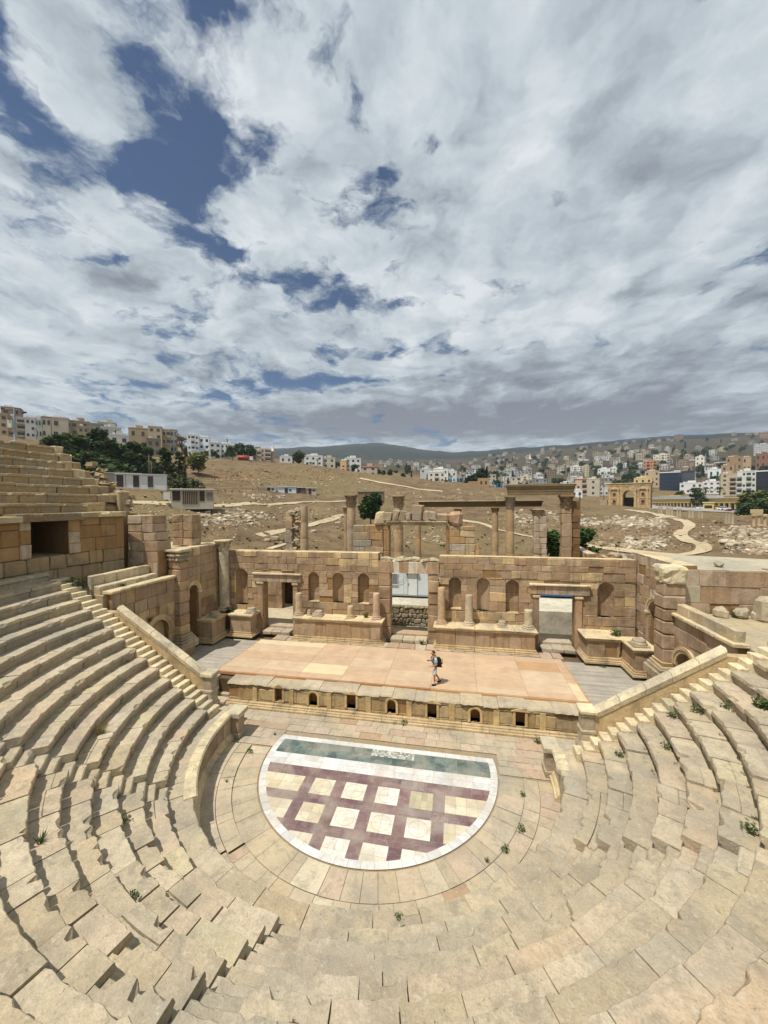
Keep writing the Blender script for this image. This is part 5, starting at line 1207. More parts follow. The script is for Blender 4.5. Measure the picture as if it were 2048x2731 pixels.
pl = ['broad dark pine at the left end of the grove above the white container', 'dark pine behind the upper seats with a domed crown', 'tallest dark pine in the grove left of centre', 'slim dark pine in the middle of the grove', 'bushy dark pine in front of the grove', 'dark pine filling the right half of the grove', 'dense dark conifer at the right end of the grove', 'low dark pine at the foot of the grove', 'small dark pine behind the grove below the beige houses', 'dark rounded pine beside the upper seats']
for i, (u, vt, vb, w, D) in enumerate(((150, 1158, 1290, 90, 112), (205, 1150, 1290, 95, 118), (258, 1143, 1285, 80, 125), (285, 1165, 1290, 70, 112), (240, 1200, 1295, 80, 104), (320, 1172, 1285, 85, 114), (358, 1162, 1280, 60, 118), (180, 1215, 1295, 75, 102), (395, 1190, 1262, 60, 140), (300, 1215, 1292, 80, 103))):
    b = AT(u, D); s = PX(D, u); tree('pine_tree', b.x, b.y, b.z-.2, (10.8+D*cos(math.atan((u-1024)/1008.9))*(1341-vt)/1008.9)-b.z, w*s*1.2, pl[i], style='pine', cols=DK, group='dark pines in the grove on the left hillside', n=2600, seed=i+1, trunk_h=.06)
def T2(name, u, vt, D, wpx, lab, **k):
    b = AT(u, D); s = PX(D, u); h = 10.8+D*cos(math.atan((u-1024)/1008.9))*(1341-vt)/1008.9-b.z
    return tree(name, b.x, b.y, b.z-.15, max(h, 2), wpx*s, lab, **k)
T2('pine_tree', 443, 1186, 118, 58, 'dark pine standing alone right of the white container', style='pine', cols=DK, n=1300, seed=21, trunk_h=.18)
T2('pine_tree', 480, 1192, 122, 40, 'thin dark pine beside the ivy clad trunk', style='pine', cols=DK, n=700, seed=22, trunk_h=.25)
T2('cypress_tree', 494, 1188, 112, 11, 'narrow brown ivy clad trunk standing like a column', style='cypress', cols=[S(84, 70, 46), S(72, 62, 40)], n=600, seed=23)
T2('broadleaf_tree', 530, 1204, 150, 58, 'light green round tree below the white apartment block', cols=LT, n=900, seed=24, trunk_h=.22)
T2('broadleaf_tree', 487, 1150, 228, 30, 'tall brownish tree left of the white apartment block', cols=[S(128, 104, 66), S(112, 92, 58)], n=400, seed=25)
T2('cypress_tree', 608, 1163, 245, 9, 'tall dark cypress beside the white stair block', style='cypress', cols=DK, n=300, seed=26)
T2('cypress_tree', 641, 1173, 240, 9, 'shorter dark cypress on the ridge right of the stair block', style='cypress', cols=DK, n=300, seed=27)
for i, (u, vt, w) in enumerate(((622, 1190, 34), (645, 1180, 38), (668, 1185, 34))): T2('broadleaf_tree', u, vt, 222, w, ['dark green tree left in the ridge clump beside the tanker', 'tallest tree of the ridge clump beside the tanker', 'olive tree at the right of the ridge clump beside the tanker'][i], cols=DK if i < 2 else MD, n=600, seed=30+i)
T2('broadleaf_tree', 795, 1203, 232, 36, 'dark bushy tree on the ridge right of the beige house', cols=DK, n=700, seed=34, trunk_h=.15)
T2('broadleaf_tree', 987, 1318, 84, 66, 'round dark green tree between the columns behind the gateway', cols=[S(56, 80, 36), S(46, 68, 30), S(68, 92, 42)], n=2400, seed=35, trunk_h=.25)
T2('broadleaf_tree', 1272, 1262, 215, 62, 'wide dark round tree beside the blue fence', cols=[S(40, 54, 30), S(34, 48, 28)], n=1200, seed=36, trunk_h=.1)
T2('fig_bush', 1474, 1406, 46, 66, 'leafy green bush between the pale pier and the golden pier', cols=[S(70, 100, 40), S(58, 86, 34), S(88, 116, 52)], n=1500, seed=37, trunk_h=.12, cat='bush')
T2('fig_bush', 1561, 1406, 48, 74, 'leafy green bush right of the dark rough pier', cols=[S(70, 100, 40), S(58, 86, 34), S(88, 116, 52)], n=1700, seed=38, trunk_h=.1, cat='bush')
T2('broadleaf_tree', 2010, 1318, 185, 62, 'big olive green tree at the right edge behind the column row', cols=MD+LT, n=1800, seed=39, trunk_h=.12)
T2('broadleaf_tree', 1995, 1352, 160, 50, 'lower dark green tree in front of the big olive green tree', cols=DK+MD, n=1300, seed=40, trunk_h=.1)
T2('broadleaf_tree', 2050, 1340, 165, 60, 'dark tree cut by the right edge of the view', cols=DK, n=1200, seed=41, trunk_h=.1)
T2('broadleaf_tree', 1856, 1305, 240, 32, 'dark tree standing in front of the yellow arcade', cols=DK, n=700, seed=42, trunk_h=.25)
T2('broadleaf_tree', 1872, 1312, 236, 24, 'smaller dark tree touching the dark tree by the arcade', cols=DK, n=500, seed=43, trunk_h=.25)
for i, (u, v, D, w) in enumerate(((455, 1266, 100, 26), (490, 1268, 98, 34), (520, 1276, 96, 34), (470, 1278, 92, 30))):
    T2('shrub', u, v, D, w*1.3, ['grey green shrub beside the white container', 'wide grey green shrub below the ivy clad trunk', 'grey green shrub at the right end of the shrub row', 'low grey green shrub in front of the shrub row'][i], cols=[S(92, 98, 66), S(80, 88, 58), S(104, 106, 74)], n=500, seed=50+i, trunk_h=.05, cat='shrub')
def palm(u, vt, D, lab, seed):
    r = random.Random(seed); b = AT(u, D); h = max(4, 10.8+D*cos(math.atan((u-1024)/1008.9))*(1341-vt)/1008.9-b.z); t = thing('palm_tree', lab, 'palm tree', tuple(b), 'palm trees in the town')
    mb = MB(); mb.tube([(b.x, b.y, b.z-.3), (b.x+.1, b.y, b.z+h*.5), (b.x, b.y, b.z+h*.85)], [.3, .24, .22], S(104, 88, 66), 7); mb.build('trunk', M_bark, t)
    mb = MB(); top = Vector((b.x, b.y, b.z+h*.85)); R_ = h*.28
    for k in range(30):
        a = r.uniform(0, 6.28); e = r.uniform(-.4, 1.2); d = Vector((cos(a), sin(a), 0)); s = Vector((-sin(a), cos(a), 0))*R_*.10; p0 = top; p1 = top+d*R_*.55*cos(e)+Vector((0, 0, R_*.55*sin(e))); p2 = top+d*R_*(.95*cos(e)+.1)+Vector((0, 0, R_*(.75*sin(e)-.35))); mb.add([p0-s*.4, p0+s*.4, p1+s, p1-s, p2+s*.3, p2-s*.3], ((0, 1, 2, 3), (3, 2, 4, 5)), jit(S(76, 88, 46), .15, r))
    mb.build('crown', M_leaf, t, recalc=False)
for i, (u, v, D, lab) in enumerate(((848, 1222, 250, 'short palm beside the white ridge house'), (955, 1240, 240, 'palm left of the red roofed house'), (942, 1243, 238, 'shorter palm next to the palm by the red roofed house'), (1232, 1240, 280, 'tall palm near the blue fence'), (1240, 1248, 285, 'second tall palm near the blue fence'), (1338, 1260, 300, 'palm in front of the grey apartment tower'), (1346, 1262, 305, 'second palm in front of the grey apartment tower'), (1881, 1303, 270, 'palm before the long white building'), (1918, 1303, 268, 'second palm before the long white building'), (1546, 1318, 215, 'low palm near the small white house'), (1203, 1268, 255, 'bushy palm left of the blue fence'))): palm(u, v, D, lab, 90+i)
# ------------------------------------------------------------ rubble fields
def field(regs, n, smin, smax, pal, name, lab, z=.0):
    mb = MB()
    for _ in range(n):
        u0, u1, v0, v1 = rnd.choice(regs); p_ = G(rnd.uniform(u0, u1), rnd.triangular(v0, v1, (v0+v1)/2)); D = hypot(p_.x-CAM.x, p_.y-CAM.y)
        if noise.noise((p_.x*.12, p_.y*.12, 4)) < -.15 and rnd.random() < .8: continue
        s = smin+(smax-smin)*rnd.random()**2.5; mb.rock((p_.x, p_.y, p_.z+s*.15), s, jit(rnd.choice(pal), .14))
    tag(mb.build(name, M_far, None, lab), None, 'rubble', kind='stuff')
RB = [S(176, 162, 138), S(160, 144, 118), S(188, 178, 158), S(146, 130, 104), S(168, 150, 124)]
field([(1540, 1690, 1372, 1418), (1600, 1778, 1374, 1412), (1660, 1775, 1384, 1410)], 900, .18, .62, RB, 'rubble', 'wide field of pale tumbled building stones before the arched gate')
field([(1590, 1770, 1426, 1466), (1680, 1768, 1436, 1470)], 420, .15, .5, RB, 'rubble', 'oval patch of pale rubble inside the bend of the track')
field([(1905, 2060, 1402, 1440), (1930, 2060, 1430, 1482), (1960, 2060, 1405, 1482)], 800, .15, .5, RB, 'rubble', 'grey rubble spread at the right edge beyond the flat roof')
field([(1370, 1490, 1356, 1412), (1375, 1450, 1370, 1405)], 420, .18, .6, RB, 'rubble', 'pale rubble behind the pale block pier')
field([(515, 640, 1362, 1410), (600, 700, 1358, 1400), (440, 520, 1310, 1340), (640, 760, 1316, 1332)], 600, .16, .5, RB, 'rubble', 'pale rubble heaps on the left slope below the hut')
field([(740, 950, 1350, 1420), (830, 940, 1360, 1400), (650, 760, 1360, 1400), (1050, 1180, 1390, 1450)], 420, .12, .42, RB, 'rubble', 'scattered stones on the slope behind the columns')
field([(560, 1400, 1290, 1400), (600, 1500, 1250, 1330), (1000, 1350, 1300, 1340), (640, 1000, 1255, 1320)], 800, .12, .45, RB, 'rubble', 'loose stones sprinkled over the dry hillside')
field([(560, 1480, 1330, 1460), (280, 700, 1300, 1420), (1500, 2048, 1370, 1482)], 2600, .05, .22, RB+[S(150, 126, 92)], 'rubble', 'small stones strewn over the whole excavation ground')
field([(560, 1000, 1235, 1300)], 500, .2, .6, [S(150, 120, 80), S(170, 140, 98)], 'rubble', 'earthy clods and boulders along the upper slope')
mb = MB()                                                     # dry scrub
for _ in range(2200):
    u, v = rnd.uniform(250, 2048), rnd.uniform(1245, 1470); p_ = G(u, v); s = rnd.uniform(.06, .22)+.25*(rnd.random() < .12)
    if p_.y < 26: continue
    for k in range(7):
        a = rnd.uniform(0, 6.28); d = Vector((cos(a), sin(a), 0)); mb.add([p_+d*s*.2, p_+d*s*.9+Vector((0, 0, s*.9)), p_+Vector((-d.y, d.x, 0))*s*.5+Vector((0, 0, s*.5))], ((0, 1, 2),), jit(rnd.choice([S(112, 100, 62), S(128, 112, 72), S(92, 88, 54), S(84, 84, 48)]), .15))
tag(mb.build('dry_scrub', M_leaf, None, 'dry scrub and weeds dotted over the open ground', recalc=False), None, 'scrub', kind='stuff')
for i, (u, v, s, lab) in enumerate(((838, 1420, .55, 'rounded barrel of fallen column lying behind the broken column'), (770, 1425, .5, 'square pale block on the slope left of the broken column'), (905, 1395, .45, 'pale slab lying by the track left of the pinkish column'), (900, 1410, .5, 'grey block by the track left of the pinkish column'), (1180, 1452, .5, 'pale block lying right of the ruined gateway'), (735, 1440, .7, 'flat stone slab among the ruined walls'), (715, 1444, .6, 'stacked stone slab among the ruined walls'), (1090, 1450, .4, 'pale boulder seen through the ruined gateway'), (1320, 1446, .35, 'small pale stone beside the tall golden column'), (1400, 1408, .7, 'big pale boulder left of the pale block pier'), (1383, 1398, .6, 'big tan boulder behind the tall golden column'))):
    p_ = G(u, v); mb = MB(); mb.block((p_.x-s, p_.y-s*.5, p_.z-.1), (s*1.8, .1, .05), (-.1, s, 0), (0, .05, s*.9), pick(RB), .12, .05); tag(mb.build('stone_block', M_seat, None, lab, tuple(p_)), None, 'stone block', 'loose blocks behind the scene wall')
# ============================================================ HUTS, HOUSES, TOWN
def frame(u, D, rot=0.0):
    b = AT(u, D); be = math.atan((u-1024)/1008.9)+YAW+rot; r_ = Vector((cos(be), -sin(be), 0)); d_ = Vector((sin(be), cos(be), 0)); return b, r_, d_
class LB(MB):                                                  # boxes in a frame: across, away, up
    def __init__(s, o, r, d): super().__init__(); s.o, s.r, s.d = o, r, d
    def lb(s, a0, a1, d0, d1, z0, z1, c):
        P = lambda a, d, z: tuple(s.o+s.r*a+s.d*d+Vector((0, 0, z)))
        s.add([P(a, d, z) for a in (a0, a1) for d in (d0, d1) for z in (z0, z1)], ((0, 1, 3, 2), (4, 6, 7, 5), (0, 4, 5, 1), (2, 3, 7, 6), (0, 2, 6, 4), (1, 5, 7, 3)), c)
DARKW = [S(52, 54, 56), S(64, 62, 58), S(44, 48, 54)]
WH, CR, TN, GY, BG, PK = S(206, 205, 200), S(194, 186, 168), S(168, 148, 120), S(156, 152, 144), S(190, 170, 138), S(190, 160, 142)
def house(u0, u1, vt, vb, D, c, st, lab, rot=0.0, dep=.8, nwin=None, balc=False, tank=True, cat='house', name='house', roof=None, side_win=True, group=None, plinth=3.0):
    u = (u0+u1)/2; b, r_, d_ = frame(u, D, rot); k = PX(D, u); sec = sqrt(1+((u-1024)/1008.9)**2)
    w = (u1-u0)*k/sec*1.02; zt = 10.8+k*(1341-vt); zb = min(b.z, 10.8+k*(1341-vb)); h = zt-zb
    o = Vector((b.x, b.y, zb)); dp = max(w*dep, 5); t = thing(name, lab, cat, tuple(o), group)
    m = LB(o, r_, d_); m.lb(-w/2, w/2, 0, dp, -plinth, h-.01, c); m.build('wall', M_house, t)
    m = LB(o, r_, d_)
    for a0, a1, d0, d1 in ((-w/2-.1, w/2+.1, -.1, .15), (-w/2-.1, w/2+.1, dp-.15, dp+.1), (-w/2-.1, -w/2+.15, .15, dp-.15), (w/2-.15, w/2+.1, .15, dp-.15)): m.lb(a0, a1, d0, d1, h-.02, h+.55, tuple(q*.95 for q in c))
    if w > 7: m.lb(-w*.15, w*.2, dp*.3, dp*.8, h-.02, h+2.3, tuple(q*.93 for q in c))
    if roof: m.lb(-w/2-.3, w/2+.3, -.3, dp+.3, h-.05, h+.25, roof)
    rf = m.build('roof', M_house, t)
    if tank:
        m = LB(o, r_, d_)
        for q in range(rnd.choice((1, 2, 3))): a = -w*.35+q*1.5; m.lb(a, a+1.1, dp*.15, dp*.15+1.1, h, h+1.35, S(222, 222, 218))
        m.build('water_tank', M_paint, rf)
    sh = h/st; n = nwin or max(2, int(w/3.4))
    for s in range(st):
        for i in range(n):
            if rnd.random() < .08: continue
            a = -w/2+w*(i+.5)/n+rnd.uniform(-.1, .1); ww = min(1.5, w/n*.5); m = LB(o, r_, d_)
            z0 = s*sh+sh*.33
            if balc and i % 2 == balc % 2: m.lb(a-ww*.9, a+ww*.9, -.06, .1, s*sh+sh*.12, z0+sh*.45, rnd.choice(DARKW))
            else: m.lb(a-ww/2, a+ww/2, -.05, .1, z0, z0+sh*.42, rnd.choice(DARKW))
            wn = m.build('window', M_glass, t)
        if balc:
            for i in range(n):
                if i % 2 != balc % 2: continue
                a = -w/2+w*(i+.5)/n; ww = min(1.5, w/n*.5); m = LB(o, r_, d_); m.lb(a-ww*1.15, a+ww*1.15, -1.1, -.07, s*sh+sh*.02, s*sh+sh*.07, tuple(q*.95 for q in c)); m.lb(a-ww*1.15, a+ww*1.15, -1.12, -1.0, s*sh+sh*.07, s*sh+sh*.32, tuple(q*.9 for q in c)); m.build('balcony', M_house, t)
    if side_win:
        for sg in (-1, 1):
            for s in range(st):
                for q in range(2):
                    m = LB(o, r_, d_); a = sg*(w/2+.05); dd = dp*(.25+.4*q); m.lb(min(a, a-sg*.12), max(a, a-sg*.12), dd, dd+1.2, s*sh+sh*.35, s*sh+sh*.75, rnd.choice(DARKW)); m.build('window', M_glass, t)
    return t
def Z1(x, y): return x/3.95, 1060+y/3.95
def Z3(x, y): return 400+x/3.95, 1120+y/3.95
def HZ(Z, x0, x1, y0, y1, D, c, st, lab, **k): (a, b), (c_, d) = Z(x0, y0), Z(x1, y1); return house(a, c_, b, d, D, c, st, lab, **k)
HZ(Z1, -60, 108, 160, 345, 205, TN, 3, 'tan house cut by the left edge above the dirt bank', rot=.25)
HZ(Z1, 40, 245, 100, 250, 238, S(150, 122, 100), 3, 'brownish house with roof awning behind the lamp post', rot=.2)
HZ(Z1, 122, 288, 198, 335, 215, CR, 3, 'cream house with dark red balcony openings right of the lamp post', rot=-.1, balc=1)
HZ(Z1, 290, 395, 208, 345, 212, WH, 3, 'white three storey house right of the cream house', rot=.1)
HZ(Z1, 398, 462, 205, 300, 228, S(186, 190, 178), 2, 'pale greenish house behind the white three storey house', rot=.1)
HZ(Z1, 465, 560, 197, 285, 240, CR, 2, 'cream house with red roof shade on the left skyline', rot=.15, roof=S(150, 84, 66))
HZ(Z1, 570, 742, 208, 290, 236, S(184, 174, 152), 2, 'long pale two storey house on the left skyline', rot=.15)
HZ(Z1, 752, 965, 245, 335, 240, S(160, 142, 112), 3, 'tan house with roof turret above the pine grove', rot=.1)
HZ(Z1, 845, 950, 300, 420, 214, S(156, 142, 116), 3, 'tan unfinished house just above the pine grove', rot=.05)
HZ(Z1, 952, 1082, 270, 345, 236, S(140, 136, 124), 2, 'grey house with white tanks above the pine grove', rot=.1)
HZ(Z1, 1052, 1240, 258, 330, 250, S(190, 182, 160), 3, 'beige terraced house behind the white stepped house', rot=.1)
HZ(Z1, 1090, 1295, 310, 410, 228, S(196, 194, 186), 3, 'white stepped house at the right of the pine grove', rot=-.05)
HZ(Z1, 1172, 1372, 390, 465, 205, S(200, 198, 190), 2, 'low white house at the foot of the white stepped house', rot=0)
HZ(Z1, 1372, 1572, 318, 400, 262, S(172, 152, 120), 2, 'ochre two storey house on the left skyline', rot=.1)
HZ(Z3, -4, 140, 66, 215, 252, S(182, 162, 132), 4, 'sand coloured four storey house on the left skyline', rot=.1)
HZ(Z3, 142, 228, 98, 200, 256, S(176, 156, 124), 3, 'ochre house with balconies right of the sand coloured house', rot=.1, balc=1)
HZ(Z3, 230, 296, 100, 195, 262, S(150, 150, 146), 3, 'grey house end right of the ochre balcony house', rot=.1)
HZ(Z3, -20, 126, 195, 300, 216, S(132, 120, 98), 2, 'grey brown house with a white tank below the skyline houses', rot=0)
HZ(Z3, 408, 524, 152, 360, 250, S(226, 228, 228), 4, 'tall white apartment block with balconies', rot=-.05, balc=1, nwin=3, name='apartment_block', cat='apartment block')
HZ(Z3, 526, 636, 178, 335, 252, S(220, 224, 226), 3, 'plain white apartment wing right of the balconied white block', rot=.15, nwin=2, name='apartment_block', cat='apartment block')
HZ(Z3, 636, 756, 238, 395, 238, S(212, 210, 204), 3, 'white block with an outside staircase', rot=-.1, nwin=2)
HZ(Z3, 758, 832, 248, 392, 242, S(218, 218, 214), 3, 'white house right of the outside staircase block', rot=.1, nwin=2)
HZ(Z3, 832, 930, 268, 330, 262, S(176, 168, 146), 2, 'pale house half hidden by the ridge trees', rot=0)
HZ(Z3, 1092, 1180, 320, 430, 222, S(190, 176, 150), 2, 'beige house left of the minaret', rot=.1, balc=1)
HZ(Z3, 1160, 1275, 305, 430, 228, S(204, 184, 164), 3, 'pinkish beige house with balconies beside the minaret', rot=-.05, balc=1)
HZ(Z3, 1118, 1190, 288, 330, 240, S(160, 146, 122), 1, 'small stone house top behind the beige house', rot=0)
def mini(u, vt, vb, D, lab, r_=.9):
    b = AT(u, D); k = PX(D, u); h = 10.8+k*(1341-vt)-b.z; t = thing('minaret', lab, 'minaret', tuple(b)); mb = MB(); mb.lathe(b.x, b.y, [(r_, b.z-2), (r_*.95, b.z+h*.55), (r_*1.5, b.z+h*.57), (r_*1.5, b.z+h*.62), (r_*.75, b.z+h*.63), (r_*.7, b.z+h*.85), (r_*.05, b.z+h)], S(200, 192, 172), 12); mb.build('shaft', M_house, t)
mini(729, 1184, 1225, 232, 'slender minaret beside the pinkish beige house'); mini(1413, 1212, 1240, 820, 'tall thin white minaret in the middle of the town', 2.0)
R3 = lambda x, y: (650+x/2.37, 1100+y/2.37)
HZ(R3, 232, 310, 278, 320, 300, WH, 1, 'low white house on the ridge before the hills', rot=0)
HZ(R3, 386, 500, 275, 335, 262, S(206, 204, 198), 2, 'white ridge house behind the short palm', rot=.1)
HZ(R3, 500, 580, 288, 345, 268, S(190, 182, 160), 2, 'beige ridge house right of the white ridge house', rot=0)
HZ(R3, 612, 650, 308, 372, 246, S(196, 166, 124), 3, 'narrow tan side house left of the white block by the palms', rot=.3, nwin=1)
HZ(R3, 645, 742, 292, 372, 250, S(212, 212, 206), 3, 'white block on the ridge beside the palms', rot=-.1)
HZ(R3, 745, 842, 345, 402, 216, S(176, 164, 140), 2, 'house with bright red roof on the ridge', rot=.1, roof=S(176, 70, 52), tank=False)
HZ(R3, 1115, 1185, 362, 440, 290, S(176, 178, 176), 3, 'grey block left in the white cluster beyond the ridge', rot=.2)
HZ(R3, 1168, 1272, 382, 447, 284, S(214, 208, 190), 2, 'cream cluster house with an outside stair beyond the ridge', rot=-.1, balc=1)
HZ(R3, 1190, 1290, 362, 400, 305, S(220, 220, 216), 2, 'white flat roofed house behind the cream cluster house', rot=0)
HZ(R3, 1285, 1345, 378, 432, 310, S(206, 206, 204), 2, 'small white house right of the cream cluster house', rot=.1)
R4 = lambda x, y: (1600+x/3.703, 1130+y/3.703)
R5 = lambda x, y: (1200+x/3.687, 1140+y/3.687)
HZ(R5, 530, 665, 430, 565, 470, S(166, 166, 164), 6, 'grey six storey apartment tower behind two palms', rot=-.2, name='apartment_block', cat='apartment block')
HZ(R5, 667, 805, 442, 525, 500, S(150, 148, 142), 4, 'plain grey block right of the grey apartment tower', rot=.1, name='apartment_block', cat='apartment block')
HZ(R5, 670, 800, 490, 560, 430, S(198, 186, 160), 3, 'cream house with balconies in front of the plain grey block', rot=.1, balc=1)
HZ(R5, 1186, 1300, 398, 512, 560, S(220, 216, 204), 6, 'white six storey block with brown window strips', rot=-.1, balc=1, name='apartment_block', cat='apartment block')
HZ(R5, 1300, 1362, 390, 505, 566, S(190, 178, 150), 6, 'tan end of the white six storey block', rot=.35, name='apartment_block', cat='apartment block')
HZ(R5, 1346, 1468, 522, 655, 325, S(182, 172, 150), 3, 'windowless tan concrete block left of the arched gate', rot=.1, nwin=1, side_win=False)
HZ(R5, 1232, 1346, 520, 650, 328, S(204, 176, 152), 3, 'pink beige house with red roof tower left of the concrete block', rot=-.2, balc=1, roof=S(160, 86, 66))
HZ(R5, 1196, 1300, 632, 690, 290, S(216, 218, 214), 1, 'small white single storey house below the pink beige house', rot=0)
HZ(R5, 1450, 1570, 420, 545, 600, S(222, 220, 212), 4, 'white terraced block with many windows above the concrete block', rot=.1, balc=1)
HZ(R5, 1565, 1662, 412, 520, 620, S(216, 214, 206), 4, 'white terraced block right of the first white terraced block', rot=-.1)
def glass_block(x0, x1, y0, y1, D, lab, c, rot, mull, Z=R4, roofc=S(220, 222, 220)):
    (u0, vt), (u1, vb) = Z(x0, y0), Z(x1, y1); u = (u0+u1)/2; b, r_, d_ = frame(u, D, rot); k = PX(D, u); sec = sqrt(1+((u-1024)/1008.9)**2); w = (u1-u0)*k/sec; zt = 10.8+k*(1341-vt); zb = min(b.z, 10.8+k*(1341-vb)); h = zt-zb; o = Vector((b.x, b.y, zb))
    t = thing('office_block', lab, 'office block', tuple(o)); m = LB(o, r_, d_); m.lb(-w/2, w/2, 0, w*.6, -3, h, c); m.build('wall', M_glass, t); m = LB(o, r_, d_); m.lb(-w/2-.4, w/2+.4, -.4, w*.6+.4, h, h+.7, roofc); m.build('roof', M_paint, t)
    m = LB(o, r_, d_); n = int(w/2.2)
    for i in range(1, n): m.lb(-w/2+w*i/n-.06, -w/2+w*i/n+.06, -.08, .02, .5, h-.3, mull)
    for s in range(1, int(h/3.4)): m.lb(-w/2, w/2, -.07, .02, s*3.4-.1, s*3.4+.1, mull)
    m.build('mullions', M_paint, t)
glass_block(585, 785, 500, 690, 420, 'dark blue glass office block with white roof', S(22, 38, 54), -.05, S(40, 52, 62))
glass_block(785, 932, 490, 640, 425, 'dark grey clad block joined to the blue glass office', S(70, 74, 80), .15, S(62, 66, 72), roofc=S(60, 64, 70))
glass_block(1535, 1720, 492, 790, 335, 'tall black glass block at the right edge of the town', S(34, 38, 42), .2, S(54, 58, 62))
HZ(R4, 785, 1010, 605, 700, 385, S(214, 212, 206), 2, 'long white two storey building below the dark office block', rot=0)
HZ(R4, 1012, 1190, 592, 708, 388, S(218, 216, 212), 3, 'white three storey building right of the long white one', rot=.05)
HZ(R4, 1188, 1345, 515, 715, 372, S(186, 170, 142), 5, 'tan five storey block left of the white hotel-like block', rot=-.1, balc=1, name='apartment_block', cat='apartment block')
HZ(R4, 1350, 1532, 492, 745, 345, S(206, 208, 198), 5, 'white five storey block with dark window columns beside the black glass', rot=.0, balc=2, nwin=4, name='apartment_block', cat='apartment block')
HZ(R4, 422, 552, 385, 472, 600, S(188, 136, 98), 4, 'orange tan four storey block above the arched gate', rot=0, balc=1, name='apartment_block', cat='apartment block')
HZ(R4, 332, 510, 552, 645, 400, S(206, 182, 124), 2, 'yellow two storey building just behind the arched gate', rot=0)
HZ(R4, 440, 578, 486, 565, 470, S(188, 164, 130), 3, 'tan block behind the yellow building', rot=.1)
HZ(R4, 520, 680, 322, 400, 760, S(216, 206, 184), 4, 'cream apartment block on the slope above the orange tan block', rot=.1, balc=1, name='apartment_block', cat='apartment block')
HZ(R4, 1508, 1680, 225, 320, 900, S(190, 190, 186), 5, 'long pale apartment slab on the right hillside', rot=0, nwin=10, name='apartment_block', cat='apartment block')
HZ(R4, 722, 812, 128, 175, 1450, S(128, 106, 92), 3, 'brown square building alone on the right skyline', rot=0)
HZ(R4, 1566, 1690, 108, 165, 1400, S(150, 122, 92), 2, 'large tan building on the far right skyline', rot=0)
HZ(R4, 1235, 1395, 348, 440, 560, S(158, 130, 94), 3, 'brown block on the right slope above the tan five storey block', rot=.1)
HZ(R4, 1400, 1485, 352, 450, 540, S(176, 150, 116), 3, 'tan block right of the brown block on the right slope', rot=-.1)
HZ(R4, 1528, 1680, 318, 400, 560, S(136, 100, 78), 3, 'reddish brown block at the right edge of the slope', rot=0)
HZ(R4, 935, 1025, 345, 415, 640, S(222, 214, 196), 3, 'bright cream house on the slope above the dark office roof', rot=.2)
HZ(R4, 1060, 1190, 470, 520, 470, S(220, 222, 220), 2, 'white flat house right of the dark grey clad block', rot=0)
HZ(R4, 1190, 1320, 430, 520, 480, S(164, 138, 102), 3, 'brown stone block above the white flat house', rot=.1)
# the yellow arcade by the car park
(ua, va), (ub, vb_) = R4(470, 800), R4(1390, 885)
pa, pb = AT(ua, 300), AT(ub, 215); pa.z = pb.z = min(pa.z, pb.z); dv = pb-pa; Ln = dv.length; r_ = dv/Ln; d_ = Vector((-r_.y, r_.x, 0))
if d_.dot(Vector((pa.x-CAM.x, pa.y-CAM.y, 0))) < 0: d_ = -d_
t = thing('arcade_building', 'long low yellow arcade with dark bays and grey roof beyond the column row', 'arcade', tuple(pa)); zA = pa.z
m = LB(pa, r_, d_); hA = 5.6; m.lb(0, Ln, 3.0, 12, -3, hA-.1, S(90, 76, 56)); m.lb(0, Ln, 0, 12, 3.5, hA, S(204, 182, 128)); m.build('wall', M_house, t)
nB = 24
for i in range(nB+1):
    m = LB(pa, r_, d_); a = Ln*i/nB; m.lb(a-.45, a+.45, .02, .9, -3, 3.6, S(200, 178, 126)); m.build('pillar', M_house, t)
m = LB(pa, r_, d_); m.lb(-.5, Ln+.5, -.4, 12.4, hA, hA+.4, S(212, 196, 150)); m.lb(0, Ln*.62, 2, 12, hA+.4, hA+1.7, S(150, 160, 172)); m.lb(Ln*.10, Ln*.24, 3, 9, hA+.4, hA+2.4, S(196, 172, 110)); m.build('roof', M_house, t)
mb = MB(); q0, q1 = AT(1720, 235), AT(2000, 175)
qs = [AT(1700, 270), AT(1990, 200), AT(1985, 172), AT(1735, 212)]; mb.add([(q.x, q.y, max(H(q.x, q.y), pa.z-.5)+.3) for q in qs], ((0, 1, 2, 3),), S(150, 146, 140)); tag(mb.build('car_park', M_pave), kind='structure')
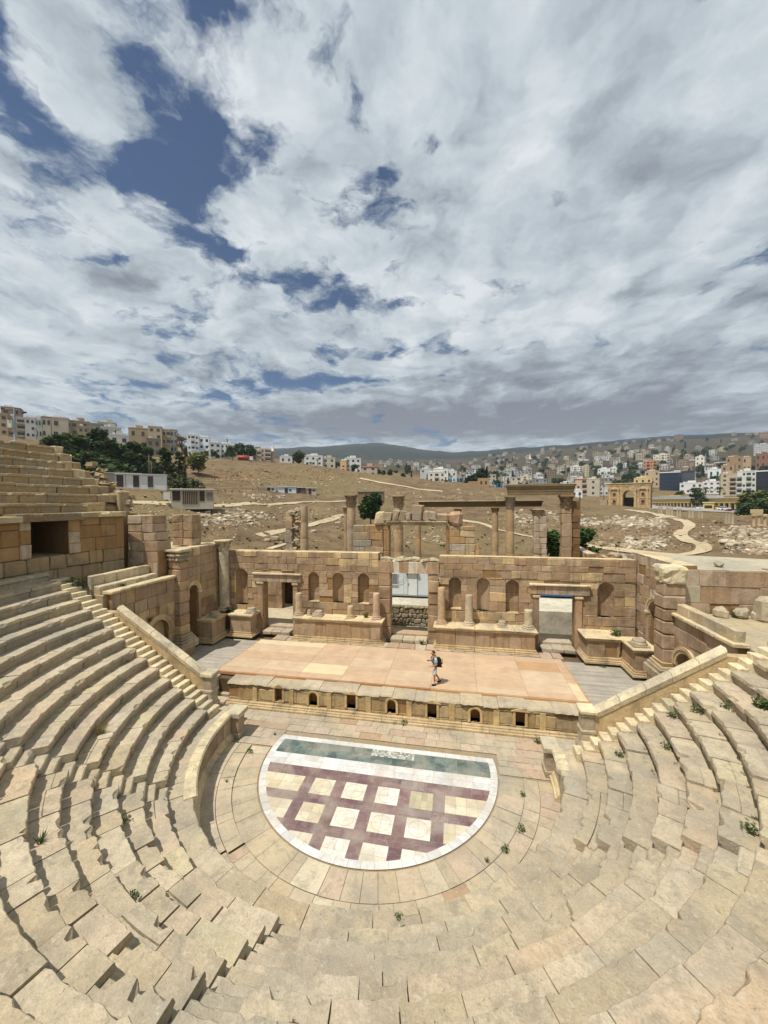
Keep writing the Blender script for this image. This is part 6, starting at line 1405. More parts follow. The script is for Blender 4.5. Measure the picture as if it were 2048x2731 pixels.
# cars
def car(p_, rz, c, lab):
    t = thing('parked_car', lab, 'car', tuple(p_), 'cars parked by the arcade'); ca, sa = cos(rz), sin(rz)
    def loc(x, y, z): return (p_.x+x*ca-y*sa, p_.y+x*sa+y*ca, p_.z+z)
    def hull(sec, c, nm, mat):
        m = MB(); k = len(sec[0][1]); vs = []
        for x, yz in sec: vs += [loc(x, y, z) for y, z in yz]
        m.add(vs, [(i*k+j, i*k+(j+1) % k, (i+1)*k+(j+1) % k, (i+1)*k+j) for i in range(len(sec)-1) for j in range(k)]+[tuple(range(k)), tuple(range((len(sec)-1)*k, len(sec)*k))], c); return m.build(nm, mat, t)
    R_ = lambda w, a, b: [(-w, a), (w, a), (w, b-.1), (w-.1, b), (-w+.1, b), (-w, b-.1)]
    hull([(-2.1, R_(.75, .35, .7)), (-1.9, R_(.84, .25, .9)), (1.0, R_(.86, .25, .92)), (1.9, R_(.82, .25, .78)), (2.1, R_(.72, .35, .6))], c, 'body', M_paint)
    hull([(-1.7, R_(.7, .88, .95)), (-1.1, R_(.66, .88, 1.42)), (.4, R_(.66, .88, 1.44)), (1.15, R_(.72, .88, .95))], S(50, 54, 60), 'cabin_glass', M_glass)
    m = MB(); vs = [loc(x, y, 1.45) for x, y in ((-1.1, -.6), (.4, -.6), (.4, .6), (-1.1, .6))]+[loc(x, y, 1.40) for x, y in ((-1.2, -.66), (.5, -.66), (.5, .66), (-1.2, .66))]; m.add(vs, ((0, 1, 2, 3), (0, 1, 5, 4), (1, 2, 6, 5), (2, 3, 7, 6), (3, 0, 4, 7)), c); m.build('roof', M_paint, t)
    for x in (-1.3, 1.3):
        for y in (-.8, .8): m = MB(); m.tube([loc(x, y-.1, .32), loc(x, y+.1, .32)], .32, S(36, 36, 36), 10); m.build('wheel', M_cloth, t)
cc = [(S(214, 214, 214), 'white'), (S(60, 62, 66), 'dark grey'), (S(150, 154, 160), 'silver'), (S(140, 44, 40), 'red'), (S(206, 170, 60), 'yellow'), (S(50, 70, 104), 'blue')]
for i in range(13):
    f = i/12; u = 1735+235*f; D = 262-75*f+rnd.uniform(-6, 6); q = AT(u, D); q.z = max(q.z, pa.z-.5)+.3; c, cn = cc[(0, 1, 0, 2, 0, 5, 2, 0, 1, 4, 0, 3, 2)[i]]
    car(q, rnd.uniform(-.4, .4), c, '%s car parked before the yellow arcade, %s' % (cn, ['beside the arched gate', 'second from the arched gate', 'third from the arched gate', 'left of the dark tree', 'just left of the dark tree', 'below the dark tree', 'right of the dark tree', 'near the first palm', 'near the second palm', 'left of the yellow kiosk', 'by the yellow kiosk', 'right of the yellow kiosk', 'nearest the right edge trees'][i]))
b, r_, d_ = frame(1889, 200, 0); b.z = max(b.z, pa.z-.5); m = LB(b, r_, d_); t = thing('kiosk', 'small yellow kiosk with a dark window among the parked cars', 'kiosk', tuple(b)); m.lb(-1.6, 1.6, 0, 3, -1, 3.4, S(206, 190, 128)); m.build('wall', M_house, t); m = LB(b, r_, d_); m.lb(-1.2, 1.2, -.05, .1, 1.2, 2.4, S(60, 50, 40)); m.build('window', M_glass, t); m = LB(b, r_, d_); m.lb(-1.9, 1.9, -.3, 3.3, 3.4, 3.7, S(214, 200, 150)); m.build('roof', M_house, t)
# the arched gate
b, r_, d_ = frame(1676, 200, .12); b.z -= .2; t = thing('arched_gate', 'restored Roman arched gate of golden stone with pediments and niches', 'gateway', tuple(b))
GW, GH = 16.0, 10.4; O2 = b-r_*GW/2; mb = MB(); oL = (GW*.37, GW*.62, b.z-.5, b.z+7.4)
Un, Nn = (r_.x, r_.y), (-d_.x, -d_.y)
nn = [(1.9, 3.1, b.z+1.0, b.z+3.2), (1.9, 3.1, b.z+4.6, b.z+6.4), (12.7, 13.9, b.z+1.0, b.z+3.2), (12.7, 13.9, b.z+4.6, b.z+6.4)]
ashlar(mb, (O2.x, O2.y), Un, Nn, GW, b.z-.5, b.z+GH, [oL]+nn, [S(184, 158, 122), S(178, 150, 114), S(190, 166, 130)], (.8, 1.1), (1.2, 2.4), 8.0); mb.build('wall', M_wall, t)
mb = MB(); arch_fill(mb, (O2.x, O2.y), Un, Nn, oL[0], oL[1], oL[3], 8.0, S(190, 156, 108)); arch_band(mb, (O2.x, O2.y), Un, Nn, (oL[0]+oL[1])/2, oL[3]-(oL[1]-oL[0])/2, (oL[1]-oL[0])/2, (oL[1]-oL[0])/2+.7, 0, .25, S(206, 176, 130)); mb.build('arch', M_wall, t)
m = LB(O2, r_, d_); m.lb(oL[0]+.02, oL[1]-.02, 5.0, 5.3, -.5, 4.3, S(70, 52, 40)); m.build('dark_screen', M_house, t)  # dark panel added so the lower half of the opening looks dark
for a in nn: mb = MB(); arch_fill(mb, (O2.x, O2.y), Un, Nn, a[0], a[1], a[3], .5, S(196, 160, 110)); apse(mb, (O2.x, O2.y), Un, Nn, a[0]+.01, a[1]-.01, a[2], a[3]-.01, S(150, 106, 66)); mb.build('niche', M_wall, t)
m = LB(O2, r_, d_)
for z, o_, h_ in ((GH, .3, .35), (GH-.9, .12, .25), (3.9, .15, .3)):
    if z > 4: m.lb(-o_, GW+o_, -o_-.02, 3, z, z+h_, S(208, 182, 138))
    else: m.lb(-o_, oL[0]-.4, -o_-.02, .3, z, z+h_, S(208, 182, 138)); m.lb(oL[1]+.4, GW+o_, -o_-.02, .3, z, z+h_, S(208, 182, 138))
m.build('cornice', M_wall, t)
for a in (.9, 4.1, 5.3, 10.5, 11.7, 14.8): m = LB(O2, r_, d_); m.lb(a-.3, a+.3, -.45, -.03, -.5, 7.2, S(204, 172, 124)); m.lb(a-.42, a+.42, -.55, -.04, 7.2, 7.9, S(196, 164, 116)); m.build('half_column', M_wall, t)
for a in (2.5, 13.3): 
    mb = MB(); P = lambda x, z: tuple(O2+r_*x-d_*.5+Vector((0, 0, z))); mb.prism([P(a-2.2, 7.95), P(a+2.2, 7.95), P(a, 9.2)], tuple(d_*.48), S(208, 178, 132)); mb.build('pediment', M_wall, t)
mb = MB(); rubs = O2+r_*-3.0
ashlar(mb, (rubs.x, rubs.y), Un, Nn, 2.8, b.z-.5, b.z+3.2, [], GP, (.6, .9), (.8, 1.6), 1.2); tag(mb.build('ruin_wall', M_wall, None, 'low ruined wall beside the arched gate', tuple(rubs)), None, 'ruined wall')
# distant column row
lb = ['short column stub near the arched gate, first of the row', 'second short column stub from the arched gate', 'third column stub from the arched gate', 'fourth column stub from the arched gate', 'fifth column stub from the arched gate', 'sixth column stub, before the car park', 'seventh column stub, before the car park', 'eighth column stub, left of the kiosk', 'ninth column stub, left of the kiosk', 'column stub just left of the yellow kiosk', 'column stub right beside the yellow kiosk', 'thick column stub right of the kiosk', 'second thick column stub right of the kiosk', 'column stub closest to the right edge trees']
for i, (x, top, bot) in enumerate(((582, 822, 890), (606, 815, 895), (662, 825, 905), (684, 830, 908), (711, 832, 912), (765, 838, 918), (792, 838, 920), (884, 848, 930), (915, 850, 932), (980, 858, 936), (1008, 872, 936), (1245, 880, 985), (1275, 890, 990), (1310, 900, 995))):
    u, v = R4(x, bot); p_ = G(u, v); k = PX(hypot(p_.x-CAM.x, p_.y-CAM.y), u); h = (bot-top)/3.703*k; t = thing('column_stub', lb[i], 'column', tuple(p_), 'distant row of columns along the old street'); mb = MB(); r0 = h*.075+.06; mb.lathe(p_.x, p_.y, [(r0*1.3, p_.z-.5), (r0*1.3, p_.z+.3), (r0, p_.z+.35), (r0*.9, p_.z+h*.97), (r0*.8, p_.z+h)], jit(S(150, 136, 112), .1), 12, wob=.08); mb.build('shaft', M_far, t)
lb = ['left column of the pair joined by a lintel at the right edge', 'right column of the pair joined by a lintel at the right edge', 'single column right of the lintel pair at the right edge']
ps = []
for i, x in enumerate((1518, 1570, 1628)):
    u, v = R4(x, 1010 if i < 2 else 1015); p_ = G(u, v); ps.append(p_); k = PX(hypot(p_.x-CAM.x, p_.y-CAM.y), u); h = 95/3.703*k; t = thing('column', lb[i], 'column', tuple(p_), 'columns at the right edge'); mb = MB(); r0 = 3.2*k; mb.lathe(p_.x, p_.y, [(r0*1.3, p_.z-.5), (r0*1.3, p_.z+.3), (r0, p_.z+.4), (r0*.9, p_.z+h)], S(168, 146, 112), 12, wob=.06); mb.build('shaft', M_far, t); mb = MB(); mb.bb(p_.x-r0*1.4, p_.x+r0*1.4, p_.y-r0*1.4, p_.y+r0*1.4, p_.z+h-.02, p_.z+h+.45, S(176, 156, 122), .06, .03); mb.build('capital', M_far, t)
mb = MB(); a, b_ = ps[0], ps[1]; hh = max(a.z, b_.z)+95/3.703*PX(hypot(a.x-CAM.x, a.y-CAM.y), 2015)+.46; dv = Vector((b_.x-a.x, b_.y-a.y, 0)); e = dv.normalized(); mb.block((a.x-e.x*.5, a.y-e.y*.5, hh), tuple(dv+e), (-e.y*.7, e.x*.7, 0), (0, 0, .7), S(176, 156, 122), .05, .03); tag(mb.build('lintel_stone', M_far, None, 'stone lintel lying across the pair of columns at the right edge', (a.x, a.y, hh)), None, 'lintel')
# huts and containers in the field
def hut(u, D, w, dp, h, lab, body, roofc, name='hut', rot=0.0, open_front=None, base=None):
    b, r_, d_ = frame(u, D, rot)
    if base is not None: b.z = base
    t = thing(name, lab, 'hut' if name == 'hut' else 'container', tuple(b)); m = LB(b, r_, d_); m.lb(-w/2, w/2, .06, dp, -.8, h-.08, body); m.build('wall', M_paint, t)
    m = LB(b, r_, d_); m.lb(-w/2-.15, w/2+.15, -.2, dp+.15, h-.08, h+.08, roofc); m.build('roof', M_paint, t)
    for (a0, a1, z0, z1, c) in (open_front or ()):
        m = LB(b, r_, d_); m.lb(a0, a1, 0, .09, z0, z1, c); m.build('door' if z0 < .2 else 'window', M_paint, t)
    return b, r_, d_, t
def base_at(u, v, D): return 10.8+PX(D, u)*(1341-v)
DKW = S(58, 50, 44)
hut(379, 86, 8.2, 2.6, 2.55, 'long white container with two dark doors below the pine grove', S(206, 206, 202), S(196, 196, 192), 'container', .1, [(-4.0, -2.9, .1, 2.3, S(66, 50, 44)), (-1.35, -.4, .1, 2.3, DKW), (1.0, 1.9, .1, 2.2, S(74, 72, 72)), (-2.6, -2.5, .1, 2.4, S(150, 130, 130))], base_at(379, 1297, 86))
hut(310, 97, 9.0, 3, 1.6, 'low long grey shed behind the white container', S(150, 146, 138), S(186, 186, 182), 'hut', .1, None, base_at(310, 1278, 97))
b, r_, d_, t = hut(514, 74, 6.6, 3.6, 2.7, 'small flat roofed hut with dark barred windows on the left slope', S(176, 166, 146), S(226, 222, 208), 'hut', .08, [(-3.1, -1.9, .7, 2.4, S(52, 36, 30)), (-1.6, .9, .1, 2.35, S(58, 46, 38)), (1.1, 1.9, .6, 2.4, S(52, 38, 32)), (2.2, 3.2, .8, 2.2, S(120, 110, 92))], base_at(514, 1343, 74))
for i in range(9):
    m = LB(b, r_, d_); a = -1.5+2.3*i/8; m.lb(a-.03, a+.03, -.06, -.01, .1, 2.35, S(176, 160, 136)); m.build('bar', M_paint, t)
m = LB(b, r_, d_); m.lb(-4.5, -3.5, .5, 1.5, .9, 2.1, S(206, 206, 196)); tag(m.build('water_tank', M_paint, None, 'white water tank left of the small flat roofed hut', tuple(b)), None, 'water tank')
for i, (x0, x1, y0, y1, c, lab) in enumerate(((130, 200, 470, 506, S(198, 204, 204), 'pale cabin at the left end of the cabin row'), (222, 330, 468, 512, S(190, 206, 212), 'pale blue cabin in the middle of the cabin row'), (332, 388, 472, 512, S(110, 84, 72), 'brown cabin in the cabin row'), (392, 458, 476, 514, S(184, 168, 144), 'tan cabin at the right end of the cabin row'))):
    u0, vt = R3(x0, y0); u1, vb = R3(x1, y1); D = 128; k = PX(D); hut((u0+u1)/2, D, (u1-u0)*k, 2.6, (vb-vt)*k, lab, c, S(214, 214, 206), 'container', .1, [(-.8, .2, .1, 1.9, DKW), (.6, 1.3, .9, 1.6, S(70, 74, 80))], base_at((u0+u1)/2, vb, D))
hut(988, 98, 6.6, 3, 2.3, 'low brown shed behind the round tree', S(128, 108, 84), S(150, 146, 136), 'hut', .15, None, base_at(988, 1334, 98))
# blue fences, ruin, field fence, lamp, poles, tanker
def fence(pts, h, lab, c, rails=(.5, 1.0), gap=2.2, mat=M_paint, pw=.06):
    P = [AT(u, D) for u, D in pts]; t = thing('fence', lab, 'fence', tuple(P[0])); q = []
    for a, b in zip(P, P[1:]):
        n = max(1, int((b-a).length/gap)); q += [a.lerp(b, i/n) for i in range(n)]
    q.append(P[-1]); q = [Vector((e.x, e.y, H(e.x, e.y))) for e in q]
    for e in q[:95]: mb = MB(); mb.tube([(e.x, e.y, e.z-.3), (e.x, e.y, e.z+h)], pw, c, 5); mb.build('post', mat, t)
    mb = MB()
    for f in rails: mb.tube([(e.x, e.y, e.z+h*f) for e in q], pw*.5, c, 4)
    mb.build('wire', mat, t); return t
fence([(1200, 226), (1262, 228)], 3.6, 'bright blue open fence on the ridge left of the wide dark tree', S(96, 150, 190), (.03, .5, .97), 2.4, pw=.2)
fence([(1306, 232), (1356, 236)], 3.0, 'bright blue fence on the ridge right of the ruined stone hut', S(60, 120, 180), (.03, .5, .97), 2.0, pw=.2)
fence([(540, 104), (620, 112), (690, 120), (704, 128)], 1.3, 'thin wire fence crossing the upper left slope', S(104, 90, 70), (.4, .7, .98), 2.6)
b, r_, d_ = frame(1280, 205, 0); t = thing('ruined_hut', 'roofless brown stone hut with two dark openings on the ridge', 'ruin', tuple(b)); m = LB(b, r_, d_); m.lb(-6, -1.2, 0, .7, -1, 2.6, S(158, 128, 90)); m.lb(-1.2, 4.6, 0, 4, -1, 4.2, S(164, 134, 96)); m.lb(-9, -6, 0, .7, -1, 1.8, S(158, 128, 90)); m.build('wall', M_far, t)
for a in (.2, 2.6): m = LB(b, r_, d_); m.lb(a, a+.9, -.05, .1, .9, 2.6, S(58, 44, 32)); m.build('window', M_glass, t)
b = AT(46, 118); k = PX(118, 46); t = thing('lamp_post', 'tall grey lamp post with twin arms on a white base at the left skyline', 'lamp post', tuple(b)); zb = 10.8+k*(1341-1178); zt = 10.8+k*(1341-1086)
mb = MB(); mb.lathe(b.x, b.y, [(.3, zb), (.26, zb+1), (.18, zt)], S(150, 156, 160), 10); mb.build('pole', M_paint, t)
mb = MB(); rr = Vector((cos(YAW-.77), -sin(YAW-.77), 0)); mb.tube([tuple(b+rr*a+Vector((0, 0, zt-b.z+z))) for a, z in ((-1.9, -.25), (0, -.2), (1.9, -.45))], .07, S(140, 146, 150), 6); mb.build('arm', M_paint, t)
for a, z in ((-1.9, -.3), (1.7, -.6), (1.3, -.8)): mb = MB(); q = b+rr*a+Vector((0, 0, zt-b.z+z)); mb.bb(q.x-.25, q.x+.25, q.y-.22, q.y+.22, q.z-.15, q.z+.15, S(70, 74, 78)); mb.build('lamp_head', M_paint, t)
mb = MB(); q = b+rr*-.4+Vector((0, 0, zb-b.z+3.4)); mb.bb(q.x-.9, q.x+.3, q.y-.35, q.y+.2, q.z, q.z+1.7, S(176, 180, 164)); mb.build('sign_box', M_paint, t)
mb = MB(); mb.bb(b.x-1.6, b.x+1.4, b.y-1.2, b.y+1.2, b.z-2, zb+.35, S(206, 204, 190)); mb.build('base', M_house, t)
for i, (u, D, vt, lab) in enumerate(((400, 100, 1210, 'thin wooden utility pole left of the lone dark pine'), (406, 103, 1228, 'second thin utility pole left of the lone dark pine'), (1610, 240, 1255, 'tall thin pole left of the arched gate'))):
    b = AT(u, D); h = 10.8+PX(D, u)*(1341-vt)-b.z; t = thing('utility_pole', lab, 'pole', tuple(b)); mb = MB(); mb.tube([(b.x, b.y, b.z-.3), (b.x, b.y, b.z+h)], [.14, .09], S(96, 82, 66), 6); mb.build('pole', M_bark, t); mb = MB(); mb.tube([(b.x-.6, b.y, b.z+h*.93), (b.x+.6, b.y, b.z+h*.93)], .05, S(90, 80, 66), 5); mb.build('crossarm', M_bark, t)
b, r_, d_ = frame(653, 212, 0); t = thing('tanker_truck', 'red tanker truck with white cab parked on the ridge', 'truck', tuple(b)); mb = MB(); c0 = b+Vector((0, 0, 2.0)); mb.tube([tuple(c0-r_*3.2), tuple(c0-r_*3.0), tuple(c0+r_*2.2), tuple(c0+r_*2.4)], [.7, 1.1, 1.1, .7], S(168, 62, 48), 12); mb.build('tank', M_paint, t)
m = LB(b, r_, d_); m.lb(2.7, 4.3, -1.1, 1.1, .6, 2.7, S(214, 214, 210)); m.build('cab', M_paint, t); m = LB(b, r_, d_); m.lb(-3.2, 4.2, -.9, .9, .55, .85, S(60, 60, 60)); m.build('chassis', M_paint, t)
for a in (-2.5, -1.4, 3.4): mb = MB(); q = b+r_*a-d_*.9+Vector((0, 0, .5)); mb.tube([tuple(q), tuple(q+d_*1.8)], .5, S(40, 40, 40), 10); mb.build('wheel', M_cloth, t)
# ------------------------------------------------------------ far town: every house its own object
rt = random.Random(77); placed = []
cols_far = [(S(210, 208, 202), 'white'), (S(202, 194, 176), 'cream'), (S(176, 160, 134), 'tan'), (S(158, 156, 150), 'grey'), (S(188, 174, 148), 'sand coloured'), (S(166, 142, 122), 'reddish'), (S(222, 222, 218), 'bright white'), (S(206, 204, 196), 'off white')]
def region(u, D):
    a = 'middle' if u < 1350 else 'right' if u < 1750 else 'far right'
    if u < 700: return 'left ridge'
    return a+(' valley floor' if D < 600 else ' lower slope' if D < 900 else ' upper slope' if D < 1250 else ' skyline')
from collections import Counter
cnt = Counter()
feat = ['with roof room', 'with roof tanks', 'with flat roof', 'with stepped terrace', 'with low wing', 'with roof pergola']
def far_house(u, D, c, cn):
    b = AT(u, D); be = math.atan((u-1024)/1008.9)+YAW+rt.uniform(-.5, .5); r_ = Vector((cos(be), -sin(be), 0)); d_ = Vector((sin(be), cos(be), 0)); w, dp, st = rt.uniform(8, 14), rt.uniform(7, 11), rt.choice((2, 2, 2, 3, 3, 4) if D > 560 else (1, 2, 2, 3)); h = st*3.1
    o = Vector((b.x, b.y, b.z)); m = LB(o, r_, d_); m.lb(-w/2, w/2, 0, dp, -6, h, c); fi = rt.randrange(6)
    m.lb(-w/2-.15, w/2+.15, -.15, .2, h, h+.6, c); m.lb(-w/2-.15, -w/2+.2, .2, dp, h, h+.6, c); m.lb(w/2-.2, w/2+.15, .2, dp, h, h+.6, c)
    if fi == 0: m.lb(-w*.3, w*.1, dp*.3, dp*.8, h, h+3, c)
    if fi == 1:
        for q in range(3): m.lb(-w*.3+q*2, -w*.3+q*2+1.3, 1, 2.3, h, h+1.6, S(226, 226, 222))
    if fi == 3: m.lb(-w/2, 0, -4, 0, -6, h*.5, c)
    if fi == 4: m.lb(w/2, w/2+w*.6, 1, dp, -6, 3.2, c)
    if fi == 5: m.lb(-w*.4, w*.4, 1, dp*.7, h+2.4, h+2.6, S(120, 100, 80)); m.lb(-w*.38, -w*.36, 1, 1.2, h, h+2.5, S(100, 90, 80)); m.lb(w*.36, w*.38, 1, 1.2, h, h+2.5, S(100, 90, 80))
    n = max(2, int(w/3.2))
    for s in range(st):
        for i in range(n):
            if rt.random() < .15: continue
            a = -w/2+w*(i+.5)/n; ww = rt.choice((.6, .7, 1.1)); m.lb(a-ww, a+ww, -.12, .1, s*3.1+1.0, s*3.1+2.5, rt.choice(DARKW))
        for sg in (-1, 1): m.lb(min(sg*w/2, sg*(w/2+.12)), max(sg*w/2, sg*(w/2+.12)), dp*.3, dp*.3+1.4, s*3.1+1, s*3.1+2.4, DARKW[0])
    lab = '%s %s storey house %s on the %s' % (cn, ['', 'single', 'two', 'three', 'four', 'five'][st], feat[fi], region(u, D))
    cnt[lab] += 1
    ob = m.build('house', M_house, None, lab, tuple(o)); tag(ob, None, 'house', 'distant houses of the town')
tries = 0
while len(placed) < 225 and tries < 8000:
    tries += 1
    q = rt.random()
    if q < .86: u = rt.triangular(930, 2140, 1600); D = 340+900*rt.random()**1.7 if u > 1150 else rt.uniform(480, 1250)
    elif q < .93: u = rt.uniform(1300, 2140); D = rt.uniform(1300, 1700)
    else: u = rt.uniform(1150, 2140); D = rt.uniform(420, 800)
    if u > 1640 and D < 520: continue
    b = AT(u, D)
    if any((b.x-x)**2+(b.y-y)**2 < (rt.uniform(13, 24))**2 for x, y in placed): continue
    c, cn = rt.choice(cols_far if D < 900 else cols_far[1:6]); placed.append((b.x, b.y)); far_house(u, D, jit(tuple(q*.86 for q in c), .06, rt), cn)
# far trees share a few meshes
protos = []
for k in range(5):
    m = MB(); r = random.Random(400+k); leaves(m, [(r.uniform(-2, 2), r.uniform(-2, 2), r.uniform(2, 5.5), r.uniform(1.3, 2.4), .8) for _ in range(8)] if k < 4 else [(0, 0, 1+i*1.1, 1.1-.1*i, 1.2) for i in range(8)], 420, .8, DK+MD[:1], r)
    me = bpy.data.meshes.new('town_tree'); me.from_pydata(m.v, [], m.f); at = me.attributes.new('Col', 'FLOAT_COLOR', 'FACE'); at.data.foreach_set('color', [x for c in m.c for x in (c[0], c[1], c[2], 1)]); me.materials.append(M_leaf); protos.append(me)
for i in range(330):
    q = rt.random()
    if q < .72: u = rt.triangular(920, 2140, 1650); D = 330+1100*rt.random()**1.3
    elif q < .80: u = rt.uniform(60, 640); D = rt.uniform(225, 265)
    else: u = rt.uniform(700, 1400); D = rt.uniform(225, 420)
    b = AT(u, D); k = rt.randrange(5); ob = bpy.data.objects.new('town_tree', protos[k]); col.objects.link(ob); ob.location = (b.x, b.y, b.z-.3); s = rt.uniform(.6, 1.5)*(.55 if D < 420 else 1.25); ob.scale = (s, s, s*rt.uniform(.85, 1.25)); ob.rotation_euler = (0, 0, rt.uniform(0, 6.28))
    tag(ob, '%s dark green tree %s on the %s' % ('small' if s < 1 else 'spreading', 'shaped like a cone' if k == 4 else 'with a lumpy crown', region(u, D)), 'tree', 'small trees between the town houses')
# ============================================================ THE VISITOR
def skin_obj(name, verts, edges, radii, mat, parent, c, sub=2, root=0):
    me = bpy.data.meshes.new(name); me.from_pydata([tuple(Vector(v)-Vector(parent['_loc'])) for v in verts], edges, []); me.materials.append(mat)
    o = bpy.data.objects.new(name, me); col.objects.link(o); o.parent = parent
    bm = bmesh.new(); bm.from_mesh(me); ly = bm.verts.layers.skin.verify(); bm.verts.ensure_lookup_table()
    for i, v in enumerate(bm.verts):
        r = radii[i]; v[ly].radius = r if isinstance(r, tuple) else (r, r); v[ly].use_root = (i == root)
    bm.to_mesh(me); bm.free()
    m = o.modifiers.new('skin', 'SKIN'); m.use_smooth_shade = True; s = o.modifiers.new('sub', 'SUBSURF'); s.levels = s.render_levels = sub
    dg = bpy.context.evaluated_depsgraph_get(); ev = bpy.data.meshes.new_from_object(o.evaluated_get(dg)); o.modifiers.clear(); o.data = ev; ev.name = name
    for a in list(ev.attributes):
        if a.name == 'Col': ev.attributes.remove(a)
    at = ev.attributes.new('Col', 'FLOAT_COLOR', 'FACE'); at.data.foreach_set('color', [x for _ in ev.polygons for x in (*c, 1.0)])
    ev.polygons.foreach_set('use_smooth', [True]*len(ev.polygons)); ev.materials.clear(); ev.materials.append(mat); return o
PX0, PY0, PZ0 = 2.12, 4.28, 1.33                               # walks to the left, seen from his left side
hd = Vector((-.93, -.37, 0)).normalized(); lf = Vector((-hd.y, hd.x, 0))   # heading and his left
def B(f, l, z): return Vector((PX0, PY0, PZ0))+hd*f+lf*l+Vector((0, 0, z))
per = thing('person', 'man in pale mint t-shirt and light shorts walking left across the stage, holding a phone', 'person', (PX0, PY0, PZ0))
SK = S(168, 112, 82)
# left foot forward, right foot behind on its toes; both forearms held out in front
J = dict(pel=(0, 0, .94), w=(.01, 0, 1.06), ch=(.03, 0, 1.28), nk0=(.04, 0, 1.45), nk=(.07, 0, 1.52), hd0=(.10, 0, 1.58), hd1=(.11, 0, 1.66), hd2=(.10, 0, 1.725),
         hl=(.01, .10, .90), kl=(.07, .11, .50), al=(.06, .11, .10), tl=(.17, .11, .04), hr=(-.01, -.10, .90), kr=(-.06, -.11, .51), ar=(-.30, -.10, .16), tr=(-.24, -.10, .05),
         sl=(.02, .19, 1.41), el=(-.02, .25, 1.13), wl=(.21, .20, 1.05), pl=(.27, .18, 1.04), sr=(.02, -.19, 1.41), er=(.0, -.25, 1.14), wr=(.22, -.17, 1.20), pr=(.28, -.15, 1.22))
ks = list(J); ed = [('pel', 'w'), ('w', 'ch'), ('ch', 'nk0'), ('nk0', 'nk'), ('nk', 'hd0'), ('hd0', 'hd1'), ('hd1', 'hd2'), ('pel', 'hl'), ('hl', 'kl'), ('kl', 'al'), ('al', 'tl'), ('pel', 'hr'), ('hr', 'kr'), ('kr', 'ar'), ('ar', 'tr'), ('nk0', 'sl'), ('sl', 'el'), ('el', 'wl'), ('wl', 'pl'), ('nk0', 'sr'), ('sr', 'er'), ('er', 'wr'), ('wr', 'pr')]
rad = dict(pel=.13, w=.125, ch=.14, nk0=.085, nk=.058, hd0=.072, hd1=.094, hd2=.07, hl=.085, kl=.058, al=.04, tl=.035, hr=.085, kr=.058, ar=.04, tr=.035, sl=.062, el=.045, wl=.032, pl=.036, sr=.062, er=.045, wr=.032, pr=.036)
skin_obj('body', [B(*J[k]) for k in ks], [(ks.index(a), ks.index(b)) for a, b in ed], [rad[k] for k in ks], M_skin, per, SK, 2, 0)
def chain(name, pts, rr, c, mat=M_cloth, sub=2, par=None, lab=None):
    o = skin_obj(name, [B(*q) for q in pts], [(i, i+1) for i in range(len(pts)-1)], rr, mat, par or per, c, sub); 
    if lab: o['label'] = lab
    return o
SH = S(170, 188, 184)
k2 = ['pel', 'w', 'ch', 'nk0', 'sl', 'e1', 'sr', 'e2']; JJ = dict(J); JJ['pel'] = (0, 0, .93); JJ['e1'] = (-.005, .235, 1.2); JJ['e2'] = (.01, -.235, 1.2)
skin_obj('t_shirt', [B(*JJ[k]) for k in k2], [(0, 1), (1, 2), (2, 3), (3, 4), (4, 5), (3, 6), (6, 7)], [.148, .142, .155, .095, .078, .068, .078, .068], M_cloth, per, SH, 2, 0)
skin_obj('shorts', [B(0, 0, 1.0), B(0, 0, .92), B(.01, .10, .86), B(.06, .11, .52), B(-.01, -.10, .86), B(-.05, -.11, .53)], [(0, 1), (1, 2), (2, 3), (1, 4), (4, 5)], [.148, .148, .105, .085, .105, .085], M_cloth, per, S(196, 198, 206), 2, 1)
chain('hair', [(.075, 0, 1.70), (.07, 0, 1.735), (.06, 0, 1.765)], [.098, .1, .06], S(46, 30, 24)); chain('hair_back', [(.03, 0, 1.62), (.02, 0, 1.70)], [.06, .085], S(46, 30, 24))
for k, (f, l, z, d) in enumerate(((.06, .11, .045, 0), (-.31, -.10, .09, .05))): chain('shoe', [(f-.07, l, z+d), (f+.06, l, z), (f+.17, l, z-.01)], [.055, .058, .042], S(30, 28, 30)); chain('sock', [(f+(.0 if k == 0 else .01), l, z+.05+d*.3), (f+.005, l, z+.15)], [.047, .047], S(214, 212, 206))
for sd_, wr, pm in ((1, J['wl'], J['pl']), (-1, J['wr'], J['pr'])):
    for i in range(4):
        o_ = .022*(i-1.5); ln = (.07, .082, .078, .06)[i]
        a = (pm[0]+.02, pm[1]+o_, pm[2]); chain('finger', [a, (a[0]+ln*.5, a[1]+o_*.1, a[2]-.008), (a[0]+ln*.85, a[1]-.01*sd_, a[2]-.035)], [.010, .009, .008], SK, M_skin, 1)
    chain('thumb', [(pm[0]-.01, pm[1]-.03*sd_, pm[2]+.015), (pm[0]+.03, pm[1]-.045*sd_, pm[2]+.025), (pm[0]+.055, pm[1]-.04*sd_, pm[2]+.025)], [.012, .010, .008], SK, M_skin, 1)
mb = MB()
for l in (-.033, .033): mb.lathe(*tuple(B(.195, l, 0))[:2], [(.004, PZ0+1.655), (.011, PZ0+1.662), (.004, PZ0+1.67)], S(40, 30, 26), 8)
mb.build('eye', M_skin, per); chain('nose', [(.195, 0, 1.66), (.215, 0, 1.63), (.20, 0, 1.62)], [.01, .016, .012], SK, M_skin, 1); chain('mouth', [(.188, -.02, 1.595), (.196, 0, 1.595), (.188, .02, 1.595)], [.006, .008, .006], S(140, 80, 70), M_skin, 1)
for l in (-.09, .09): chain('ear', [(.10, l, 1.63), (.095, l*1.1, 1.66), (.10, l, 1.685)], [.014, .018, .012], SK, M_skin, 1)
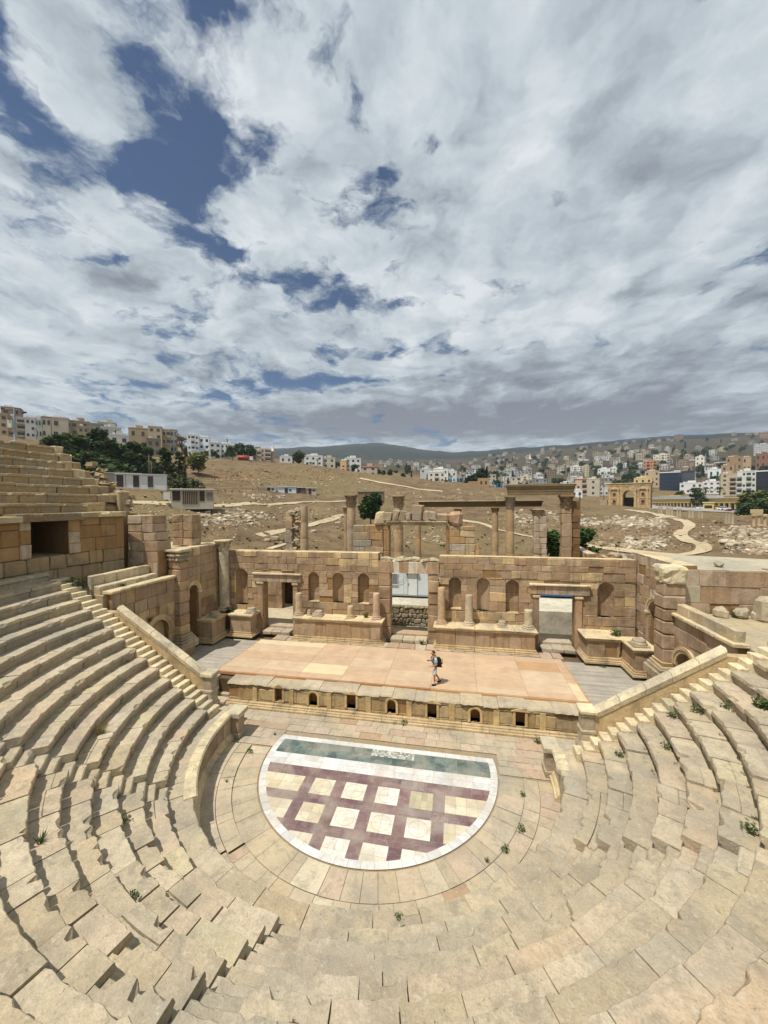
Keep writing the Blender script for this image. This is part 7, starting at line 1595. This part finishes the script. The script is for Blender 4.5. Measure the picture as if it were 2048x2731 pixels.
bp_ = thing('backpack', 'black backpack with a yellow mark worn by the walking man', 'backpack', tuple(B(-.25, 0, 1.0)))
BK = S(26, 24, 28)
skin_obj('bag', [B(-.20, 0, .98), B(-.22, 0, 1.10), B(-.22, 0, 1.26), B(-.17, 0, 1.44)], [(0, 1), (1, 2), (2, 3)], [(.12, .14), (.145, .165), (.14, .16), (.085, .12)], M_cloth, bp_, BK, 2, 1)
skin_obj('front_pocket', [B(-.33, 0, 1.02), B(-.345, 0, 1.14)], [(0, 1)], [(.06, .10), (.055, .10)], M_cloth, bp_, S(34, 32, 36), 2)
for l in (-.13, .13): skin_obj('strap', [B(-.12, l, 1.47), B(.02, l*1.05, 1.51), B(.16, l, 1.40), B(.17, l, 1.24), B(.06, l*1.35, 1.08), B(-.1, l*1.2, 1.02)], [(i, i+1) for i in range(5)], [.024]*6, M_cloth, bp_, BK, 1)
mb = MB(); e_ = lambda f, z, l: tuple(B(f, l, z)); mb.prism([e_(-.305, 1.38, .12), e_(-.345, 1.40, .10), e_(-.385, 1.18, .08), e_(-.355, 1.16, .12)], tuple(lf*.03+hd*-.02), S(206, 178, 40)); mb.build('yellow_mark', M_cloth, bp_)
mb = MB(); o_ = B(.26, -.14, 1.245); mb.block(tuple(o_), tuple(hd*.15+Vector((0, 0, .02))), tuple(lf*.072), (0, 0, .010), S(24, 24, 28), .004, .0); tag(mb.build('phone', M_glass, None, 'dark phone held in the walking man\'s raised right hand', tuple(o_)), None, 'phone')
# ============================================================ WEEDS
def tuft(p_, s, lab, kind='grass', c=None, seed=0, n=60):
    r = random.Random(seed); mb = MB(); p_ = Vector(p_); c = c or [S(96, 116, 52), S(78, 98, 44), S(112, 122, 62)]
    for _ in range(n):
        a = r.uniform(0, 6.28); d = Vector((cos(a), sin(a), 0)); sd0 = Vector((-d.y, d.x, 0)); o = p_+d*s*.25*r.random()
        if kind == 'grass':
            h = s*r.uniform(.5, 1.1); le = r.uniform(.1, .6); w = s*.03; mb.add([o-sd0*w, o+sd0*w, o+d*h*le*.5+Vector((0, 0, h*.6)), o+d*h*le+Vector((0, 0, h))], ((0, 1, 2), (0, 2, 3)), jit(r.choice(c), .2, r))
        else:
            q = o+d*s*.5*r.random()+Vector((0, 0, s*r.uniform(.05, .75))); t1 = Vector((r.uniform(-1, 1), r.uniform(-1, 1), r.uniform(-.3, .7))).normalized()*s*.2; t2 = t1.cross(Vector((r.uniform(-1, 1), r.uniform(-1, 1), 1))).normalized()*s*.10; mb.add([q-t1, q+t2, q+t1, q-t2], ((0, 1, 2, 3),), jit(r.choice(c), .2, r))
    tag(mb.build('weed', M_leaf, None, lab, tuple(p_), recalc=False), None, 'weed', 'weeds growing in the stone joints')
GRN = [S(82, 98, 54), S(68, 84, 46), S(98, 110, 64)]
def on_row(k, az, f=.35): r = row_r(k)+f; return (r*cos(az*D2R), r*sin(az*D2R), row_z(k)-.01)
W = [(on_row(4, -11, .55), .27, 'leafy green weed in the right seats near the sloping parapet', 'leaf', GRN), (on_row(2, -8, .52), .22, 'small leafy weed low in the right seats', 'leaf', GRN), (on_row(6, -33, .5), .25, 'isolated leafy weed by the right radial stair', 'leaf', GRN),
     (on_row(7, -7, .55), .24, 'bushy weed high in the right seats near the terrace', 'leaf', GRN), (on_row(8, -10, .55), .34, 'tall blurred green weed at the right edge of the seats', 'leaf', GRN), (on_row(6, -5.5, .5), .3, 'weed below the bushy weed in the right seats', 'leaf', GRN), (on_row(5, -4, .5), .25, 'tiny weed beside the right side stair', 'leaf', GRN),
     ((.72, 2.72, .0), .28, 'green weed at the foot of the stage front', 'leaf', GRN), ((.25, 2.66, 0), .16, 'small weed left of the green weed by the stage front', 'leaf', GRN), ((-7.3, 6.0, 1.3), .01, 'speck', 'grass', None),
     ((6.8, 2.4, .0), .3, 'low weeds in the corner by the right broken podium', 'leaf', GRN), ((-13.0, 9.4, 2.9), .45, 'dark leafy plant on the left corner podium', 'leaf', [S(44, 66, 34), S(54, 76, 40)]), ((-2.9, 9.85, 2.9), .5, 'dry grassy tuft on the left podium between two column stubs', 'grass', [S(120, 128, 70), S(98, 110, 56)]),
     ((12.55, 9.2, 2.82), .45, 'green shrublet among stones on the right corner podium', 'leaf', GRN), ((.95, 9.6, 1.4), .34, 'green tuft beside the central doorway', 'grass', GRN), ((11.6, 8.5, 1.1), .25, 'weed at the back edge of the right plank deck', 'leaf', GRN), ((-12.3, 8.7, 1.15), .18, 'tuft at the foot of the left corner podium', 'grass', GRN),
     (on_row(4, -153, .45), .4, 'pale dry grass tuft on the left seats', 'grass', [S(170, 156, 100), S(150, 140, 88)]), (on_row(2, -131, .5), .22, 'small weed in the lower left seats', 'leaf', GRN), (on_row(5, -124, .4), .26, 'weed in a joint of the lower left wedge', 'grass', GRN), (on_row(3, -112, .5), .22, 'green moss tuft in the lower left wedge', 'leaf', GRN),
     (on_row(1, -75, -.15), .15, 'weed at the orchestra rim below the marble disc', 'leaf', GRN), (on_row(4, -79, .5), .16, 'reddish weed in the bottom seats right of the stair', 'leaf', [S(120, 62, 46), S(104, 70, 50)]), (on_row(5, -85, .5), .18, 'brown weed in the bottom seats beside the stair', 'leaf', [S(110, 76, 50)]), (on_row(5, -74, .5), .16, 'dark green weed in the bottom seats', 'leaf', GRN),
     ((5.3, -2.55, .03), .2, 'weed on the paving right of the marble disc', 'leaf', GRN), ((4.7, -3.4, .03), .2, 'second weed on the paving right of the marble disc', 'leaf', GRN), ((4.1, -3.9, .03), .18, 'weed on the paving at lower right of the marble disc', 'grass', GRN), ((5.6, -1.0, .03), .16, 'tiny weed on the right ring of paving', 'leaf', GRN), ((-5.6, -.6, .06), .2, 'weed at the raised paving ring on the left', 'leaf', GRN), ((-5.5, -2.4, .06), .14, 'tiny weed in the left paving ring', 'grass', GRN), ((-5.1, .75, .02), .16, 'tuft at the left corner of the marble disc', 'grass', GRN),
     (on_row(9, -8, .5), .3, 'dry tuft near the top of the right seats', 'grass', [S(150, 140, 90)]), (on_row(2, -48, .5), .18, 'weed in the right wedge near the paving', 'grass', GRN), (on_row(3, -56, .5), .2, 'brownish tuft in the bottom right wedge', 'grass', [S(120, 110, 66)]), (on_row(4, -62, .5), .18, 'short tuft in a joint of the bottom right wedge', 'grass', GRN), ((-14.6, 2.0, 6.2), .4, 'dark weeds on the left terrace by the benches', 'leaf', [S(60, 74, 40)]), ((16.2, 5.3, 5.25), .5, 'reedy grass behind the square block on the right terrace', 'grass', GRN), ((-14.0, 3.2, 4.1), .4, 'dry weeds hanging above the left side passage arch', 'grass', [S(110, 112, 62)]), ((-15.5, .2, 6.6), .7, 'dark weeds under the gallery wall at the left', 'leaf', [S(62, 66, 38), S(74, 74, 44)])]
for i, (p_, s, lab, kind, c) in enumerate(W):
    if lab == 'speck': continue
    tuft(p_, s, lab, kind, c, i+1, 90 if s > .3 else 50)

mb = MB(); rw = random.Random(8)
for _ in range(230):
    k = rw.randint(1, 11); az = rw.choice((rw.uniform(-36, -4), rw.uniform(-36, -4), rw.uniform(-90, -40), rw.uniform(-139, -94), rw.uniform(-176, -143)))
    a = az*D2R; r_ = row_r(k)+rw.choice((.08, .58, .62)); b = Vector((r_*cos(a), r_*sin(a), row_z(k)-.42*(r_ < row_r(k)+.1)-.01)); s = rw.uniform(.03, .11); c = rw.choice([S(150, 138, 92), S(124, 112, 70), S(84, 92, 52), S(96, 84, 56)])
    for _ in range(rw.randint(8, 18)):
        q = rw.uniform(0, 6.28); d = Vector((cos(q), sin(q), 0)); sd1 = Vector((-d.y, d.x, 0)); o = b+sd1*rw.uniform(-.5, .5)*s; mb.add([o-sd1*s*.07, o+sd1*s*.07, o+d*s*rw.uniform(.3, 1)+Vector((0, 0, s*rw.uniform(.5, 1.3)))], ((0, 1, 2),), jit(c, .2, rw))
tag(mb.build('joint_weeds', M_leaf, None, 'dry wisps of grass in the joints of the stone seats', recalc=False), None, 'weeds', kind='stuff')
# ============================================================ AIR
hm = bpy.data.materials.new('thin_haze'); hm.use_nodes = True; ht = hm.node_tree; ht.nodes.clear()
ho = ht.nodes.new('ShaderNodeOutputMaterial'); hv = ht.nodes.new('ShaderNodeVolumePrincipled'); hv.inputs['Color'].default_value = (0.80, 0.87, 0.95, 1); hv.inputs['Density'].default_value = 0.00017; hv.inputs['Anisotropy'].default_value = 0.2
ht.links.new(hv.outputs[0], ho.inputs['Volume'])
mb = MB(); mb.box(-4300, 4300, -4300, 4300, -1100, 480, (1, 1, 1)); tag(mb.build('haze', hm, None, 'thin pale haze over the far hills'), None, 'haze', kind='stuff')
